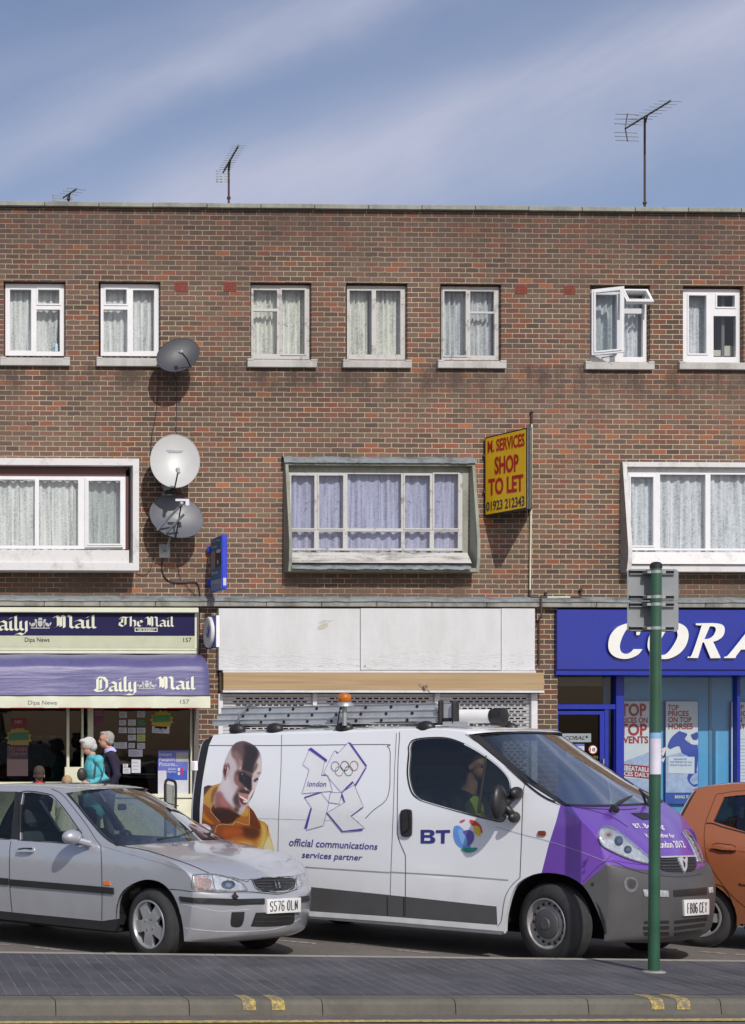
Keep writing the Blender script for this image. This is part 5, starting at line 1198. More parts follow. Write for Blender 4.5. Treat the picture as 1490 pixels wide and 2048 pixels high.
# --- aerials
def aerial(label, px, py0, py1, Ya, bl, d, elen, nel, refl, tilt=0, y_b=None, rf=.0):
    base = onY(px, py0, Ya); top = onY(px, py1, Ya); o = thing('tv_aerial', label, 'aerial', (base.x, Ya, ZT - .3), group='television aerials on the roof')
    mb = MB(); mb.tube([(base.x, Ya, ZT - .3), tuple(top)], .018, 8); mb.ball((base.x, Ya, base.z + .12), .035, n=8, k=5); mb.build('mast', m_rust, o)
    d = Vector(d).normalized(); e = d.cross(Vector((0, 0, 1))).normalized(); c = top + Vector((0, 0, .02)) - d * bl * rf
    mb = MB(); mb.tube([c - d * bl / 2, c + d * bl / 2], .014, 6); mb.tube([c, top - Vector((0, 0, .12))], .012, 6); mb.build('boom', m_black, o)
    mb = MB()
    for k in range(nel): p = c - d * bl / 2 + d * bl * (k + 1.5) / (nel + .6); mb.tube([p - e * elen / 2, p + e * elen / 2], .0045, 5); mb.box(p.x - .015, p.x + .015, p.y - .015, p.y + .015, p.z - .012, p.z + .02)
    mb.build('element', m_lead, o)['kind'] = 'stuff'
    rc = c - d * bl / 2 - Vector((0, 0, .0)); mb = MB(); w_ = elen * .52
    if refl == 'grid':
        for k in range(5): z = -.10 + k * .05; mb.box(-w_, -.015, -.004, .004, z - .007, z + .007); mb.box(.015, w_, -.004, .004, z - .007, z + .007)
        mb.box(-w_, -w_ + .02, -.004, .004, -.11, .11); mb.box(w_ - .02, w_, -.004, .004, -.11, .11)
        mb.xf(Matrix.Translation(rc + Vector((0, 0, -.06))) @ Matrix.Rotation(math.atan2(e.y, e.x), 4, 'Z') @ Matrix.Rotation(R(tilt), 4, 'X')); mb.build('reflector', plain('dull grid metal', (.26, .27, .28), .6), o)
    else:
        for sg in (1, -1):
            for k in range(1, 4): p = rc + Vector((0, 0, sg * k * .075)) + d * (.02 * k); mb.tube([p - e * w_, p + e * w_], .006, 5)
            mb.tube([rc, rc + Vector((0, 0, sg * .24)) + d * .07], .010, 5)
        mb.build('reflector', m_lead, o)
    return o
aerial('tall aerial with a long toothed boom, rightmost on the roof', 1289.5, 420, 236, .6, 1.30, (.06, -1, .0), .40, 9, 'x', rf=-.06)
aerial('aerial on a short mast with a small pale grid, middle of the roof', 457.5, 410, 328, .6, 1.35, (-.10, -1, .0), .22, 11, 'grid', 10, rf=-.12)
aerial('low aerial showing only its pale grid above the coping, leftmost', 137, 412, 391, .9, .50, (.28, -1, .0), .36, 3, 'grid', 12, rf=-.1)

# ================================================================== THE SIGN POST ON THE ISLAND
gp = thing('sign_post', 'dark green round post carrying two grey sign plates on the island', 'post', tuple(onZ(1307.5, 1945, IZ)))
m_green = plain('dark green paint', (.022, .085, .048), .35, var=.15, scale=5, coat=.3)
gb = onZ(1307.6, 1944, IZ); dep = gb.y; gt = onY(1312, 1135, dep); r_p = .0415
mb = MB(); mb.lathe([(0, r_p), ((gt - gb).length, r_p)], gb, gt - gb, 28); mb.build('post', m_green, gp, smooth=True, auto=40)
mb = MB(); mb.lathe([(0, r_p + .003), (.03, r_p + .003), (.045, r_p * .7), (.05, .005)], gt - Vector((0, 0, .005)), (0, 0, 1), 24); mb.build('cap', m_black, gp, smooth=True, auto=40)
mb = MB(); mb.lathe([(-.004, r_p + .05), (.008, r_p + .035), (.012, r_p)], Vector((gb.x, gb.y, IZ)), (0, 0, 1), 18); mb.build('mortar_collar', m_conc, gp)
m_plate = plain('grey sign back', (.25, .27, .28), .5, .15, var=.05)
Yp = dep + .085
for (y0, y1) in ((1138, 1201), (1203, 1263.5)):
    a, b, c_, d_ = prect(1254.5, y0, 1357, y1, Yp); pts = []
    rr_ = .03
    for (cx_, cz_, a0) in ((b - rr_, d_ - rr_, 0), (a + rr_, d_ - rr_, 90), (a + rr_, c_ + rr_, 180), (b - rr_, c_ + rr_, 270)):
        pts += [(cx_ + rr_ * math.cos(R(a0 + k * 22.5)), Yp, cz_ + rr_ * math.sin(R(a0 + k * 22.5))) for k in range(5)]
    mb = MB(); mb.prism(pts[::-1], (0, .004, 0)); pt_ = mb.build('sign_plate', m_plate, gp)
    mb = MB()
    for yy in ((y0 + 7, y1 - 6)):
        z = onY(1305, yy, Yp).z
        xa, xb = onY(1260, yy, Yp - .02).x, onY(1350, yy, Yp - .02).x
        for dz in (-.014, .014): mb.box(xa, xb, Yp - .022, Yp - .001, z + dz - .003, z + dz + .003)
        mb.box(xa, xb, Yp - .006, Yp - .0012, z - .013, z + .013, 1)
    mb.build('channel', [m_plate, m_black], pt_)
    mb = MB()
    for yy in ((y0 + 6, y1 - 7)):
        z = onY(1305, yy, dep).z; pc = gb + (gt - gb) * ((z - gb.z) / (gt.z - gb.z)); mb.lathe([(-.012, r_p + .003), (.012, r_p + .003)], pc, (0, 0, 1), 24, cap=False); mb.box(pc.x + r_p, pc.x + r_p + .03, pc.y - .01, Yp - .02, z - .010, z + .010); mb.box(pc.x - r_p - .03, pc.x - r_p, pc.y - .01, Yp - .02, z - .010, z + .010)
    mb.build('clamp', m_steel, pt_)
# taped notice on the post
mb = MB(); z0_, z1_ = onY(1309, 1548.5, dep).z, onY(1309, 1465.5, dep).z; zm = onY(1309, 1477, dep).z
def wrap(z0, z1, r_, a0, a1, m):
    rows = []
    for k in range(13):
        an = a0 + (a1 - a0) * k / 12; rows.append([])
        for z in (z0, (z0+z1)/2, z1): pc = gb + (gt - gb) * ((z - gb.z) / (gt.z - gb.z)); rows[-1].append(pc + Vector((r_ * math.cos(an), r_ * math.sin(an), 0)))
    mb.loft(rows, m)
wrap(z0_, zm, r_p + .002, R(180), R(332), 0); wrap(zm + .001, z1_, r_p + .002, R(180), R(332), 1)
tag(mb.build('taped_notice', [plain('white lilac paper', (.62, .60, .70), .6), plain('blue paper strip', (.22, .42, .68), .6)]), 'white paper notice with a blue strip taped round the green post', 'notice')
mb = MB(); 
for k in range(3):
    z = z0_ + (z1_ - z0_) * (.35, .6, .5)[k]; pc = gb + (gt - gb) * ((z - gb.z) / (gt.z - gb.z)); mb.add([pc + Vector((r_p, -.01, 0)), pc + Vector((r_p + .03 + .02 * (k == 2), -.015, .02 + .05 * (k == 2))), pc + Vector((r_p + .02, -.01, -.02)), ], [(0,1,2)])
tag(mb.build('tape_scrap', plain('tape', (.55, .5, .5), .6)), 'torn scraps of tape beside the paper notice on the green post', 'tape')

# ================================================================== VEHICLES
class Veh:
    """u forwards, v from the near side across, z up; u=0 at the reference wheel"""
    def __init__(s, px, py, th, zc, Wd, tum, name, label, cat, group=None):
        s.th = R(th); s.c, s.s = math.cos(s.th), math.sin(s.th); p = onZ(px, py, zc); s.x, s.y = p.x, p.y; s.W = Wd; s.tum = tum; s.tp = .0; s.tu = .2
        s.root = thing(name, label, cat, tuple(s.w(-1.2, Wd / 2, 0)), -s.th, group)
    def tv(s, u, z): return s.tum(z) + s.tp * max(0.0, (u - s.tu) / .3) ** 1.3
    def w(s, u, v, z): return Vector((s.x + u*s.c + v*s.s, s.y - u*s.s + v*s.c, z))
    def side(s, px, py, v=None):
        vv = 0.0 if v is None else v
        for k in range(1 if v is not None else 7):
            d = ray(px, py); ox, oy = s.x + vv*s.s - CX, s.y + vv*s.c + DC; t_ = (ox*s.s + oy*s.c) / (d.x*s.s + d.y*s.c)
            Xx, Yy = d.x*t_ - ox, d.y*t_ - oy; u, z = Xx*s.c - Yy*s.s, CH + d.z*t_
            if v is None: vv = s.tv(u, z)
        return Vector((u, z))
    def uz(s, pts): return [s.side(*p) for p in pts]
    def box(s, mb, u0, u1, v0, v1, z0, z1, b=.02, m=0):
        t_ = MB().bbox(u0, u1, v0, v1, z0, z1, b, m); mb.add([s.w(*v) for v in t_.v], [f[::-1] for f in t_.f], m)
    def ball(s, mb, c, ru, rv, rz, m=0, n=16, k=10):
        t_ = MB().ball((0, 0, 0), 1, 0, n, k); mb.add([s.w(c[0] + v.x*ru, c[1] + v.y*rv, c[2] + v.z*rz) for v in t_.v], t_.f, m)
    def shell(s, name, outline, holes, mats, regions=(), far=False, step=.10, thick=.04, lines=(), dv=0.0):
        vs, tr = cdt(outline, holes, step, [p for p, _ in regions] + list(lines))
        used = sorted({i for f in tr for i in f}); mp = {i: k for k, i in enumerate(used)}
        def P(i, e): v = s.tv(vs[i].x, vs[i].y) + dv + e; return s.w(vs[i].x, (s.W - v) if far else v, vs[i].y)
        V = [P(i, 0) for i in used]; Fs = [tuple(mp[i] for i in f) for f in tr]; mi = []
        for f in tr:
            c = sum((vs[i] for i in f), Vector((0, 0))) / 3; m = 0
            for poly, mm in regions:
                if inside(c, poly): m = mm
            mi.append(m)
        out_ = s.w(0, -1, 0) - s.w(0, 0, 0); G = []
        if far: out_ = -out_
        for f in Fs:
            a, b, c = (V[i] for i in f); G.append(f if (b-a).cross(c-a).dot(out_) > 0 else f[::-1])
        cnt = {(f[i], f[(i+1) % 3]): m for f, m in zip(G, mi) for i in range(3)}
        b0 = len(V); V = V + [P(i, thick) for i in used]
        for e, m in cnt.items():
            if (e[1], e[0]) not in cnt: G.append((e[1], e[0], e[0] + b0, e[1] + b0)); mi.append(m)
        return mk(name, V, G, mats, s.root, mi, smooth=True, auto=35)
    def loft(s, name, rows, mats, matf=lambda k: 0, p=2.6, q=1.6, n=6, ns=24, ve=None):
        cs = cr([Vector(r) for r in rows], n); L = []
        for r in cs:
            uc, zc, ue, ze = r; v0 = s.tv(ue, ze); row = []
            for i in range(ns + 1):
                w_ = math.sin(math.pi / 2 * (2 * i / ns - 1)); wt = max(0.0, 1 - abs(w_) ** p) ** (1 / q)
                row.append(s.w(ue + (uc - ue) * wt, v0 + (s.W - 2 * v0) * (w_ + 1) / 2, ze + (zc - ze) * wt))
            L.append(row)
        mb = MB(); N_ = ns + 1
        mb.v = [v for r in L for v in r]
        for k in range(len(L) - 1):
            for i in range(ns): mb.f.append((k*N_+i, k*N_+i+1, (k+1)*N_+i+1, (k+1)*N_+i)); mb.m.append(matf(k / (len(L) - 1)))
        return mb.build(name, mats, s.root, smooth=True, auto=50), [Vector((r[2], r[3])) for r in cs]
    def glasspane(s, name, poly, mat, far=False, dv=.015, step=.15):
        vs, tr = cdt(poly, (), step); V = []
        for p in vs: v = s.tum(p.y) + dv; V.append(s.w(p.x, s.W - v if far else v, p.y))
        return mk(name, V, tr, mat, s.root, smooth=True)
    def wheel(s, u, v, R_, wid, steer, kind, mats, near=True):
        # outer face at lateral v; the rest of the wheel lies inwards
        sg = 1 if near else -1
        c = s.w(u, v + sg * wid / 2, R_); ax0 = (s.w(0, -sg, 0) - s.w(0, 0, 0)); a = Matrix.Rotation(R(-steer), 3, 'Z') @ ax0; a.normalize()
        h = wid / 2; mb = MB(); rr = mats['rim_r']
        prof = [(-h, rr), (-h + .005, rr + .03), (-h + .012, R_ - .03), (-h + .035, R_ - .006), (-h*.6, R_), (-h*.5, R_-.007), (-h*.44, R_), (-h*.1, R_), (-h*.04, R_-.007), (h*.04, R_-.007), (h*.1, R_), (h*.44, R_), (h*.5, R_-.007), (h*.6, R_), (h - .035, R_ - .006), (h - .012, R_ - .03), (h - .002, rr + .04), (h - .004, rr + .012), (h - .012, rr)]
        mb.lathe(prof, c, a, 48, 0, cap=False); o = mb.build('wheel', mats['tyre'], s.root, smooth=True, auto=45)
        mb = MB(); x = a.orthogonal().normalized(); up = Vector((0, 0, 1)); y = (up - a * up.dot(a)).normalized(); x = y.cross(a)
        def pt(r_, an, h_): return c + a * h_ + (x * math.cos(an) + y * math.sin(an)) * r_
        if kind == 'steel':
            mb.lathe([(h - .012, rr + .008), (h - .004, rr + .004), (h - .004, rr - .006), (h - .03, rr - .012), (h - .05, rr - .03), (h - .052, rr - .06), (h - .036, rr*.72), (h - .022, rr*.66), (h - .022, .0)], c, a, 48, 0, cap=False)
            r_ = mb.build('rim', mats['rim'], o, smooth=True, auto=40)
            mb = MB(); mb.lathe([(h - .026, rr*.62), (h - .008, rr*.60), (h - .0, rr*.5), (h - .0, rr*.25), (h + .008, rr*.22), (h + .008, 0)], c, a, 40, 0, cap=False); mb.build('hub_cap', mats['cap'], o, smooth=True, auto=40)
            mb = MB()
            for k in range(16):
                an = 2*math.pi*k/16; mb.lathe([(0, .0125), (.003, .0125)], pt(rr * .80, an, h - .0415), a, 10)
            mb.build('vent_hole', m_dark, r_)['kind'] = 'stuff'
        else:
            mb.lathe([(h - .012, rr + .006), (h - .002, rr + .003), (h - .002, rr - .010), (h - .02, rr - .016), (h - .06, rr - .02), (h - .10, rr - .03)], c, a, 48, 0, cap=False)
            r_ = mb.build('rim', mats['rim'], o, smooth=True, auto=40)
            n_ = mats.get('spokes', 5); hl = []; ro = rr - .014
            for k in range(n_):
                a0 = math.pi/2 + mats.get('rot', 0) + 2*math.pi*k/n_; wd_ = mats.get('hole', .36)
                pts = [(ro*.97, a0 - wd_), (ro*.985, a0), (ro*.97, a0 + wd_), (ro*.72, a0 + wd_*.80), (ro*.52, a0 + wd_*.42), (ro*.50, a0), (ro*.52, a0 - wd_*.42), (ro*.72, a0 - wd_*.80)]
                hl.append([tuple(v_) for v_ in cr([Vector((r2*math.cos(t2), r2*math.sin(t2))) for r2, t2 in pts], 3, True)])
            circ = [(ro*math.cos(2*math.pi*k/48), ro*math.sin(2*math.pi*k/48)) for k in range(48)]
            vs, tr = cdt(circ, hl, .05)
            used = sorted({i for f in tr for i in f}); mp = {i: k for k, i in enumerate(used)}
            def hh(r2): return h - .014 - .016 * (r2 / ro - .55) ** 2 * 2
            V = [pt(vs[i].length, math.atan2(vs[i].y, vs[i].x), hh(vs[i].length)) for i in used]; G = []
            for f in tr:
                g = tuple(mp[i] for i in f); A_, B_, C_ = (V[i] for i in g); G.append(g if (B_-A_).cross(C_-A_).dot(a) > 0 else g[::-1])
            cnt = {(f[i], f[(i+1) % 3]) for f in G for i in range(3)}; b0 = len(V); V += [pt(vs[i].length, math.atan2(vs[i].y, vs[i].x), hh(vs[i].length) - .035) for i in used]
            G += [(e[1], e[0], e[0]+b0, e[1]+b0) for e in cnt if (e[1], e[0]) not in cnt]
            mk('spokes', V, G, mats['rim'], o, smooth=True, auto=35)
            mb = MB()
            for k in range(4): an = math.pi/4 + .25 + k*math.pi/2; mb.lathe([(0, .014), (.004, .014), (.012, .009), (.012, 0)], pt(rr*.27, an, h - .022), a, 10)
            mb.build('wheel_nut', m_lead, o)
            mb = MB(); mb.lathe([(-.06, rr*.93), (-.055, 0)], c + a * (h - .03), a, 32, 0); mb.build('brake', m_dark, o)
        return o
    def seat(s, u, v, zf, mat, h=.62, hr=True):
        mb = MB(); s.box(mb, u - .25, u + .27, v - .25, v + .25, zf, zf + .16, .05)
        t_ = MB().bbox(-.07, .07, -.25, .25, 0, h, .045); mt_ = Matrix.Rotation(R(-16), 4, 'Y')
        mb.add([s.w(*((mt_ @ v_) + Vector((u - .24, v, zf + .12)))) for v_ in t_.v], [f[::-1] for f in t_.f]); o = mb.build('seat', mat, s.root, smooth=True, auto=30)
        if hr:
            mb = MB(); t_ = MB().bbox(-.05, .05, -.13, .13, h + .04, h + .22, .04); mb.add([s.w(*((mt_ @ v_) + Vector((u - .24, v, zf + .12)))) for v_ in t_.v], [f[::-1] for f in t_.f]); mb.build('headrest', mat, o, smooth=True, auto=30)
    def steering(s, u, v, z, r_=.19):
        n = (Vector((-.9, 0, .45))).normalized(); a = Vector((0, 1, 0)); b = n.cross(a); pts = [s.w(*(Vector((u, v, z)) + (a*math.cos(t2) + b*math.sin(t2))*r_)) for t2 in [2*math.pi*k/24 for k in range(25)]]
        mb = MB(); mb.tube(pts, .015, 6, cap=False); mb.tube([pts[0], pts[12]], .015, 6); mb.tube([s.w(u, v, z), s.w(u + .3, v, z - .18)], .03, 8); mb.build('steering_wheel', m_black, s.root)

m_tyre = plain('tyre rubber', (.030, .030, .031), .8, var=.25, scale=12)
m_rim = plain('silver wheel paint', (.50, .51, .52), .35, .6, var=.08)
m_rim2 = plain('dirty silver wheel paint', (.38, .37, .36), .5, .4, var=.2, scale=12)
m_seat = plain('dark seat fabric', (.035, .042, .055), .9, var=.2)
m_dash = plain('dash plastic', (.035, .04, .048), .6)
m_trim = plain('grey moulded plastic', (.070, .070, .072), .5, var=.10, scale=4, bump=.15, nsc=300)
m_lamp = glass_mat('lamp glass', (.86, .88, .9), .12)
m_lampin = plain('lamp reflector', (.72, .73, .74), .22, .35, var=.30, scale=26)
m_bright = plain('bright trim', (.55, .56, .57), .25, .3, var=.1)
m_amber = plain('amber lens', (.75, .16, .015), .2, coat=1, var=.05)
m_seam = plain('panel gap', (.03, .03, .033), .7)
m_hi = plain('panel edge highlight', (.66, .67, .68), .3)
m_numw = plain('number plate white', (.74, .74, .72), .35, var=.03)

def seam(name, pts, tgt, root, w_=1.3, mat=None, off=.0025, n=6, smooth=True):
    P = [tuple(p) for p in cr([Vector(p) for p in pts], n)] if smooth else pts
    return strip(name, P, w_, tgt, off, mat or m_seam, root)
PG = {'S': [[(.9,.85),(.7,1),(.3,1),(.1,.85),(.1,.65),(.3,.52),(.7,.48),(.9,.35),(.9,.15),(.7,0),(.3,0),(.1,.15)]], '5': [[(.88,1),(.15,1),(.12,.55),(.6,.6),(.88,.42),(.88,.18),(.65,0),(.3,0),(.1,.14)]], '7': [[(.1,1),(.9,1),(.45,0)]],
 '6': [[(.85,.88),(.65,1),(.35,1),(.12,.8),(.12,.18),(.35,0),(.65,0),(.88,.18),(.88,.38),(.65,.56),(.35,.56),(.14,.42)]], 'O': [[(.12,.18),(.12,.82),(.35,1),(.65,1),(.88,.82),(.88,.18),(.65,0),(.35,0),(.12,.18)]], 'L': [[(.15,1),(.15,0),(.9,0)]],
 'N': [[(.12,0),(.12,1),(.88,0),(.88,1)]], 'F': [[(.9,1),(.15,1),(.15,0)],[(.15,.52),(.75,.52)]], 'B': [[(.15,.0),(.15,1),(.65,1),(.85,.88),(.85,.64),(.65,.52),(.15,.52)],[(.65,.52),(.9,.4),(.9,.14),(.68,0),(.15,0)]],
 'C': [[(.9,.82),(.65,1),(.35,1),(.12,.82),(.12,.18),(.35,0),(.65,0),(.9,.18)]], 'E': [[(.9,1),(.15,1),(.15,0),(.9,0)],[(.15,.52),(.75,.52)]], 'Y': [[(.08,1),(.5,.48),(.92,1)],[(.5,.48),(.5,0)]], ' ': []}
PG['0'] = PG['O']
def plate_text(s_, q_, tgt, off, mat, root, w_):
    n_ = len(s_); mb = MB(); adv = 1.0 / (n_ - .28 * s_.count(' ')); x = 0
    for k, c in enumerate(s_):
        a_ = adv * (.5 if c == ' ' else 1)
        for path in PG[c]: add_strip(mb, [quad(q_, x + a_ * (.10 + .76 * p[0]), p[1]) for p in path], w_, tgt, off + .0004 * (k % 3))
        x += a_ * 1.0
    return mb.build('lettering', mat, root)
def K3(l): return [(x / 2.328, 1540 + y / 2.328) for x, y in l]
def K4(l): return [(380 + x / 3.104, 1440 + y / 3.104) for x, y in l]
def K5(l): return [(780 + x / 3.104, 1380 + y / 3.104) for x, y in l]
def K7(l): return [(1150 + x / 4.03, 1540 + y / 4.03) for x, y in l]
def rp(l, n=4): return [tuple(v) for v in cr([Vector(p) for p in l], n, True)]

# ------------------------------------------------------------------ the van
tumv = lambda z: 0.0 if z < 1.2 else .17 * ((z - 1.2) / .8) ** 1.4
VN = Veh(1094, 1850, 53, .335, 1.88, tumv, 'panel_van', 'white panel van with purple nose, grey bumper and graphics on its side', 'van')
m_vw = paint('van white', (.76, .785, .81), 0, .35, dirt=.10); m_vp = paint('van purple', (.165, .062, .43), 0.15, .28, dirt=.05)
MV = [m_vw, m_vp, m_trim, m_black]; VN.tp = .085
ws = [(-.62,1.975,-.80,1.945), (-.40,1.80,-.56,1.775), (-.10,1.57,-.25,1.56), (.13,1.395,.0,1.415), (.22,1.325,.112,1.350)]
hd = [(.22,1.325,.112,1.350), (.33,1.225,.20,1.285), (.45,1.115,.31,1.195), (.58,.985,.395,1.09), (.66,.885,.43,.99), (.695,.835,.445,.92)]
bp = [(.695,.835,.445,.92), (.72,.79,.455,.88), (.79,.745,.468,.85), (.835,.66,.478,.75), (.84,.54,.478,.60), (.825,.40,.472,.42), (.79,.27,.462,.27), (.70,.20,.45,.235)]
def w_frames(): pass
wso, ews = VN.loft('windscreen', ws, [glass_mat('van windscreen', (.50, .56, .54), .10)], p=2.4, q=1.5)
hdo, ehd = VN.loft('bonnet', hd, [m_vp], p=2.2, q=1.35)
bpo, ebp = VN.loft('front_bumper', bp, [m_vp, m_trim], lambda k: 0 if k < .135 else 1, p=2.1, q=1.3)
roof = [(-.62,1.975,-.80,1.945), (-.75,2.005,-.86,1.972), (-1.2,2.03,-1.2,1.995), (-2.0,2.035,-2.0,1.975), (-2.9,2.02,-2.9,1.960), (-3.45,1.99,-3.50,1.955), (-3.58,1.95,-3.58,1.93)]
ro_, ero = VN.loft('roof', roof, [m_vw], p=4, q=2)
rear = [(-3.58,1.95,-3.58,1.93), (-3.72,1.85,-3.655,1.85), (-3.76,1.4,-3.668,1.4), (-3.78,.9,-3.668,.9), (-3.82,.55,-3.67,.55), (-3.78,.28,-3.62,.28)]
re_, ere = VN.loft('rear_doors', rear, [m_vw, m_black], lambda k: 0, p=6, q=2)
arch = [(.450,.235),(.445,.341),(.378,.538),(.29,.69),(.146,.765),(-.061,.77),(-.219,.702),(-.304,.598),(-.362,.388),(-.371,.25)]
arch = [tuple(p) for p in cr([Vector(p) for p in arch], 3)]
ra = [(-3.098 + .42*math.cos(t2), .335 + .42*math.sin(t2)) for t2 in [R(-10 + 200*k/14) for k in range(15)]]
outl = [tuple(p) for p in (ere[::-1][:-1])] + [tuple(p) for p in ero[::-1][:-1]] + [tuple(p) for p in ews[:-1]] + [tuple(p) for p in ehd[:-1]] + [tuple(p) for p in ebp] + arch[1:] + [(-.394,.25), (-1.487,.25), (-2.66,.235)] + ra + [(-3.55,.27)]
winp = rp([(120,400),(122,350),(160,312),(300,300),(400,315),(520,370),(640,450),(720,530),(745,600),(735,720),(720,775),(690,812),(620,800),(480,765),(250,700),(170,668),(132,620),(112,520)])
wuz = [tuple(p) for p in VN.uz([tuple(K5([p])[0]) for p in winp])]
pl_line = VN.uz([K5([(1060,705)])[0], K5([(1030,820)])[0], K5([(985,960)])[0], K5([(940,1140)])[0]])
purple = [tuple(p) for p in pl_line] + [(-.05,.60), (.60,.60), (.60,1.42), (.10,1.42)]
grey1 = [(.29,.69), (.498,.895), (.9,.9), (.9,.1), (.29,.1)]
trimr = [(-3.60,.52), (-2.404,.519), (-1.472,.493), (-.448,.46), (-.44,.30), (-1.487,.297), (-2.404,.285), (-3.60,.28)]
rtrim = [(-3.52,1.99), (-3.565,1.86), (-3.58,1.5), (-3.585,.2), (-3.9,.2), (-3.9,2.0)]
near = VN.shell('side_panel', outl, [wuz], MV, [(purple, 1), (grey1, 2), (trimr, 2), (rtrim, 3)], step=.09)
VN.shell('side_panel', outl, [wuz], MV, [(purple, 1), (grey1, 2), (trimr, 2), (rtrim, 3)], far=True, step=.2)
m_vg = glass_mat('van side glass', (.31, .33, .32), .07)
VN.glasspane('side_window', wuz, m_vg); VN.glasspane('side_window', wuz, m_vg, far=True)
tV = TB([near, hdo, bpo, wso, ro_])
# rubber round the glass
def ringstrip(pts, w_, name, mat, tgt, root, off=.003): return strip(name, list(pts) + [pts[0]], w_, tgt, off, mat, root)
cx_ = sum(p[0] for p in winp) / len(winp); cy_ = sum(p[1] for p in winp) / len(winp)
ringstrip([K5([(cx_ + (p[0]-cx_)*1.012, cy_ + (p[1]-cy_)*1.02)])[0] for p in winp], 2.6, 'window_seal', m_black, tV, VN.root)
mb = MB()
def wsline(pts): return [tuple(v_) for v_ in cr([Vector(p) for p in pts], 5)]
add_strip(mb, wsline([(941,1471),(985,1506),(1051,1566),(1090,1595),(1121,1608)]), 4.2, tV, .004)
mb.build('windscreen_seal', m_black, VN.root)
mb = MB(); L_ = []
bm_rows = cr([Vector(r) for r in ws], 6)
def wsp(r, w_, e): 
    uc, zc, ue, ze = r; v0 = tumv(ze); wt = max(0.0, 1 - abs(w_) ** 2.4) ** (1/1.5); return VN.w(ue + (uc-ue)*wt, v0 + (VN.W - 2*v0)*(w_+1)/2, ze + (zc-ze)*wt) + Vector((VN.c*.003, -VN.s*.003, .004)) * e
for rA, rB in ((bm_rows[0], bm_rows[1]), (bm_rows[-3], bm_rows[-1])):
    mb.loft([[wsp(rA, math.sin(math.pi/2*(i/12-1)), 1) for i in range(25)], [wsp(rB, math.sin(math.pi/2*(i/12-1)), 1) for i in range(25)]])
for sg in (-1, 1): mb.loft([[wsp(r, sg*.995, 1) for r in bm_rows], [wsp(r, sg*.93, 1) for r in bm_rows]])
mb.build('windscreen_band', m_black, VN.root)
mb = MB(); mb.tube([VN.w(.29,.55,1.325), VN.w(.21,.85,1.365), VN.w(.10,1.30,1.40)], .012, 6); mb.tube([VN.w(.29,.55,1.315), VN.w(.30,.60,1.30)], .03, 8); mb.build('wiper', m_black, VN.root)
mb = MB(); mb.tube([VN.w(.29,1.2,1.325), VN.w(.18,1.45,1.375), VN.w(.0,1.66,1.45)], .012, 6); mb.build('wiper', m_black, VN.root)
# seams, rails and ribs
for nm, l, w_, mt_ in (('door_seam', K5([(60,262),(60,300),(52,420),(48,600),(46,840),(48,900),(70,965),(94,1020),(97,1060),(97,1280),(97,1400)]), 1.3, m_seam), ('door_seam', K5([(838,585),(828,640),(822,800),(815,1000),(808,1165)]), 1.3, m_seam),
    ('door_seam', K5([(808,1165),(760,1210),(722,1270),(705,1340),(692,1430),(668,1468)]), 1.2, m_seam), ('panel_seam', K4([(570,92),(566,300),(552,600),(546,900)]), .9, m_seam), ('panel_seam', K4([(1283,82),(1272,300),(1262,600),(1250,900),(1244,1085)]), .9, m_seam),
    ('door_seam', K5([(838,585),(760,500),(640,395),(520,310),(470,275)]), 1.0, m_seam),
    ('door_rail', K4([(120,158),(570,158),(1190,152),(1225,165),(1243,195),(1243,300),(1240,420),(1215,500),(1140,560),(1090,610)]), 1.3, plain('shut line grey', (.10,.10,.11), .6)),
    ('door_rail', K4([(80,600),(560,612),(1050,628)]), 1.6, m_hi), ('rib_shade', K4([(600,905),(900,925),(1240,947)]), 2.4, plain('rib shade grey', (.30,.31,.33), .6)), ('rib_shade', K5([(0,1130),(380,1152),(735,1180)]), 2.4, plain('rib shade grey 2', (.30,.31,.33), .6)),  # ribs: the crease's shading line is put into the strip colour
    ('bonnet_seam', K7([(0,300),(120,310),(350,320),(500,312)]), 1.4, m_seam), ('wing_seam', K5([(1065,712),(1240,745),(1380,790),(1475,850)]), 1.0, plain('purple shut line', (.05,.02,.13), .6)),
    ('bumper_seam', K7([(45,925),(250,738),(450,800),(600,840),(850,862),(1025,838)]), 1.2, m_seam), ('wing_seam', K7([(245,735),(290,690)]), .9, m_seam), ('wing_crease', K5([(660,850),(800,890),(990,940),(1200,1010),(1330,1060)]), 1.0, plain('crease', (.36,.34,.48), .4))):
    seam(nm, l, tV, VN.root, w_, mt_, off=.003)
# lower sill strip and dark underside
mb = MB(); VN.box(mb, -3.5, .44, .48, 1.42, .20, .50, .03); VN.box(mb, -2.58, -.50, .10, 1.80, .22, .34, .03); VN.box(mb, -2.66, -.42, .03, .12, .215, .262, .01, 1); mb.build('underside', [m_dark, m_vw], VN.root)
def housings(V, us, r_, z_, va, vb):
    for cu in us:
        for v0, v1, fl in ((va, vb, 1), (V.W - vb, V.W - va, 0)):
            mb = MB(); rows = [[V.w(cu + r_*math.cos(math.pi*k/14), v_, z_ + r_*math.sin(math.pi*k/14)) for k in range(15)] for v_ in (v0, v1)]; mb.loft(rows); mb.add([rows[fl][k] for k in range(15)], [tuple(range(15))]); mb.build('wheel_housing', m_dark, V.root)
housings(VN, (0, -3.098), .47, .30, .045, .45)
mb = MB(); seamT = trimr
for p_ in ((775,1793,1831),(808,1794,1833)): add_strip(mb, [(p_[0], p_[1]), (p_[0], p_[2])], 1.8, tV, .003)
mb.build('trim_gap', m_black, VN.root)
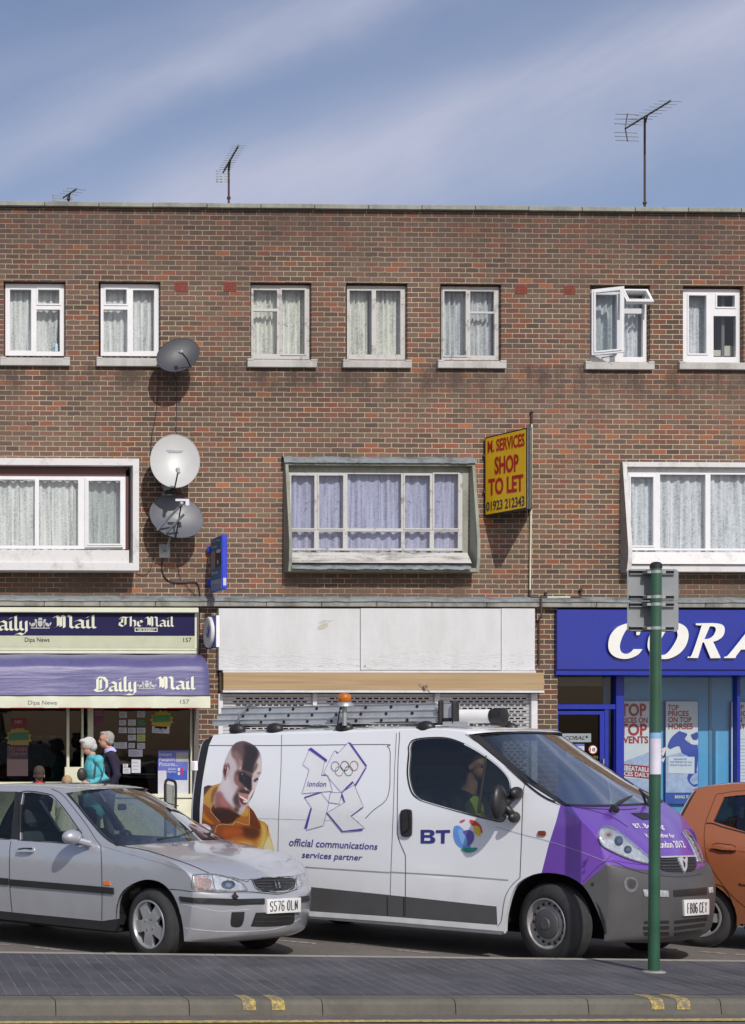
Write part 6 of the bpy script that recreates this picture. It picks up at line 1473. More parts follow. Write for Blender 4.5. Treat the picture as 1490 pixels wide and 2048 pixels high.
# wheels
mats_v = dict(tyre=m_tyre, rim=m_rim2, cap=plain('grey hub cap', (.085, .085, .088), .45), rim_r=.212)
VN.wheel(0, .03, .340, .215, 19, 'steel', mats_v); VN.wheel(0, 1.87, .340, .215, 19, 'steel', mats_v, near=False)
VN.wheel(-3.098, .03, .340, .215, 0, 'steel', mats_v); VN.wheel(-3.098, 1.87, .340, .215, 0, 'steel', mats_v, near=False)
# lamps
def lamp(V, tgt, outline, name='headlight', inner=(), root=None, off=.004, mats=(None, None)):
    P = rp(outline, 4); o = patch(name, P, tgt, .008, m_lampin, V.root, step=4.5, rim=.012, smooth=True)
    patch('lens', P, tgt, .018, m_lamp, o, step=4.5, rim=.010, smooth=True); strip('lamp_surround', P + [P[0]], 1.3, tgt, .019, m_lead, o)
    for (cx, cy, rx, ry, mt_) in inner:
        patch('lamp_bowl', [(cx + rx*math.cos(2*math.pi*k/20), cy + ry*math.sin(2*math.pi*k/20)) for k in range(20)], tgt, .009, mt_, o)
        patch('bulb_cover', [(cx + rx*.45*math.cos(2*math.pi*k/14), cy + ry*.45*math.sin(2*math.pi*k/14)) for k in range(14)], tgt, .012, m_chrome, o)
    return o
m_bowl = plain('lamp bowl', (.20, .21, .22), .1, .9)
lamp(VN, tV, K7([(185,505),(215,470),(285,474),(380,535),(490,628),(588,715),(590,756),(505,740),(390,702),(300,660),(228,618),(192,560)]), inner=[(1236,1683,9,10,m_bowl),(1254,1700,8,8,m_bowl),(1216,1671,9,7,plain('amber bowl', (.5,.35,.25), .3))])
lamp(VN, tV, K7([(868,500),(905,510),(960,590),(1005,690),(1012,738),(990,735),(960,660),(915,570)]))
patch('indicator', K5([(921,880),(928,874),(962,874),(970,882),(970,900),(962,906),(928,904),(921,898)]), tV, .012, plain('dark red amber lens', (.22,.03,.01), .2, coat=1), VN.root, rim=.01)
# grille, bumper openings, plate
grid = [(682,708),(682,708),(965,700),(965,700),(975,760),(962,808),(900,822),(760,822),(690,800)]
g = patch('grille', rp(K7(grid), 3), tV, .006, m_black, VN.root, step=5, rim=.01)
mb = MB()
for k in range(4): y = 728 + k * 24; add_strip(mb, K7([(688, y), (962, y - 4)]), 1.6, tV, .013)
mb.build('grille_slat', plain('dark slat', (.05,.05,.055), .4), g); mb = MB(); add_strip(mb, K7([(682,710),(968,702)]), 3.0, tV, .018); mb.build('chrome_bar', m_bright, g)
patch('emblem', K7([(815,718),(850,712),(868,735),(880,712),(893,716),(885,830),(870,833),(850,790)]), tV, .020, m_bright, VN.root, rim=.02); patch('emblem_shadow', K7([(852,735),(872,760),(868,800),(858,780)]), tV, .022, m_black, VN.root)
def slot(l, mat, name, off=.004, rim=.008): return patch(name, K7(l), tV, off, mat, VN.root, step=5, rim=rim)
slot([(545,962),(750,972),(754,1022),(560,1018)], m_lamp, 'fog_lamp', .010); slot([(545,962),(750,972),(754,1022),(560,1018)], m_lampin, 'fog_reflector', .004)
slot([(1078,946),(1108,942),(1112,986),(1082,990)], m_lampin, 'fog_reflector', .004)
slot([(790,970),(1058,945),(1060,1004),(795,1022)], m_black, 'upper_slot')
for (x0, y0a, y0b, x1, y1a, y1b) in ((545,1262,1240,750,1252,1210),): pass
for l in ([(560,1218),(755,1212),(755,1236),(556,1240)], [(548,1262),(755,1256),(755,1282),(548,1288)], [(552,1306),(755,1304),(755,1328),(562,1336)], [(800,1214),(1062,1186),(1062,1212),(800,1240)], [(800,1264),(1050,1232),(1044,1258),(800,1290)], [(800,1310),(1030,1284),(1012,1308),(800,1336)]): slot(l, m_black, 'lower_slot')
slot([(866,1046),(1066,1040),(1066,1160),(870,1174)], m_numw, 'number_plate', .016, .02)
plate_text('FB06 CEY', K7([(886,1072),(1052,1062),(1052,1140),(888,1152)]), tV, .020, m_ink, VN.root, 1.15)
mb = MB(); 
patch('dent', rp(K7([(400,880),(430,862),(480,870),(505,905),(495,960),(460,985),(420,980),(395,930)])), tV, .004, plain('scuffed grey plastic', (.13,.13,.135), .35, var=.5, scale=12), VN.root)
patch('dent_shadow', rp(K7([(418,895),(440,878),(478,892),(490,920),(470,955),(432,950)])), tV, .006, plain('dent shade', (.045,.045,.048), .5, var=.3, scale=12), VN.root)  # shade of the dent's hollow, put in as a darker patch
patch('tow_cover', K7([(130,910),(150,905),(156,925),(146,936),(130,930)]), tV, .005, m_black, VN.root)
patch('bonnet_vent', K7([(445,348),(560,346),(640,362),(640,400),(545,402)]), tV, .005, m_black, VN.root)
mb = MB(); 
for s_, q_ in (('BT. Bringing', [(455,436),(700,436),(722,488),(498,482)]), ('it all together for', [(548,508),(790,516),(808,560),(585,556)]), ('London 2012', [(640,578),(862,572),(890,628),(672,632)])): add_text(mb, s_, K7(q_), tV, .006, bold=.012)
mb.build('bonnet_lettering', m_letter, VN.root)
# door handle, mirror
patch('door_handle', rp(K5([(85,745),(125,742),(138,765),(138,880),(128,908),(90,910),(72,885),(70,770)]), 3), tV, .02, m_black, VN.root, rim=.02); patch('handle_grip', rp(K5([(92,765),(118,762),(122,850),(118,870),(94,872)]), 3), tV, .045, m_black, VN.root, rim=.02)
mm = VN.side(*K5([(675,700)])[0], -.16); mb = MB(); VN.ball(mb, (mm.x, -.16, mm.y), .055, .105, .155); mo = mb.build('mirror', m_black, VN.root, smooth=True)
mb = MB(); a1_ = VN.side(*K5([(778,640)])[0], -.07); a2_ = VN.side(*K5([(768,790)])[0], -.05); VN.ball(mb, (a1_.x, -.05, a1_.y), .045, .09, .055); VN.ball(mb, (a2_.x, -.04, a2_.y), .04, .08, .05)
mb.tube([VN.w(mm.x, -.14, mm.y), VN.w(a2_.x - .06, -.10, (a1_.y + a2_.y)/2), VN.w(a1_.x, -.05, a1_.y)], .035, 8); mb.tube([VN.w(a2_.x - .06, -.10, (a1_.y + a2_.y)/2), VN.w(a2_.x, -.04, a2_.y)], .035, 8); mb.build('mirror_arm', m_black, mo, smooth=True)
mb = MB(); VN.ball(mb, (mm.x, 1.9 + .16, mm.y), .055, .105, .155); mb.build('mirror', m_black, VN.root, smooth=True)
# cab
mb = MB(); VN.box(mb, -1.75, -.48, .09, 1.81, .55, .60, .01); VN.box(mb, -.5, .18, .46, 1.44, .55, .60, .01); VN.box(mb, -1.80, -1.74, .20, 1.70, .5, 1.92, .01, 1); VN.box(mb, -.05, .16, .12, 1.78, .80, 1.24, .08, 2); VN.box(mb, -.18, .0, .25, .75, 1.0, 1.28, .05, 2); VN.box(mb, -1.7, -.45, .06, .10, .5, 1.10, .01, 2); VN.box(mb, -1.7, -.45, 1.80, 1.84, .5, 1.10, .01, 2); VN.box(mb, -1.72, -.75, .22, 1.68, 1.90, 1.94, .01, 1)
mb.build('cab_lining', [m_dark, plain('bulkhead', (.10,.105,.11), .8), m_dash], VN.root)
VN.seat(-.98, .52, .72, m_seat, .58); VN.seat(-.98, 1.33, .72, m_seat, .58); VN.steering(-.38, .52, 1.22, .2)
m_wb = MB(); m_wb.tube([VN.w(-.62, tumv(1.3)+.0, 1.26), VN.w(-.60, tumv(1.8)+.0, 1.76)], .014, 6); m_wb.build('window_bar', m_black, VN.root)
# graphics
patch('letter_b', rp([(x, y) for x, y in K5([(192,868),(192,868),(255,868),(276,880),(276,900),(262,908),(280,920),(280,942),(258,952),(192,952),(192,952)])], 3), tV, .004, plain('logo indigo', (.03, .03, .20), .4), VN.root,
      holes=[K5([(214,884),(246,884),(252,890),(246,900),(214,900)]), K5([(214,916),(248,916),(256,926),(248,936),(214,936)])], step=6)
patch('letter_t', K5([(286,870),(375,868),(375,886),(342,887),(340,953),(318,953),(318,887),(286,888)]), tV, .004, plain('logo indigo 2', (.03, .03, .20), .4), VN.root)
def vp(nm, l, col, off=.004, rough=.4, sm=True): return patch(nm, rp(K5(l), 4) if sm else K5(l), tV, off, plain(nm + ' colour', col, rough, var=.12, scale=3), VN.root)
vp('globe_blue', [(395,900),(400,850),(425,842),(460,870),(488,920),(500,975),(495,998),(450,985),(410,950)], (.12,.28,.68)); vp('globe_lightblue', [(425,870),(455,870),(480,925),(470,970),(440,940)], (.22,.42,.78), .0055)
vp('globe_centre', [(455,880),(485,868),(515,880),(524,915),(510,950),(485,965),(484,930),(468,900)], (.12,.10,.42), .007); vp('globe_green', [(445,985),(490,980),(543,980),(530,1000),(490,1010),(458,1002)], (.03,.28,.22), .0065)
vp('globe_red', [(497,806),(535,815),(565,845),(574,885),(560,880),(540,850),(510,838)], (.58,.05,.04), .005); vp('globe_yellow', [(525,845),(550,845),(565,870),(560,905),(535,895),(522,865)], (.72,.50,.04), .0065); vp('globe_magenta', [(435,815),(450,806),(468,804),(462,814),(440,824)], (.60,.05,.25))
# the games emblem on the side: outlines with a violet shadow
m_vio = plain('violet outline', (.09, .055, .33), .4); m_pal = plain('pale emblem grey', (.68, .695, .715), .5, var=.03)
shapes = [[(745,180),(840,250),(820,340),(858,345),(888,442),(697,458),(742,310),(702,278)], [(985,140),(1098,282),(1028,405),(1010,382),(940,450),(832,325),(900,188),(918,210)], [(712,480),(815,450),(865,515),(830,655),(725,685),(758,548)], [(875,450),(945,452),(930,522),(862,512)], [(945,450),(1022,402),(1080,540),(1000,595),(1088,672),(948,690),(850,578),(965,510)]]
shadows = [[(735,182),(755,172),(855,248),(850,262),(742,186)], [(985,140),(1000,142),(1102,285),(1092,290)], [(1098,290),(1098,300),(1032,412),(1025,402)], [(900,190),(920,200),(920,212)], [(712,478),(716,486),(820,452),(800,450)], [(750,548),(760,548),(728,672),(712,672)], [(850,578),(856,574),(955,692),(945,694)], [(948,692),(1075,676),(1074,686),(950,696)], [(1000,596),(1072,540),(1076,546),(1012,592)], [(820,340),(848,340),(848,346),(818,344)], [(945,455),(1010,380),(1018,388),(950,452)], [(945,452),(965,508),(960,512),(942,470)]]
for k, sh_ in enumerate(shapes):
    patch('emblem_shape', K4(sh_), tV, .003 + .0004*k, m_pal, VN.root); strip('emblem_outline', K4(sh_ + [sh_[0]]), .7, tV, .0065, m_vio, VN.root)
for sh_ in shadows: patch('emblem_edge', K4(sh_), tV, .0075, m_vio, VN.root)
for (x, y, col) in ((905,288,(.10,.12,.40)), (964,286,(.02,.02,.03)), (1022,285,(.40,.05,.06)), (930,318,(.42,.30,.10)), (988,317,(.02,.16,.09))):
    pts = [K4([(x + 25*math.cos(2*math.pi*k/24), y + 29*math.sin(2*math.pi*k/24))])[0] for k in range(25)]; strip('emblem_ring', pts, 1.1, tV, .0085 + .0004*(x % 3), plain('ring ink', col, .4), VN.root)
text('emblem_lettering', 'london', K4([(733,380),(850,380),(848,414),(731,412)]), tV, .009, m_vio, VN.root, bold=.0, shear=.15)
text('side_lettering', 'official communications', K4([(618,733),(1168,764),(1164,806),(616,782)]), tV, .004, plain('violet ink', (.07, .05, .27), .4), VN.root, bold=.012, shear=.12)
text('side_lettering', 'services partner', K4([(698,818),(1074,838),(1068,884),(694,868)]), tV, .004, plain('violet ink 2', (.07, .05, .27), .4), VN.root, bold=.012, shear=.12)
# printed portrait: smiling man in an orange shirt, a soft-edged print on the side panel
K9 = lambda l: [(390 + x / 7.316, 1460 + y / 7.316) for x, y in l]
KQ = lambda l: [(435 + x / 8.05, 1475 + y / 8.05) for x, y in l]
import numpy as np
def lin(c): return [((x / 255 + .055) / 1.055) ** 2.4 if x > 10 else x / 255 / 12.92 for x in c]
def printed(name, outline, shapes, tgt, off, root, step=1.5):
    vs, tr = cdt([Vector(p) for p in outline], (), step); used = sorted({i for f in tr for i in f}); mp = {i: k for k, i in enumerate(used)}
    P = np.array([[vs[i].x, vs[i].y] for i in used]); C = np.zeros((len(P), 3)) + 128.0
    for poly, col, fe, al in shapes:
        A = np.array(poly); B_ = np.roll(A, -1, 0); ins = np.zeros(len(P), bool); dm = np.full(len(P), 1e9)
        for a, b in zip(A, B_):
            ab = b - a; ap = P - a; t_ = np.clip((ap @ ab) / max(ab @ ab, 1e-9), 0, 1); dm = np.minimum(dm, np.hypot(*(ap - t_[:, None] * ab).T))
            cy = (a[1] > P[:, 1]) != (b[1] > P[:, 1]); xx = (b[0] - a[0]) * (P[:, 1] - a[1]) / ((b[1] - a[1]) or 1e-9) + a[0]; ins ^= cy & (P[:, 0] < xx)
        sd = np.where(ins, dm, -dm); w_ = np.clip(sd / max(fe, .01) * .5 + .5, 0, 1); w_ = (w_ * w_ * (3 - 2 * w_) * al)[:, None]; C = C * (1 - w_) + (np.array(col, float) * .92 + 12) * w_
    V = [tgt(x, y, off) for x, y in P]; F_ = [tuple(mp[i] for i in f) for f in tr]; G = []
    for f in F_: a, b, c = (V[i] for i in f); G.append(f if (b-a).cross(c-a).dot(a - CAM) < 0 else f[::-1])
    t = MT(name + ' vinyl'); at = N(t.t, 'ShaderNodeAttribute'); at.attribute_name = 'print'; t.set(col=at.outputs['Color'], rough=.4, coat=.5, coatr=.08)
    o = mk(name, V, G, t.m, root, smooth=True); ca = o.data.color_attributes.new('print', 'FLOAT_COLOR', 'POINT')
    r_ = random.Random(5); flat = []
    for c in C: n_ = 1 + r_.uniform(-.03, .03); flat += [min(1, x * n_) for x in lin(c)] + [1.0]
    ca.data.foreach_set('color', flat); return o
SH = []
def sh9(l, c, f, a=1.0): SH.append((rp(K9(l), 3), c, f / 7.316, a))
def shq(l, c, f, a=1.0): SH.append((rp(KQ(l), 3), c, f / 8.05, a))
sh9([(60,700),(1300,700),(1300,2000),(60,2000)], (188,108,34), 5)
sh9([(900,1700),(960,1500),(950,1350),(1030,1370),(1090,1500),(1130,1620),(1180,1780),(1180,1970),(900,1960),(600,1900),(560,1760),(640,1650),(800,1640)], (214,178,84), 60)
sh9([(1010,1640),(1090,1560),(1140,1640),(1170,1760),(1170,1900),(1050,1870),(960,1820)], (226,216,158), 50)
sh9([(560,1660),(700,1640),(860,1700),(880,1800),(700,1830),(590,1790)], (222,160,62), 40)
sh9([(90,1260),(230,1250),(370,1380),(300,1470),(250,1660),(90,1660)], (128,62,22), 50); sh9([(110,1180),(200,1280),(290,1370),(230,1370),(110,1290)], (196,120,36), 20)
sh9([(100,1420),(230,1420),(230,1600),(100,1600)], (92,44,20), 60)
sh9([(330,1400),(560,1390),(800,1400),(930,1450),(940,1540),(860,1590),(600,1560),(420,1640),(270,1660),(300,1500)], (150,70,26), 50); sh9([(700,1420),(920,1440),(940,1540),(850,1590),(720,1540)], (88,44,20), 50)
sh9([(440,1440),(640,1440),(700,1500),(560,1540),(420,1560)], (178,84,30), 40)
sh9([(80,800),(220,805),(255,812),(170,930),(110,960)], (72,38,26), 14); sh9([(130,980),(250,830),(372,785),(345,880),(290,1040),(240,1140),(125,1080)], (188,142,52), 24); sh9([(250,900),(330,830),(330,940),(280,1030),(240,1060)], (128,78,28), 24)
sh9([(290,1050),(330,950),(370,1180),(560,1220),(645,1240),(590,1335),(400,1375),(235,1190)], (66,34,22), 18); sh9([(130,1080),(240,1160),(360,1340),(300,1380),(130,1200)], (150,78,30), 24)
sh9([(640,1250),(780,1110),(802,1250),(800,1390),(700,1375),(605,1320)], (176,104,34), 14); sh9([(650,1240),(760,1130),(790,1200),(770,1260)], (206,146,56), 18)
sh9([(785,1105),(800,1115),(890,1220),(915,1300),(955,1370),(965,1450),(880,1430),(808,1395),(806,1250)], (104,50,20), 14)
# head and neck
head_ = [(245,130),(300,85),(380,58),(450,60),(530,92),(605,135),(662,205),(702,290),(716,400),(713,520),(700,590),(665,645),(655,720),(622,800),(596,870),(560,960),(520,1022),(495,1090),(455,1130),(405,1225),(350,1238),(280,1195),(180,1150),(140,1180),(60,1200),(-30,1150),(-60,1000),(-20,880),(55,740),(85,650),(88,540),(105,430),(140,330),(190,220)]
shq(head_, (190,178,182), 8)
shq([(60,740),(110,620),(170,640),(230,760),(280,900),(300,1040),(240,1100),(120,980),(60,880)], (204,196,200), 50)
shq([(-40,900),(60,880),(130,1000),(220,1100),(300,1190),(200,1190),(80,1230),(-40,1180)], (146,92,86), 40); shq([(50,960),(110,1010),(170,1090),(140,1120),(70,1080)], (176,102,98), 24)
shq([(-40,1140),(150,1140),(300,1205),(350,1240),(330,1288),(-40,1288)], (62,34,28), 30)
shq([(245,128),(300,84),(380,58),(450,60),(530,92),(610,140),(662,215),(665,285),(640,370),(605,450),(585,570),(500,570),(400,530),(380,480),(385,420),(335,375),(285,335),(250,305),(232,250),(225,190)], (92,68,66), 26)
shq([(430,120),(530,115),(612,150),(655,220),(655,290),(620,380),(590,470),(578,575),(510,575),(425,545),(395,470),(420,350),(440,230)], (40,30,31), 50)
shq([(235,230),(300,225),(380,300),(395,400),(372,480),(340,520),(315,440),(290,370),(255,320)], (128,98,94), 40); shq([(350,360),(400,380),(392,470),(350,560),(330,540),(345,440)], (156,122,114), 20); shq([(372,470),(386,480),(362,545),(335,585),(342,530)], (202,180,172), 10)
shq([(290,560),(340,520),(400,545),(500,560),(560,600),(570,700),(562,800),(545,862),(520,872),(470,845),(440,815),(380,800),(300,745),(272,660)], (98,62,54), 30); shq([(350,570),(440,562),(540,630),(558,720),(548,830),(515,862),(470,810),(400,740),(345,690)], (28,21,22), 26)
shq([(285,640),(335,600),(345,700),(400,765),(375,800),(305,750)], (138,88,74), 20); shq([(430,540),(520,560),(575,600),(560,630),(480,600)], (96,66,58), 18); shq([(392,582),(410,582),(416,596),(400,604),(390,596)], (128,124,124), 8); shq([(410,640),(450,645),(450,665),(415,665)], (58,48,46), 12)
shq([(615,470),(655,350),(700,330),(714,420),(708,520),(690,560),(620,590),(590,622),(572,600),(600,540)], (206,194,184), 28); shq([(600,460),(635,410),(652,450),(625,520),(585,555),(580,520)], (104,84,74), 22); shq([(640,570),(700,555),(690,580),(650,590)], (132,112,102), 10)
shq([(562,640),(592,640),(582,720),(578,800),(602,830),(570,855),(558,760)], (208,186,174), 12)
shq([(582,690),(612,664),(652,648),(664,680),(640,712),(600,718)], (78,48,44), 8); shq([(628,692),(655,682),(656,702),(636,716)], (218,216,214), 5); shq([(634,664),(656,664),(656,690),(636,692)], (26,24,26), 6); shq([(588,735),(655,722),(640,790),(612,825),(584,805)], (210,198,192), 18)
shq([(250,980),(300,880),(345,800),(400,775),(450,815),(500,885),(515,915),(420,900),(362,885),(335,930),(342,1010),(385,1090),(360,1150),(310,1130),(262,1060)], (104,72,66), 34); shq([(280,960),(330,900),(345,960),(350,1040),(330,1090),(290,1050)], (66,46,43), 26)
shq([(362,850),(440,830),(490,880),(520,905),(500,915),(430,900),(365,893)], (56,38,36), 14); shq([(440,803),(462,816),(518,868),(506,884),(450,832)], (216,180,160), 8); shq([(475,845),(522,872),(545,862),(535,890),(490,900)], (48,30,28), 10)
shq([(350,890),(400,900),(455,925),(500,925),(492,990),(440,985),(365,935)], (182,112,92), 10); shq([(350,950),(400,985),(450,1018),(488,1035),(472,1072),(420,1085),(370,1035)], (96,34,34), 9); shq([(358,938),(392,955),(425,972),(480,1003),(492,1028),(455,1012),(400,982),(368,962)], (246,240,234), 5); shq([(414,1018),(482,1023),(477,1048),(430,1050)], (226,214,206), 6); shq([(372,1062),(430,1086),(478,1064),(462,1102),(408,1118)], (196,148,146), 12)
shq([(522,900),(560,850),(592,838),(594,880),(562,955),(522,1015),(492,1062),(502,960)], (222,210,204), 12); shq([(596,858),(604,880),(532,1012),(512,1035),(520,1000),(578,890)], (66,46,48), 6)
shq([(385,1125),(452,1108),(425,1190),(380,1232),(338,1226),(322,1180)], (194,184,186), 18); shq([(285,1120),(350,1150),(330,1205),(272,1180)], (98,76,72), 20)
shq([(88,540),(103,450),(150,408),(192,440),(202,500),(182,570),(152,650),(130,694),(106,662)], (160,128,124), 8); shq([(96,530),(120,450),(160,462),(162,520),(145,585),(130,645),(110,600)], (78,34,38), 8); shq([(158,408),(192,448),(200,500),(182,520),(178,460)], (70,52,52), 6); shq([(118,470),(145,480),(150,500),(128,505)], (176,120,122), 6); shq([(168,470),(182,520),(155,600),(148,655),(140,640),(150,580)], (220,198,190), 7)
out_p = [tuple(q_) for q_ in cr([Vector(p) for p in KQ([(245,130),(300,85),(380,58),(450,60),(530,92),(605,135),(662,205),(702,290),(716,400),(713,520),(700,590),(665,645),(655,720),(622,800),(596,870),(560,960),(520,1022),(500,1085)])], 3)] + K9([(785,1105),(860,1185),(905,1265),(930,1310),(1020,1345),(1072,1400),(1090,1500),(1130,1620),(1165,1760),(1172,1870),(1170,1960),(92,1960),(100,1640),(108,1300),(128,1000),(135,835),(190,808),(255,815),(375,780)]) + KQ([(75,690),(88,610),(88,540),(105,430),(140,330),(190,220)])
port = printed('side_portrait', out_p, SH, tV, .0035, VN.root)
mb = MB()
for l in ([(130,1065),(240,1150),(285,1060)], [(235,1155),(232,1190),(300,1270),(370,1345)], [(245,1640),(300,1480),(320,1400),(400,1375),(560,1392),(595,1320)], [(605,1340),(700,1375),(798,1392),(800,1270),(798,1130)], [(600,1770),(610,1670)], [(545,1605),(620,1690),(700,1735),(800,1750)]): add_strip(mb, K9(l), .8, tV, .0055)
mb.build('shirt_piping', plain('piping print', (.66,.52,.36), .5), port)
mb = MB()
for l in ([(1065,1400),(1060,1560),(1000,1710),(930,1790),(900,1850)], [(1000,1865),(1080,1850),(1150,1790),(1160,1760)], [(1130,1915),(1165,1870),(1168,1820)]): add_strip(mb, K9(l), .8, tV, .0055)
mb.build('shirt_crease', plain('crease print', (.26,.12,.03), .5), port)
# rear latch
mb = MB(); p = VN.side(388, 1532, -.03); VN.box(mb, p.x - .03, p.x + .03, -.05, -.0, p.y - .05, p.y + .05, .008); mb.build('rear_lamp', m_white, VN.root)
# roof bars, beacon (bolted on), ladder and pipe carried on top
rk = MB()
for px in (477, 552, 691, 854):
    u_ = VN.side(px, 1459, .24).x
    rk.tube([VN.w(u_, .22, 2.045), VN.w(u_, .95, 2.075), VN.w(u_, 1.68, 2.045)], .016, 8)
    for v_ in (.22, 1.68):
        VN.ball(rk, (u_, v_, 2.01), .09, .06, .065)
rk.build('roof_bar', m_black, VN.root, smooth=True, auto=50)
rk = MB(); 
for dz, v_ in ((0, .30), (.012, .36)): rk.tube([VN.w(-3.45, v_, 2.055 + dz), VN.w(-2.2, v_ + .02, 2.07 + dz), VN.w(-1.4, v_, 2.06 + dz), VN.w(-.9, v_ + .05, 2.035)], .012, 6)
rk.build('rack_rail', m_black, VN.root)
ub = VN.side(689, 1447, .16).x; zb0_, zb1_ = VN.side(689, 1412, .16).y, VN.side(689, 1387, .16).y; bz = VN.side(689, 1447, .16).y
bc = MB(); bc.tube([VN.w(ub, .16, bz - .02), VN.w(ub, .16, zb0_ + .01)], .022, 8); bc.lathe([(-.03, .07), (-.025, .085), (0, .08), (.015, .062)], VN.w(ub, .16, zb0_ + .02), (0, 0, 1), 24); bo = bc.build('beacon_base', m_steel, VN.root, smooth=True, auto=40)
t = MT('amber beacon dome'); t.set(col=(.80, .22, .01), rough=.12, coat=1, trans=.45); t.b.inputs['IOR'].default_value = 1.3
bc = MB(); hh_ = zb1_ - zb0_ - .03; bc.lathe([(0, .061), (hh_*.55, .060), (hh_*.8, .054), (hh_*.93, .038), (hh_, .012)], VN.w(ub, .16, zb0_ + .035), (0, 0, 1), 24); bc.build('beacon_dome', t.m, bo, smooth=True)
bc = MB(); bc.lathe([(0, .03), (.05, .035), (.07, .01)], VN.w(ub, .16, zb0_ + .05), (0, 0, 1), 12); bc.build('beacon_reflector', m_chrome, bo)
bc = MB(); bc.tube([VN.w(ub - .02, .14, zb0_), VN.w(ub - .04, .14, zb0_ - .05), VN.w(ub - .07, .15, bz - .02)], .006, 6); bc.build('beacon_wire', m_black, bo)
la = thing('ladder', 'three section aluminium ladder tied flat on top of the van', 'ladder', tuple(VN.w(-2.3, .5, 2.05)), -VN.th)
zz = 2.055; hS = .062
for k in range(3):
    ue0, ue1 = VN.side(*[(425,1440),(431,1430),(437,1421)][k], .30).x, VN.side(*[(876,1440),(890,1428),(868,1412)][k], .30).x
    z0_, z1_ = zz + k * hS, zz + (k + 1) * hS - .002
    for v_, sg in ((.30 + k * .022, 1), (.78 - k * .022, -1)):
        mb = MB(); VN.box(mb, ue0, ue1, v_, v_ + sg * .006 if sg > 0 else v_ + .006, z0_, z1_, .001); VN.box(mb, ue0, ue1, v_ - .010, v_ + .016, z0_, z0_ + .005, .001); VN.box(mb, ue0, ue1, v_ - .010, v_ + .016, z1_ - .005, z1_, .001); so_ = mb.build('stile', m_alu, la)
        if sg > 0:
            mb = MB()
            for j in range(9):
                u_ = ue0 + .32 + j * .265
                if u_ < ue1 - .05: t_ = MB().lathe([(0, .015), (.003, .015)], (0, 0, 0), (0, -1, 0), 10); mb.add([VN.w(u_ + q_.x, v_ - .0015 + q_.y, z0_ + hS * .5 + q_.z) for q_ in t_.v], t_.f)
            mb.build('rung_end', m_black, so_)
    mb = MB()
    for j in range(10):
        u_ = ue0 + .32 + j * .265
        if u_ < ue1 - .05: mb.tube([VN.w(u_, .31 + k*.022, z0_ + hS*.5), VN.w(u_, .78 - k*.022, z0_ + hS*.5)], .013, 6)
    mb.build('rung', m_alu, la)
mb = MB(); mb.tube([VN.side(475, 1456, .26) and VN.w(VN.side(475,1456,.26).x, .26, 2.05), VN.w(VN.side(480,1430,.26).x, .25, 2.17), VN.w(VN.side(492,1420,.28).x, .30, 2.25), VN.w(VN.side(500,1419,.5).x, .6, 2.25)], .011, 6); tag(mb.build('strap', m_lead), 'grey strap looped over the rear end of the ladder', 'strap')
mb = MB(); ux = VN.side(878, 1430, .30).x; VN.box(mb, ux, ux + .035, .27, .33, 2.045, 2.26, .012); VN.box(mb, ux + .13, ux + .17, .27, .36, 2.03, 2.25, .015); VN.box(mb, ux + .03, ux + .14, .30, .33, 2.06, 2.10, .01, 0); mb.build('end_clamp', m_black, la)
mb = MB(); VN.box(mb, ux + .035, ux + .13, .31, .32, 2.06, 2.22, .003); VN.box(mb, ux + .05, ux + .30, .27, .30, 2.025, 2.065, .004); mb.build('end_bracket', m_alu, la)
pt0 = VN.side(905, 1441, .62); pt1 = VN.side(990, 1440, .62); pi = thing('pipe_carrier', 'white plastic tube with a black end cap lying on the van roof', 'pipe carrier', tuple(VN.w(pt0.x - .8, .62, 2.1)), -VN.th)
mb = MB(); mb.lathe([(0, .064), (1.9, .064)], VN.w(pt1.x - 1.9, .62, 2.115), VN.w(1, 0, 0) - VN.w(0, 0, 0), 24); mb.build('tube', m_white, pi, smooth=True, auto=40)
mb = MB(); mb.lathe([(0, .068), (.03, .070), (.035, .075), (.12, .075), (.125, .065)], VN.w(pt1.x - .03, .62, 2.115), VN.w(1, 0, 0) - VN.w(0, 0, 0), 24); mb.build('end_cap', m_black, pi, smooth=True, auto=40)

# ------------------------------------------------------------------ the silver hatchback
tums = lambda z: 0.012 * max(0, (.5 - z)) * 3 + (0.0 if z < .86 else .28 * ((z - .86) / .56) ** 1.15)
CS = Veh(295, 1851, 52, .305, 1.68, tums, 'parked_car', 'silver hatchback with black side strips parked in front of the newsagent', 'car', 'cars parked in the bays')
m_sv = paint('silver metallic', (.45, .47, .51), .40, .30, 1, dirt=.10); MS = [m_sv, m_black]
ws = [(-.98,1.452,-1.150,1.412), (-.80,1.365,-.96,1.300), (-.52,1.20,-.72,1.145), (-.28,1.06,-.52,1.035), (-.16,.995,-.372,.968)]
hd = [(-.16,.995,-.372,.968), (.02,.965,-.22,.945), (.25,.915,.04,.905), (.46,.845,.24,.865), (.62,.765,.38,.80), (.69,.71,.445,.745)]
bp = [(.69,.71,.445,.745), (.715,.66,.462,.69), (.73,.615,.464,.64), (.785,.585,.468,.612), (.80,.50,.46,.53), (.80,.38,.44,.38), (.77,.25,.40,.24), (.66,.19,.375,.20)]
cws, ews = CS.loft('windscreen', ws, [glass_mat('hatchback windscreen', (.42, .48, .45), .12)], p=2.2, q=1.5)
chd, ehd = CS.loft('bonnet', hd, [m_sv], p=2.1, q=1.4)
cbp, ebp = CS.loft('front_bumper', bp, [m_sv], p=1.95, q=1.32)
roof = [(-.98,1.452,-1.150,1.412), (-1.15,1.475,-1.25,1.432), (-1.6,1.495,-1.6,1.450), (-2.1,1.485,-2.1,1.445), (-2.6,1.44,-2.6,1.40), (-2.75,1.41,-2.74,1.37)]
cro, ero = CS.loft('roof', roof, [m_sv], p=4, q=2)
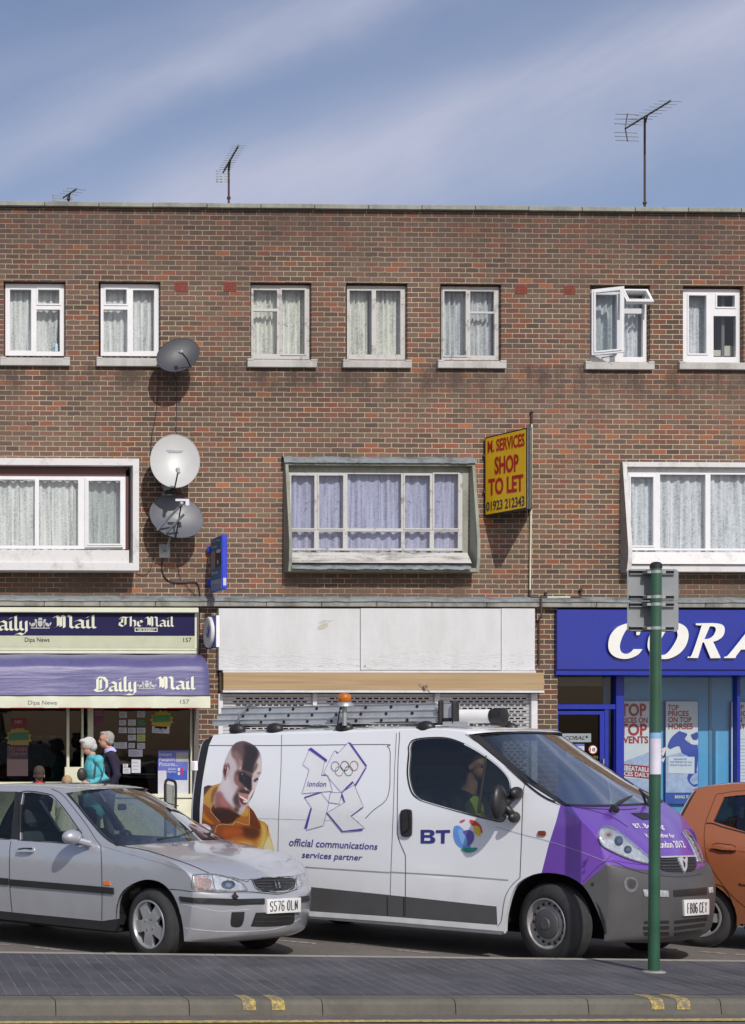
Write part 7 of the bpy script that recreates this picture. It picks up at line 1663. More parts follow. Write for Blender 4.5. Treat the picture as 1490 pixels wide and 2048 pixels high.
rg = [(-2.75,1.41,-2.74,1.37), (-3.1,1.18,-3.02,1.15), (-3.32,.98,-3.22,.96)]; crg, erg = CS.loft('rear_window', rg, [m_gloss_dark])
rr_ = [(-3.32,.98,-3.22,.96), (-3.42,.90,-3.28,.88), (-3.46,.6,-3.32,.6), (-3.46,.4,-3.32,.4), (-3.40,.24,-3.28,.24)]; crr, err = CS.loft('tailgate', rr_, [m_sv])
arch = cr([Vector(p) for p in [(.375,.20),(.368,.30),(.345,.42),(.279,.566),(.167,.668),(.03,.699),(-.108,.675),(-.26,.587),(-.331,.47),(-.343,.25)]], 3)
ra = [(-2.62 + .345*math.cos(t2), .305 + .375*math.sin(t2)) for t2 in [R(-8 + 196*k/14) for k in range(15)]]
outl = [tuple(p) for p in err[::-1][:-1]] + [tuple(p) for p in erg[::-1][:-1]] + [tuple(p) for p in ero[::-1][:-1]] + [tuple(p) for p in ews[:-1]] + [tuple(p) for p in ehd[:-1]] + [tuple(p) for p in ebp] + [tuple(p) for p in arch[1:]] + [(-.36,.225), (-1.3,.232), (-2.26,.237)] + ra + [(-3.2,.24)]
w1p = K3([(94,326),(92,260),(96,160),(106,106),(150,104),(225,116),(262,142),(300,186),(345,250),(382,305),(392,345),(330,340),(200,332)])
w2p = K3([(-220,310),(-210,150),(-150,108),(-40,98),(70,101),(64,180),(56,250),(50,322),(-40,316)])
w1u = [tuple(p) for p in CS.uz(w1p)]; w2u = [tuple(p) for p in CS.uz(w2p)]
blk = [tuple(p) for p in CS.uz(K3([(72,100),(106,104),(96,160),(93,326),(50,322),(60,200)]))]
sill_ = [(-2.3,.312), (-1.3,.306), (-.5,.306), (-.318,.34), (-.318,.1), (-2.3,.1)]
near = CS.shell('side_panel', outl, [w1u, w2u], MS, [(blk, 1), (sill_, 1)], step=.09); CS.shell('side_panel', outl, [w1u, w2u], MS, [(blk, 1), (sill_, 1)], far=True, step=.2)
m_cg = glass_mat('hatchback side glass', (.52, .58, .56), .05)
for wu in (w1u, w2u): CS.glasspane('side_window', wu, m_cg); CS.glasspane('side_window', wu, m_cg, far=True)
tC = TB([near, chd, cbp, cws, cro])
mb = MB(); add_strip(mb, [tuple(v_) for v_ in cr([Vector(p) for p in K3([(322,112),(400,215),(480,306),(535,345),(560,351)])], 5)], 2.4, tC, .004)
add_strip(mb, K3([(96,326),(250,336),(384,348)]), 1.8, tC, .006); add_strip(mb, K3([(-200,312),(50,322)]), 1.8, tC, .006); mb.build('window_seal', m_black, CS.root)
mb = MB(); add_strip(mb, [tuple(v_) for v_ in cr([Vector(p) for p in K3([(88,330),(86,200),(98,104),(225,112),(265,138),(305,186),(350,250),(392,312),(398,345)])], 4)], 1.4, tC, .005); mb.build('window_frame', m_black, CS.root)
for nm, l, w_, mt_ in (('door_seam', K3([(52,330),(46,380),(45,500),(50,590),(57,660)]), 1.2, m_seam), ('door_seam', K3([(470,350),(474,450),(476,600),(474,700)]), 1.2, m_seam), ('door_seam', K3([(470,350),(445,320),(400,250),(330,160),(285,110),(240,88)]), 1.0, m_seam),
    ('bonnet_seam', K3([(555,352),(680,375),(800,412),(900,448),(975,482)]), 1.2, m_seam), ('bumper_seam', K3([(785,555),(840,558),(900,566),(1000,570),(1150,568),(1200,572),(1300,578),(1385,556)]), 1.2, m_seam), ('bonnet_seam', K3([(980,488),(1080,500),(1150,520),(1175,508),(1370,494)]), .9, m_seam),
    ('shoulder_crease', K3([(480,355),(600,390),(740,430),(860,470)]), .8, plain('crease silver', (.30,.30,.32), .5)), ('arch_lip', K3([(542,690),(548,620),(578,560),(640,522),(700,512),(760,532),(810,590),(840,680),(850,770)]), 1.6, m_black)):
    seam(nm, l, tC, CS.root, w_, mt_, off=.003)
patch('side_strip', K3([(49,508),(530,548),(532,578),(49,538)]), tC, .014, m_black, CS.root, rim=.014); patch('side_strip', K3([(-420,468),(41,505),(41,536),(-420,498)]), tC, .014, m_black, CS.root, rim=.014)
patch('indicator', K3([(484,517),(512,518),(514,536),(486,535)]), tC, .008, m_amber, CS.root, rim=.008)
o = patch('door_handle', rp(K3([(82,362),(100,354),(150,354),(162,368),(158,384),(130,392),(95,388),(80,378)]), 3), tC, .012, m_sv, CS.root, rim=.012); patch('handle_recess', rp(K3([(92,366),(150,364),(150,372),(92,374)]), 2), tC, .014, m_black, o); patch('handle_grip', K3([(86,376),(158,374),(156,384),(88,385)]), tC, .035, m_sv, o, rim=.02)
mm = CS.side(*K3([(335,312)])[0], -.10); mb = MB(); CS.ball(mb, (mm.x, -.10, mm.y), .075, .105, .068, n=20, k=12); mo = mb.build('mirror', m_sv, CS.root, smooth=True)
mb = MB(); mb.tube([CS.w(mm.x + .03, -.06, mm.y - .03), CS.w(mm.x + .11, .02, mm.y - .06)], .03, 8); mb.build('mirror_arm', m_sv, mo); patch('mirror_sail', K3([(384,270),(395,290),(430,340),(432,356),(392,352),(384,345)]), tC, .006, m_sv, CS.root, rim=.005)
mb = MB(); CS.ball(mb, (mm.x, 1.80, mm.y), .075, .105, .068); mb.build('mirror', m_sv, CS.root, smooth=True)
lo_ = lamp(CS, tC, K3([(896,492),(896,492),(990,490),(1080,510),(1122,530),(1150,562),(1150,562),(1050,565),(905,558),(905,558),(896,530)]), inner=[(K3([(1060,535)])[0][0], K3([(1060,535)])[0][1], 14, 9, m_bowl)])
patch('turn_lamp', K3([(902,500),(970,496),(985,520),(975,556),(910,552)]), tC, .010, plain('smoked amber', (.42,.28,.24), .25, .2, var=.3, scale=60), lo_); strip('lamp_divider', K3([(985,494),(1000,562)]), 1.4, tC, .013, m_lead, lo_)
lamp(CS, tC, K3([(1372,500),(1388,505),(1402,540),(1395,548),(1378,552)]))
g = patch('grille', rp(K3([(1170,512),(1170,512),(1230,504),(1300,502),(1366,506),(1370,530),(1368,552),(1330,565),(1280,570),(1215,562),(1188,545)]), 3), tC, .005, m_black, CS.root, rim=.01)
mb = MB()
for k in range(4): y = 520 + k * 12; add_strip(mb, K3([(1182 + k*5, y), (1366, y - 6)]), 1.2, tC, .012)
mb.build('grille_slat', plain('grille slat', (.06,.06,.065), .4), g)
mb = MB(); add_strip(mb, K3([(1170,512),(1230,504),(1300,502),(1368,506),(1371,545),(1335,568),(1280,573),(1212,566),(1184,545),(1170,512)]), 1.3, tC, .014); mb.build('grille_surround', m_chrome, g)
mb = MB(); add_strip(mb, K3([(1268,516),(1282,558)]), 3.2, tC, .022); add_strip(mb, K3([(1284,514),(1296,556)]), 3.2, tC, .022); mb.build('grille_badge', m_chrome, g)
patch('bumper_strip', K3([(836,588),(836,588),(900,594),(1100,600),(1228,598),(1229,624),(1100,629),(900,620),(845,612)]), tC, .012, m_black, CS.root, rim=.012); patch('bumper_strip', K3([(1393,590),(1434,584),(1436,608),(1394,616)]), tC, .012, m_black, CS.root, rim=.012)
patch('number_plate', K3([(1236,602),(1390,594),(1389,660),(1237,668)]), tC, .022, m_numw, CS.root, rim=.02); plate_text('S576 OLN', K3([(1246,613),(1380,605),(1380,648),(1246,657)]), tC, .026, m_ink, CS.root, 1.45)
patch('fog_opening', rp(K3([(1078,662),(1078,662),(1138,660),(1138,660),(1134,700),(1120,728),(1085,730),(1073,715)]), 3), tC, .004, m_black, CS.root); o = patch('lower_intake', rp(K3([(1190,664),(1190,664),(1368,660),(1368,660),(1370,690),(1355,718),(1270,728),(1175,728),(1172,715)]), 3), tC, .004, m_black, CS.root)
mb = MB(); add_strip(mb, K3([(1185,685),(1366,682)]), 1.2, tC, .008); add_strip(mb, K3([(1180,706),(1358,702)]), 1.2, tC, .008); mb.build('intake_slat', plain('intake slat', (.05,.05,.052), .5), o)
seam('bumper_crease', K3([(855,625),(1000,655),(1075,655),(1160,648)]), tC, CS.root, 1.0, plain('bumper crease silver', (.55,.55,.57), .4)); seam('bumper_crease', K3([(860,735),(1000,750),(1170,750),(1300,735),(1400,690)]), tC, CS.root, 1.2, plain('bumper crease silver 2', (.60,.60,.62), .35))
patch('tow_hook', K3([(1078,584),(1088,574),(1094,584),(1104,590),(1094,600),(1080,594)]), tC, .03, m_black, CS.root, rim=.02)
mb = MB(); mb.tube([CS.w(-.24,.45,1.02), CS.w(-.24,.75,1.035), CS.w(-.33,1.12,1.08)], .009, 6); mb.tube([CS.w(-.25,.95,1.015), CS.w(-.30,1.3,1.05), CS.w(-.42,1.52,1.10)], .009, 6); mb.build('wiper', m_black, CS.root)
mb = MB(); ap = CS.side(*K3([(482,95)])[0], 1.0); mb.tube([CS.w(ap.x + .05, 1.0, 1.465), CS.w(ap.x - .02, 1.0, 1.52)], [.012, .006], 6); mb.box(0,0,0,0,0,0); mb.build('aerial_stub', m_black, CS.root)
mb = MB(); p = tC(*K3([(815,352)])[0], .012); CS.ball(mb, (0,0,0), .0001, .0001, .0001); mb.ball(p, .018, n=8, k=5, rx=1.6, ry=1.2); mb.build('washer_jet', m_lead, CS.root)
mb = MB(); CS.box(mb, -3.1, .35, .44, 1.26, .19, .36, .02); CS.box(mb, -2.2, -.44, .10, 1.60, .20, .36, .01); CS.box(mb, -.42, -.22, .12, 1.58, .5, .94, .06, 1); CS.box(mb, -.62, -.30, .30, .72, .70, .98, .05, 1); CS.box(mb, -2.2, -.42, .06, .10, .3, .86, .01, 1); CS.box(mb, -2.2, -.42, 1.60, 1.64, .3, .86, .01, 1); CS.box(mb, -3.15, -2.7, .15, 1.55, .3, .93, .03, 1)
mb.build('cabin_lining', [m_dark, m_dash], CS.root)
housings(CS, (0, -2.62), .41, .27, .05, .40)
m_seatc = plain('blue grey seat fabric', (.06, .075, .09), .9, var=.2)
CS.seat(-1.28, .47, .42, m_seatc, .52); CS.seat(-1.28, 1.23, .42, m_seatc, .52); CS.seat(-2.15, .47, .42, m_seatc, .46); CS.seat(-2.15, 1.23, .42, m_seatc, .46); CS.steering(-.72, .48, .92, .18)
mb = MB(); CS.box(mb, -.98, -.94, .80, .90, 1.25, 1.31, .01); mb.build('rear_view_mirror', m_black, CS.root)
mb = MB(); p = tC(*K3([(534,286)])[0], -.03); mb.add([p, p + Vector((.05,.03,0)), p + Vector((.05,.03,.03)), p + Vector((0,0,.03))], [(0,1,2,3)]); mb.build('tax_disc', m_card, CS.root)
mats_c = dict(tyre=m_tyre, rim=m_rim, rim_r=.207, rot=-.12, hole=.30)
CS.wheel(0, .03, .310, .195, 13, 'alloy', mats_c); CS.wheel(0, 1.67, .310, .195, 13, 'alloy', mats_c, near=False); CS.wheel(-2.62, .03, .310, .195, 0, 'alloy', mats_c); CS.wheel(-2.62, 1.67, .310, .195, 0, 'alloy', mats_c, near=False)

# ------------------------------------------------------------------ the orange hatchback
tumo = lambda z: .015 * max(0, .5 - z) * 3 + (0 if z < .90 else .22 * ((z - .90) / .5) ** 1.1)
OR = Veh(1396, 1834, 53, .28, 1.60, tumo, 'parked_car', 'orange small hatchback half hidden behind the nose of the van', 'car', 'cars parked in the bays')
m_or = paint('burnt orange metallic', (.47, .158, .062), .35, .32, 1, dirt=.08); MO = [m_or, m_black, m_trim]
rf = [(-.20,1.455,-.115,1.425), (.0,1.50,.02,1.462), (.35,1.525,.32,1.497), (.9,1.53,.9,1.50), (1.35,1.49,1.30,1.455), (1.52,1.45,1.42,1.41)]
oro, e1_ = OR.loft('roof', rf, [m_or], p=4, q=2)
wr = [(1.52,1.45,1.42,1.41), (2.0,1.15,1.85,1.13), (2.3,.97,2.12,.97)]; _, e2_ = OR.loft('windscreen', wr, [m_cg], p=2.2, q=1.5)
fr_ = [(2.3,.97,2.12,.97), (2.65,.88,2.45,.88), (2.85,.72,2.66,.76), (2.95,.5,2.72,.5), (2.93,.3,2.70,.3), (2.8,.2,2.68,.2)]; _, e3_ = OR.loft('bonnet', fr_, [m_or], p=2.4, q=1.7)
rw = [(-.20,1.455,-.115,1.425), (-.26,1.38,-.14,1.36), (-.38,1.10,-.225,1.09)]; _, e4_ = OR.loft('rear_window', rw, [m_gloss_dark], p=3, q=1.6)
rb_ = [(-.38,1.10,-.225,1.09), (-.46,.9,-.30,.9), (-.52,.62,-.36,.62), (-.52,.4,-.36,.4), (-.46,.24,-.32,.24)]; _, e5_ = OR.loft('tailgate', rb_, [m_or], p=3, q=1.6)
ra = [(0 + .335*math.cos(t2), .28 + .33*math.sin(t2)) for t2 in [R(-10 + 200*k/14) for k in range(15)]]; fa = [(2.37 + .325*math.cos(t2), .28 + .32*math.sin(t2)) for t2 in [R(-10 + 200*k/14) for k in range(15)]]
outl = [tuple(p) for p in e5_[::-1][:-1]] + [tuple(p) for p in e4_[::-1][:-1]] + [tuple(p) for p in e1_[:-1]] + [tuple(p) for p in e2_[:-1]] + [tuple(p) for p in e3_] + fa + [(2.0,.235), (.37,.245)] + ra + [(-.33,.24)]
wo1 = [tuple(p) for p in OR.uz(K7([(1200,218),(1200,218),(1290,206),(1371,200),(1460,200),(1520,215),(1520,215),(1470,520),(1470,520),(1371,498),(1111,416),(1111,416)]))]
wo2 = [(wo1[5][0] + .06, 1.40), (1.25, 1.36), (1.85, 1.02), (1.80, .99), (wo1[6][0] + .05, 1.03)]
wo2 = [(.62,1.415),(1.28,1.38),(1.80,1.06),(1.80,1.02),(.60,1.03)]
near = OR.shell('side_panel', outl, [wo1, wo2], MO, step=.09); OR.shell('side_panel', outl, [wo1, wo2], MO, far=True, step=.2)
for wu in (wo1, wo2): OR.glasspane('side_window', wu, m_gloss_dark); OR.glasspane('side_window', wu, m_gloss_dark, far=True)
tO = TB([near, oro])
seam('door_seam', K7([(1180,190),(1140,202),(1100,300),(1062,400),(1046,470),(1043,560),(1060,700),(1100,790),(1160,880),(1250,995),(1371,1105),(1430,1150)]), tO, OR.root, 1.1, plain('orange shut line', (.10,.03,.012), .6)); seam('door_seam', K7([(1180,190),(1290,172),(1420,165)]), tO, OR.root, 1.0, plain('orange shut line 2', (.10,.03,.012), .6))
seam('window_seal', K7([(1060,430),(1111,432),(1200,462),(1371,508),(1470,532)]), tO, OR.root, 2.6, m_black); seam('window_divider', K7([(1300,205),(1305,340),(1302,480)]), tO, OR.root, 2.0, m_black)
o = patch('door_handle', rp(K7([(1112,600),(1140,590),(1270,602),(1300,618),(1300,650),(1285,670),(1180,668),(1130,655),(1112,630)]), 3), tO, .004, m_or, OR.root, rim=.004); patch('handle_recess', rp(K7([(1125,632),(1290,652),(1280,668),(1180,664),(1135,650)]), 2), tO, .006, plain('orange shade', (.14,.04,.015), .6), o); strip('handle_edge', K7([(1114,600),(1145,592),(1270,604),(1300,622)]), 1.0, tO, .008, m_black, o); patch('handle_grip', rp(K7([(1118,618),(1200,624),(1298,640),(1296,654),(1200,644),(1118,636)]), 2), tO, .03, m_or, o, rim=.02)
seam('shoulder_crease', K7([(1035,625),(1100,640),(1371,660)]), tO, OR.root, 1.0, plain('orange crease', (.25,.08,.03), .5)); seam('arch_lip', K7([(1108,915),(1195,945),(1258,1045),(1290,1180),(1300,1290)]), tO, OR.root, 1.6, m_black)
patch('side_strip', K7([(1330,905),(1345,896),(1480,905),(1480,930),(1345,920)]), tO, .014, m_or, OR.root, rim=.014)
patch('mud_flap', K7([(1285,1190),(1302,1200),(1303,1300),(1290,1298)]), tO, -.02, m_lead, OR.root, rim=.01)
mb = MB(); OR.box(mb, -.3, 2.7, .40, 1.2, .19, .33, .02); OR.box(mb, .40, 1.95, .1, 1.5, .20, .33, .02); OR.box(mb, -.3, .30, .38, 1.2, .33, .88, .02); OR.box(mb, .4, 1.95, .06, .1, .3, .9, .01); OR.box(mb, .4, 1.95, 1.5, 1.54, .3, .9, .01); OR.box(mb, 1.95, 2.1, .12, 1.5, .5, .95, .04)
housings(OR, (0, 2.37), .38, .24, .05, .36)
mb.build('cabin_lining', m_dark, OR.root)
OR.seat(.55, .45, .42, m_seat, .46); OR.seat(.55, 1.15, .42, m_seat, .46); OR.seat(1.35, .45, .42, m_seat, .52)
mats_o = dict(tyre=m_tyre, rim=m_rim, rim_r=.185, rot=.25, hole=.36)
for u_ in (0, 2.37): OR.wheel(u_, .03, .285, .165, 0, 'alloy', mats_o); OR.wheel(u_, 1.57, .285, .165, 0, 'alloy', mats_o, near=False)
for v_, sg in ((.28, 1), (1.32, -1)):
    mb = MB(); OR.ball(mb, (2.70, v_, .70), .13, .15, .09); mb.build('headlight', m_lampin, OR.root, smooth=True)
mb = MB(); OR.box(mb, 2.88, 2.965, .45, 1.15, .36, .50, .02); mb.build('grille', m_black, OR.root)

# ================================================================== PEOPLE
m_skin = plain('skin', (.50, .27, .19), .55, var=.12, scale=30); m_hairw = plain('white hair', (.50, .50, .49), .8, var=.45, scale=70, bump=.9, nsc=90); m_hairg = plain('grey hair', (.30, .29, .28), .8, var=.5, scale=70, bump=.9, nsc=90)
def fused(name, mb, mat, parent, vox=.011, it=4):
    o = mb.build(name, mat, parent, smooth=True); r = o.modifiers.new('r', 'REMESH'); r.mode = 'VOXEL'; r.voxel_size = vox; r.use_smooth_shade = True
    s_ = o.modifiers.new('s', 'SMOOTH'); s_.iterations = it; s_.factor = .5; return o
class Person:
    def __init__(s, label, x, y, z, head, k, group=None):
        s.a = head; s.k = k; s.b = Vector((x, y, z)); s.F = Vector((math.cos(head), math.sin(head), 0)); s.S = Vector((-math.sin(head), math.cos(head), 0))
        s.root = thing('person', label, 'person', (x, y, z), head, group)
    def p(s, f, l, z): return s.b + (s.F * f + s.S * l + Vector((0, 0, z))) * s.k
    def ell(s, mb, f, l, z, rf, rl, rz, pitch=0, n=14, k=10):
        t_ = MB().ball((0, 0, 0), 1, 0, n, k); c, si = math.cos(pitch), math.sin(pitch)
        for v in t_.v: a, b, d = v.x*rf, v.y*rl, v.z*rz; v.x, v.y, v.z = f + a*c + d*si, l + b, z + d*c - a*si
        mb.add([s.p(*v) for v in t_.v], t_.f)
    def tube(s, mb, pts, r): mb.tube([s.p(*q) for q in pts], [r_ * s.k for r_ in (r if isinstance(r, (list, tuple)) else [r]*len(pts))], 12)
    def hand(s, mb, w, d):
        w, d = Vector(w), Vector(d).normalized(); s.tube(mb, [w, w + d*.05, w + d*.09], [.024,.034,.026]); sd = Vector((0, 0, 1)) if abs(d.z) < .7 else Vector((1, 0, 0))
        for k in range(4): b = w + d*.085 + sd*(.012 - .016*k + .012); s.tube(mb, [b, b + d*(.035 - .004*abs(k-1)) , b + d*.055 + Vector((.01, 0, -.014))], [.009,.0085,.0075])
        b = w + d*.03 + sd*.03; s.tube(mb, [b, b + d*.03 + sd*.022, b + d*.055 + sd*.02], [.010,.009,.008])
    def head(s, mb, f, z, pitch=0.0, jaw=1.0, ear=True):
        c, si = math.cos(pitch), math.sin(pitch)
        def q(a, d): return f + a*c + d*si, z + d*c - a*si
        def e(a, l, d, ra, rl, rd): x, zz = q(a, d); s.ell(mb, x, l, zz, ra, rl, rd, pitch)
        e(0, 0, .03, .098, .077, .092); e(.035, 0, -.04, .062, .058, .075); e(.062, 0, -.078, .028*jaw, .030, .024); e(.096, 0, -.012, .020, .013, .026); e(.080, 0, -.052, .022, .026, .010); e(.078, 0, .032, .022, .055, .014)
        if ear:
            for l in (-.078, .078): e(-.005, l, -.01, .018, .010, .032)
        return q
    def eyes(s, q):
        mb = MB()
        for l in (-.03, .03): x, zz = q(.088, .008); s.ell(mb, x, l, zz, .010, .012, .008, n=8, k=6)
        mb.build('eye', plain('eye dark', (.05,.035,.03), .3), s.root)
def adult(s, body_mb, arms, headf=.03, headz=1.60, pitch=0.0, lean=0.0, chest=1.0):
    """skin: head, neck, hands, ankles and everything under the clothes, fused into one surface"""
    s.tube(body_mb, [(0,0,1.32), (lean*.7,0,1.42), (headf-.02,0,headz-.06)], [.08,.060,.052]); s.ell(body_mb, 0, 0, 1.22, .10, .15, .20); s.ell(body_mb, 0, 0, .98, .10, .14, .14)
    for l in (-.09, .09): s.tube(body_mb, [(0,l,.95), (.02,l,.50), (-.02,l,.09)], [.07,.05,.036]); s.ell(body_mb, .05, l, .04, .12, .04, .035)
    for sh, el, wr, hd_ in arms: s.tube(body_mb, [sh, el, wr], [.045,.036,.026]); s.hand(body_mb, wr, hd_)
def outfit(s, mat, arms, lo, hi, name, grow=1.0, lean=0, mb=None):
    mb = mb or MB(); s.ell(mb, -.01 + lean*.3, 0, 1.24, .135*grow, .175*grow, .23); s.ell(mb, .02, 0, (lo + 1.15) / 2, .135*grow, .155*grow, (1.2 - lo) / 2 + .05); s.ell(mb, lean*.6 - .01, 0, 1.40, .085*grow, .16*grow, .075)
    for sh, el, wr, _ in arms: w2 = Vector(el) + (Vector(wr) - Vector(el)) * .94; s.tube(mb, [Vector(sh)*1.0, el, w2], [.068*grow,.056*grow,.044*grow]); s.ell(mb, sh[0], sh[1]*.95, sh[2], .07*grow, .06*grow, .07*grow)
    return fused(name, mb, mat, s.root)
def legs(s, mat, name='trousers'):
    mb = MB(); s.ell(mb, 0, 0, .95, .125, .155, .14)
    for l in (-.09, .09): s.tube(mb, [(0,l,.95), (.02,l,.50), (-.02,l,.10)], [.085,.066,.058])
    fused(name, mb, mat, s.root); mb = MB()
    for l in (-.09, .09): s.ell(mb, .05, l, .045, .135, .05, .045)
    fused('shoes', mb, m_black, s.root)
# old man in the navy jumper, walking left into the shop
p0 = onY(219, 1600, -.95)
mn = Person('old man with grey hair in a navy jumper over a lilac shirt collar', p0.x, -.95, .187, R(176), 1.095, 'people at the newsagent')
arms = [((0,.19,1.40),(-.07,.25,1.12),(.06,.23,.90),(.4,0,-1)), ((0,-.19,1.40),(-.04,-.25,1.12),(.10,-.22,.92),(.5,0,-1))]
b = MB(); adult(mn, b, arms, .035, 1.60); q = mn.head(b, .045, 1.625, .05, 1.1); fused('body', b, m_skin, mn.root, .009); mn.eyes(q)
outfit(mn, plain('navy knit', (.018, .014, .035), .9, var=.2, scale=40), arms, .88, 1.4, 'jumper', 1.10); legs(mn, plain('grey trousers', (.10,.10,.11), .9))
b = MB(); mn.tube(b, [(-.02,0,1.43),(.0,0,1.475),(.012,0,1.51)], [.095,.082,.070]); fused('shirt_collar', b, plain('lilac cotton', (.42,.42,.75), .8), mn.root, .009, 2)
b = MB(); x, zz = q(-.028, .035); mn.ell(b, x, 0, zz, .092, .086, .098, .05); x, zz = q(-.05, -.03); mn.ell(b, x, 0, zz, .055, .076, .05); x, zz = q(.03, .10); mn.ell(b, x, 0, zz, .06, .06, .03); fused('hair', b, m_hairg, mn.root, .009, 2)
# old woman in the turquoise coat, looking down
p0 = onY(187, 1600, -1.02)
wm = Person('old woman with white hair in a turquoise coat carrying a black shoulder bag', p0.x, -1.12, .187, R(186), 1.06, 'people at the newsagent')
arms = [((0,.18,1.38),(-.09,.24,1.12),(.16,.20,1.04),(1,0,-.15)), ((0,-.18,1.38),(-.05,-.24,1.12),(.15,-.15,1.0),(1,0,-.2))]
b = MB(); adult(wm, b, arms, .07, 1.56, 0, .05); q = wm.head(b, .095, 1.575, .42, .9); fused('body', b, m_skin, wm.root, .009); wm.eyes(q)
outfit(wm, plain('turquoise wool', (.085, .42, .48), .85, var=.15, scale=25), arms, .62, 1.4, 'coat', 1.14, .06); legs(wm, plain('dark tights', (.05,.05,.06), .9), 'tights')
b = MB(); wm.ell(b, .0, 0, .72, .17, .19, .26); fused('coat_skirt', b, plain('turquoise wool skirt', (.085, .42, .48), .85, var=.15, scale=25), wm.root)
b = MB(); x, zz = q(-.022, .045); wm.ell(b, x, 0, zz, .112, .098, .105, .42); x, zz = q(.03, .11); wm.ell(b, x, 0, zz, .07, .07, .04); x, zz = q(-.06, -.02); wm.ell(b, x, 0, zz, .065, .085, .07); fused('hair', b, m_hairw, wm.root, .009, 2)
b = MB(); wm.tube(b, [(-.02,.17,1.47),(-.08,.22,1.30),(-.02,.28,1.15),(.06,.30,1.02)], .012); wm.tube(b, [(.02,.12,1.47),(.06,.22,1.30),(.10,.29,1.12)], .012); wm.ell(b, .02, .28, .93, .17, .06, .11); tag(fused('shoulder_bag', b, m_black, None, .011, 2), 'black shoulder bag hanging at the old woman\'s side', 'bag')
b = MB(); wm.ell(b, .24, .12, 1.17, .075, .05, .10); tag(fused('hand_bag', b, plain('dark brown leather', (.03,.022,.02), .5), None, .011, 2), 'dark handbag held in front of the old woman', 'bag')
# boy and girl, mostly hidden behind the silver car
def child(label, px, ytop, Yc_, head, hair_mat, top_mat, name_top, long_hair=False, dress=False):
    p0 = onY(px, ytop, Yc_); k = (p0.z - .18) / 1.76; s = Person(label, p0.x, Yc_, .18, head, k, 'children outside the newsagent')
    arms = [((0,.17,1.36),(-.02,.22,1.08),(.10,.20,.86),(.4,0,-1)), ((0,-.17,1.36),(-.02,-.22,1.08),(.10,-.20,.86),(.4,0,-1))]; z0 = 1.60; kh = 1.28
    b = MB(); adult(s, b, arms, .03, 1.52)
    q = None; s2 = s.k; c0 = s.p(.02, 0, 1.56); s.k = s2 * kh; ob = s.b; s.b = c0 - Vector((0,0,1.56*s.k)) - s.F*.02*s.k; q = s.head(b, .02, 1.58, .15); 
    hb = MB(); x, zz = q(-.03, .05); s.ell(hb, x, 0, zz, .098, .092, .10); x, zz = q(-.055, -.02); s.ell(hb, x, 0, zz, .055, .078, .06)
    if long_hair: x, zz = q(-.05, -.12); s.ell(hb, x, 0, zz, .06, .09, .15)
    s.eyes(q); s.b = ob; s.k = s2
    fused('body', b, m_skin, s.root, .009); outfit(s, top_mat, arms, .80, 1.3, name_top, 1.05); fused('hair', hb, hair_mat, s.root, .009, 2)
    if dress: b = MB(); mbp = [(-.0,0,1.2),(0,0,.95),(0,0,.55)]; s.tube(b, mbp, [.15,.20,.30]); fused('skirt', b, top_mat, s.root)
    else: legs(s, plain('child jeans', (.05,.07,.13), .9))
    return s
ch = child('boy with short brown hair in a navy top with a red collar, seen from behind', 78.5, 1533, -1.5, R(82), plain('brown hair', (.05,.032,.022), .8, var=.4, scale=70), plain('navy cotton', (.015,.018,.05), .9), 'top')
b = MB(); ch.tube(b, [(-.02,0,1.38),(-.005,0,1.44)], [.105,.098]); fused('red_collar', b, plain('bright red cotton', (.70,.05,.05), .8), ch.root, .009, 1)
t = MT('cream floral print'); vv_ = N(t.t, 'ShaderNodeTexVoronoi'); t.ln(t.mp(), vv_.inputs['Vector']); vv_.inputs['Scale'].default_value = 28; t.set(col=t.ramp(vv_.outputs['Distance'], [(.12, (.12,.13,.12)), (.28, (.52,.50,.42))]), rough=.9)
child('girl with straight blonde hair in a cream patterned dress, seen from behind', 134, 1552, -1.7, R(100), plain('blonde hair', (.36,.24,.12), .7, var=.4, scale=70), t.m, 'dress_top', True, True)
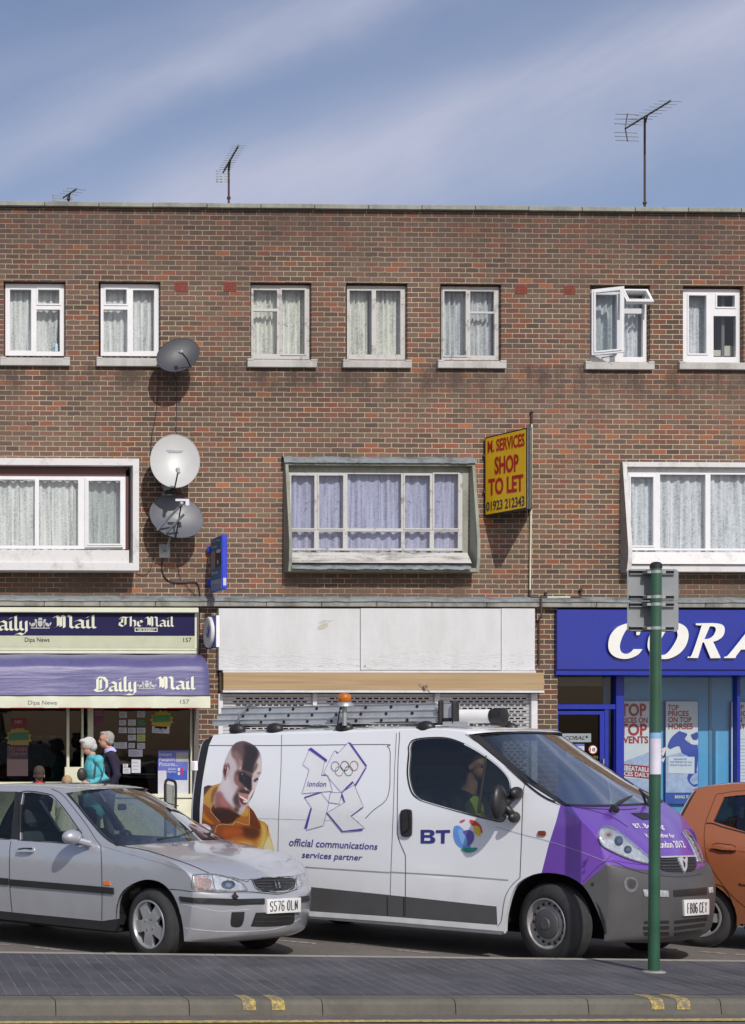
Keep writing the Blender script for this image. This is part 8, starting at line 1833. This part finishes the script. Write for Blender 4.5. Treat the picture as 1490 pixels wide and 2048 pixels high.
# van driver
class Seated(Person): pass
hd = VN.w(-1.00, .52, 0); dv = Person('driver sitting in the white van in a dark top and yellow safety vest', hd.x, hd.y, .0, -VN.th, 1.0)
b = MB(); z = 1.66; q = dv.head(b, .06, z, .05)
dv.tube(b, [(-.02,0,1.40),(.02,0,1.48),(.04,0,1.60)], [.08,.06,.052]); dv.ell(b, -.05, 0, 1.18, .12, .17, .26); dv.ell(b, 0, 0, .95, .17, .17, .12)
arms = [((-.02,-.19,1.36),(.10,-.30,1.16),(.38,-.20,1.24),(1,.2,.1)), ((-.02,.19,1.36),(.08,.28,1.16),(.48,.10,1.24),(1,0,.1))]
for sh, el, wr, hh in arms: dv.tube(b, [sh, el, wr], [.045,.038,.028]); dv.hand(b, wr, hh)
for l in (-.1, .1): dv.tube(b, [(0,l,.92),(.45,l,.95),(.60,l,.60)], [.08,.06,.045])
fused('body', b, m_skin, dv.root, .01); dv.eyes(q)
b = MB(); dv.ell(b, -.05, 0, 1.18, .15, .20, .27); dv.ell(b, -.03, 0, 1.37, .10, .19, .09)
for sh, el, wr, hh in arms: dv.tube(b, [sh, el, Vector(el) + (Vector(wr) - Vector(el)) * .25], [.07,.058,.05])
fused('top', b, plain('dark work top', (.02,.022,.03), .9), dv.root)
b = MB(); dv.ell(b, .015, 0, 1.22, .115, .15, .20); fused('safety_vest', b, plain('yellow vest', (.35,.48,.04), .7), dv.root)
b = MB(); x, zz = q(-.03, .04); dv.ell(b, x, 0, zz, .09, .086, .10); fused('hair', b, m_black, dv.root, .009, 2)
# newspaper board with a black tubular frame on the pavement
nb = thing('pavement_board', 'narrow pavement board in a rounded black frame beside the van', 'sign board', tuple(onY(343, 1660, -1.4)))
def bp_(x, y): return onY(x, y, -1.4)
mb = MB(); L = [bp_(331, 1700), bp_(330.5, 1620), bp_(330, 1575), bp_(332, 1563), bp_(338, 1559.5), bp_(352, 1562.5), bp_(357, 1567), bp_(358, 1580), bp_(357, 1620), bp_(355, 1700)]
D_ = Vector((0, .0, 0)); L = [Vector((p.x, -1.4 + (p.x - L[0].x) * .9, p.z)) for p in L]; mb.tube([Vector(p) for p in cr(L, 3)], .022, 8); mb.build('frame', m_black, nb)
a_, b_ = L[2], L[6]; mb = MB(); zt_, zb2 = bp_(340, 1567).z, .5
mb.add([(L[0].x+.02, L[0].y, zb2), (L[-1].x-.02, L[-1].y, zb2), (b_.x-.02, b_.y, zt_-.04), (a_.x+.02, a_.y, zt_)], [(0,1,2,3)]); mb.build('panel', stain('scratched clear panel', (.34,.36,.33), (.18,.19,.17), 4, .3), nb)
mb = MB(); mb.tube([bp_(331,1605), bp_(357,1612)], .008, 6); mb.tube([L[0] + Vector((0,-.15,-.02)), L[0], L[0] + Vector((0,.2,-.02))], .02, 6); mb.build('foot', m_black, nb)
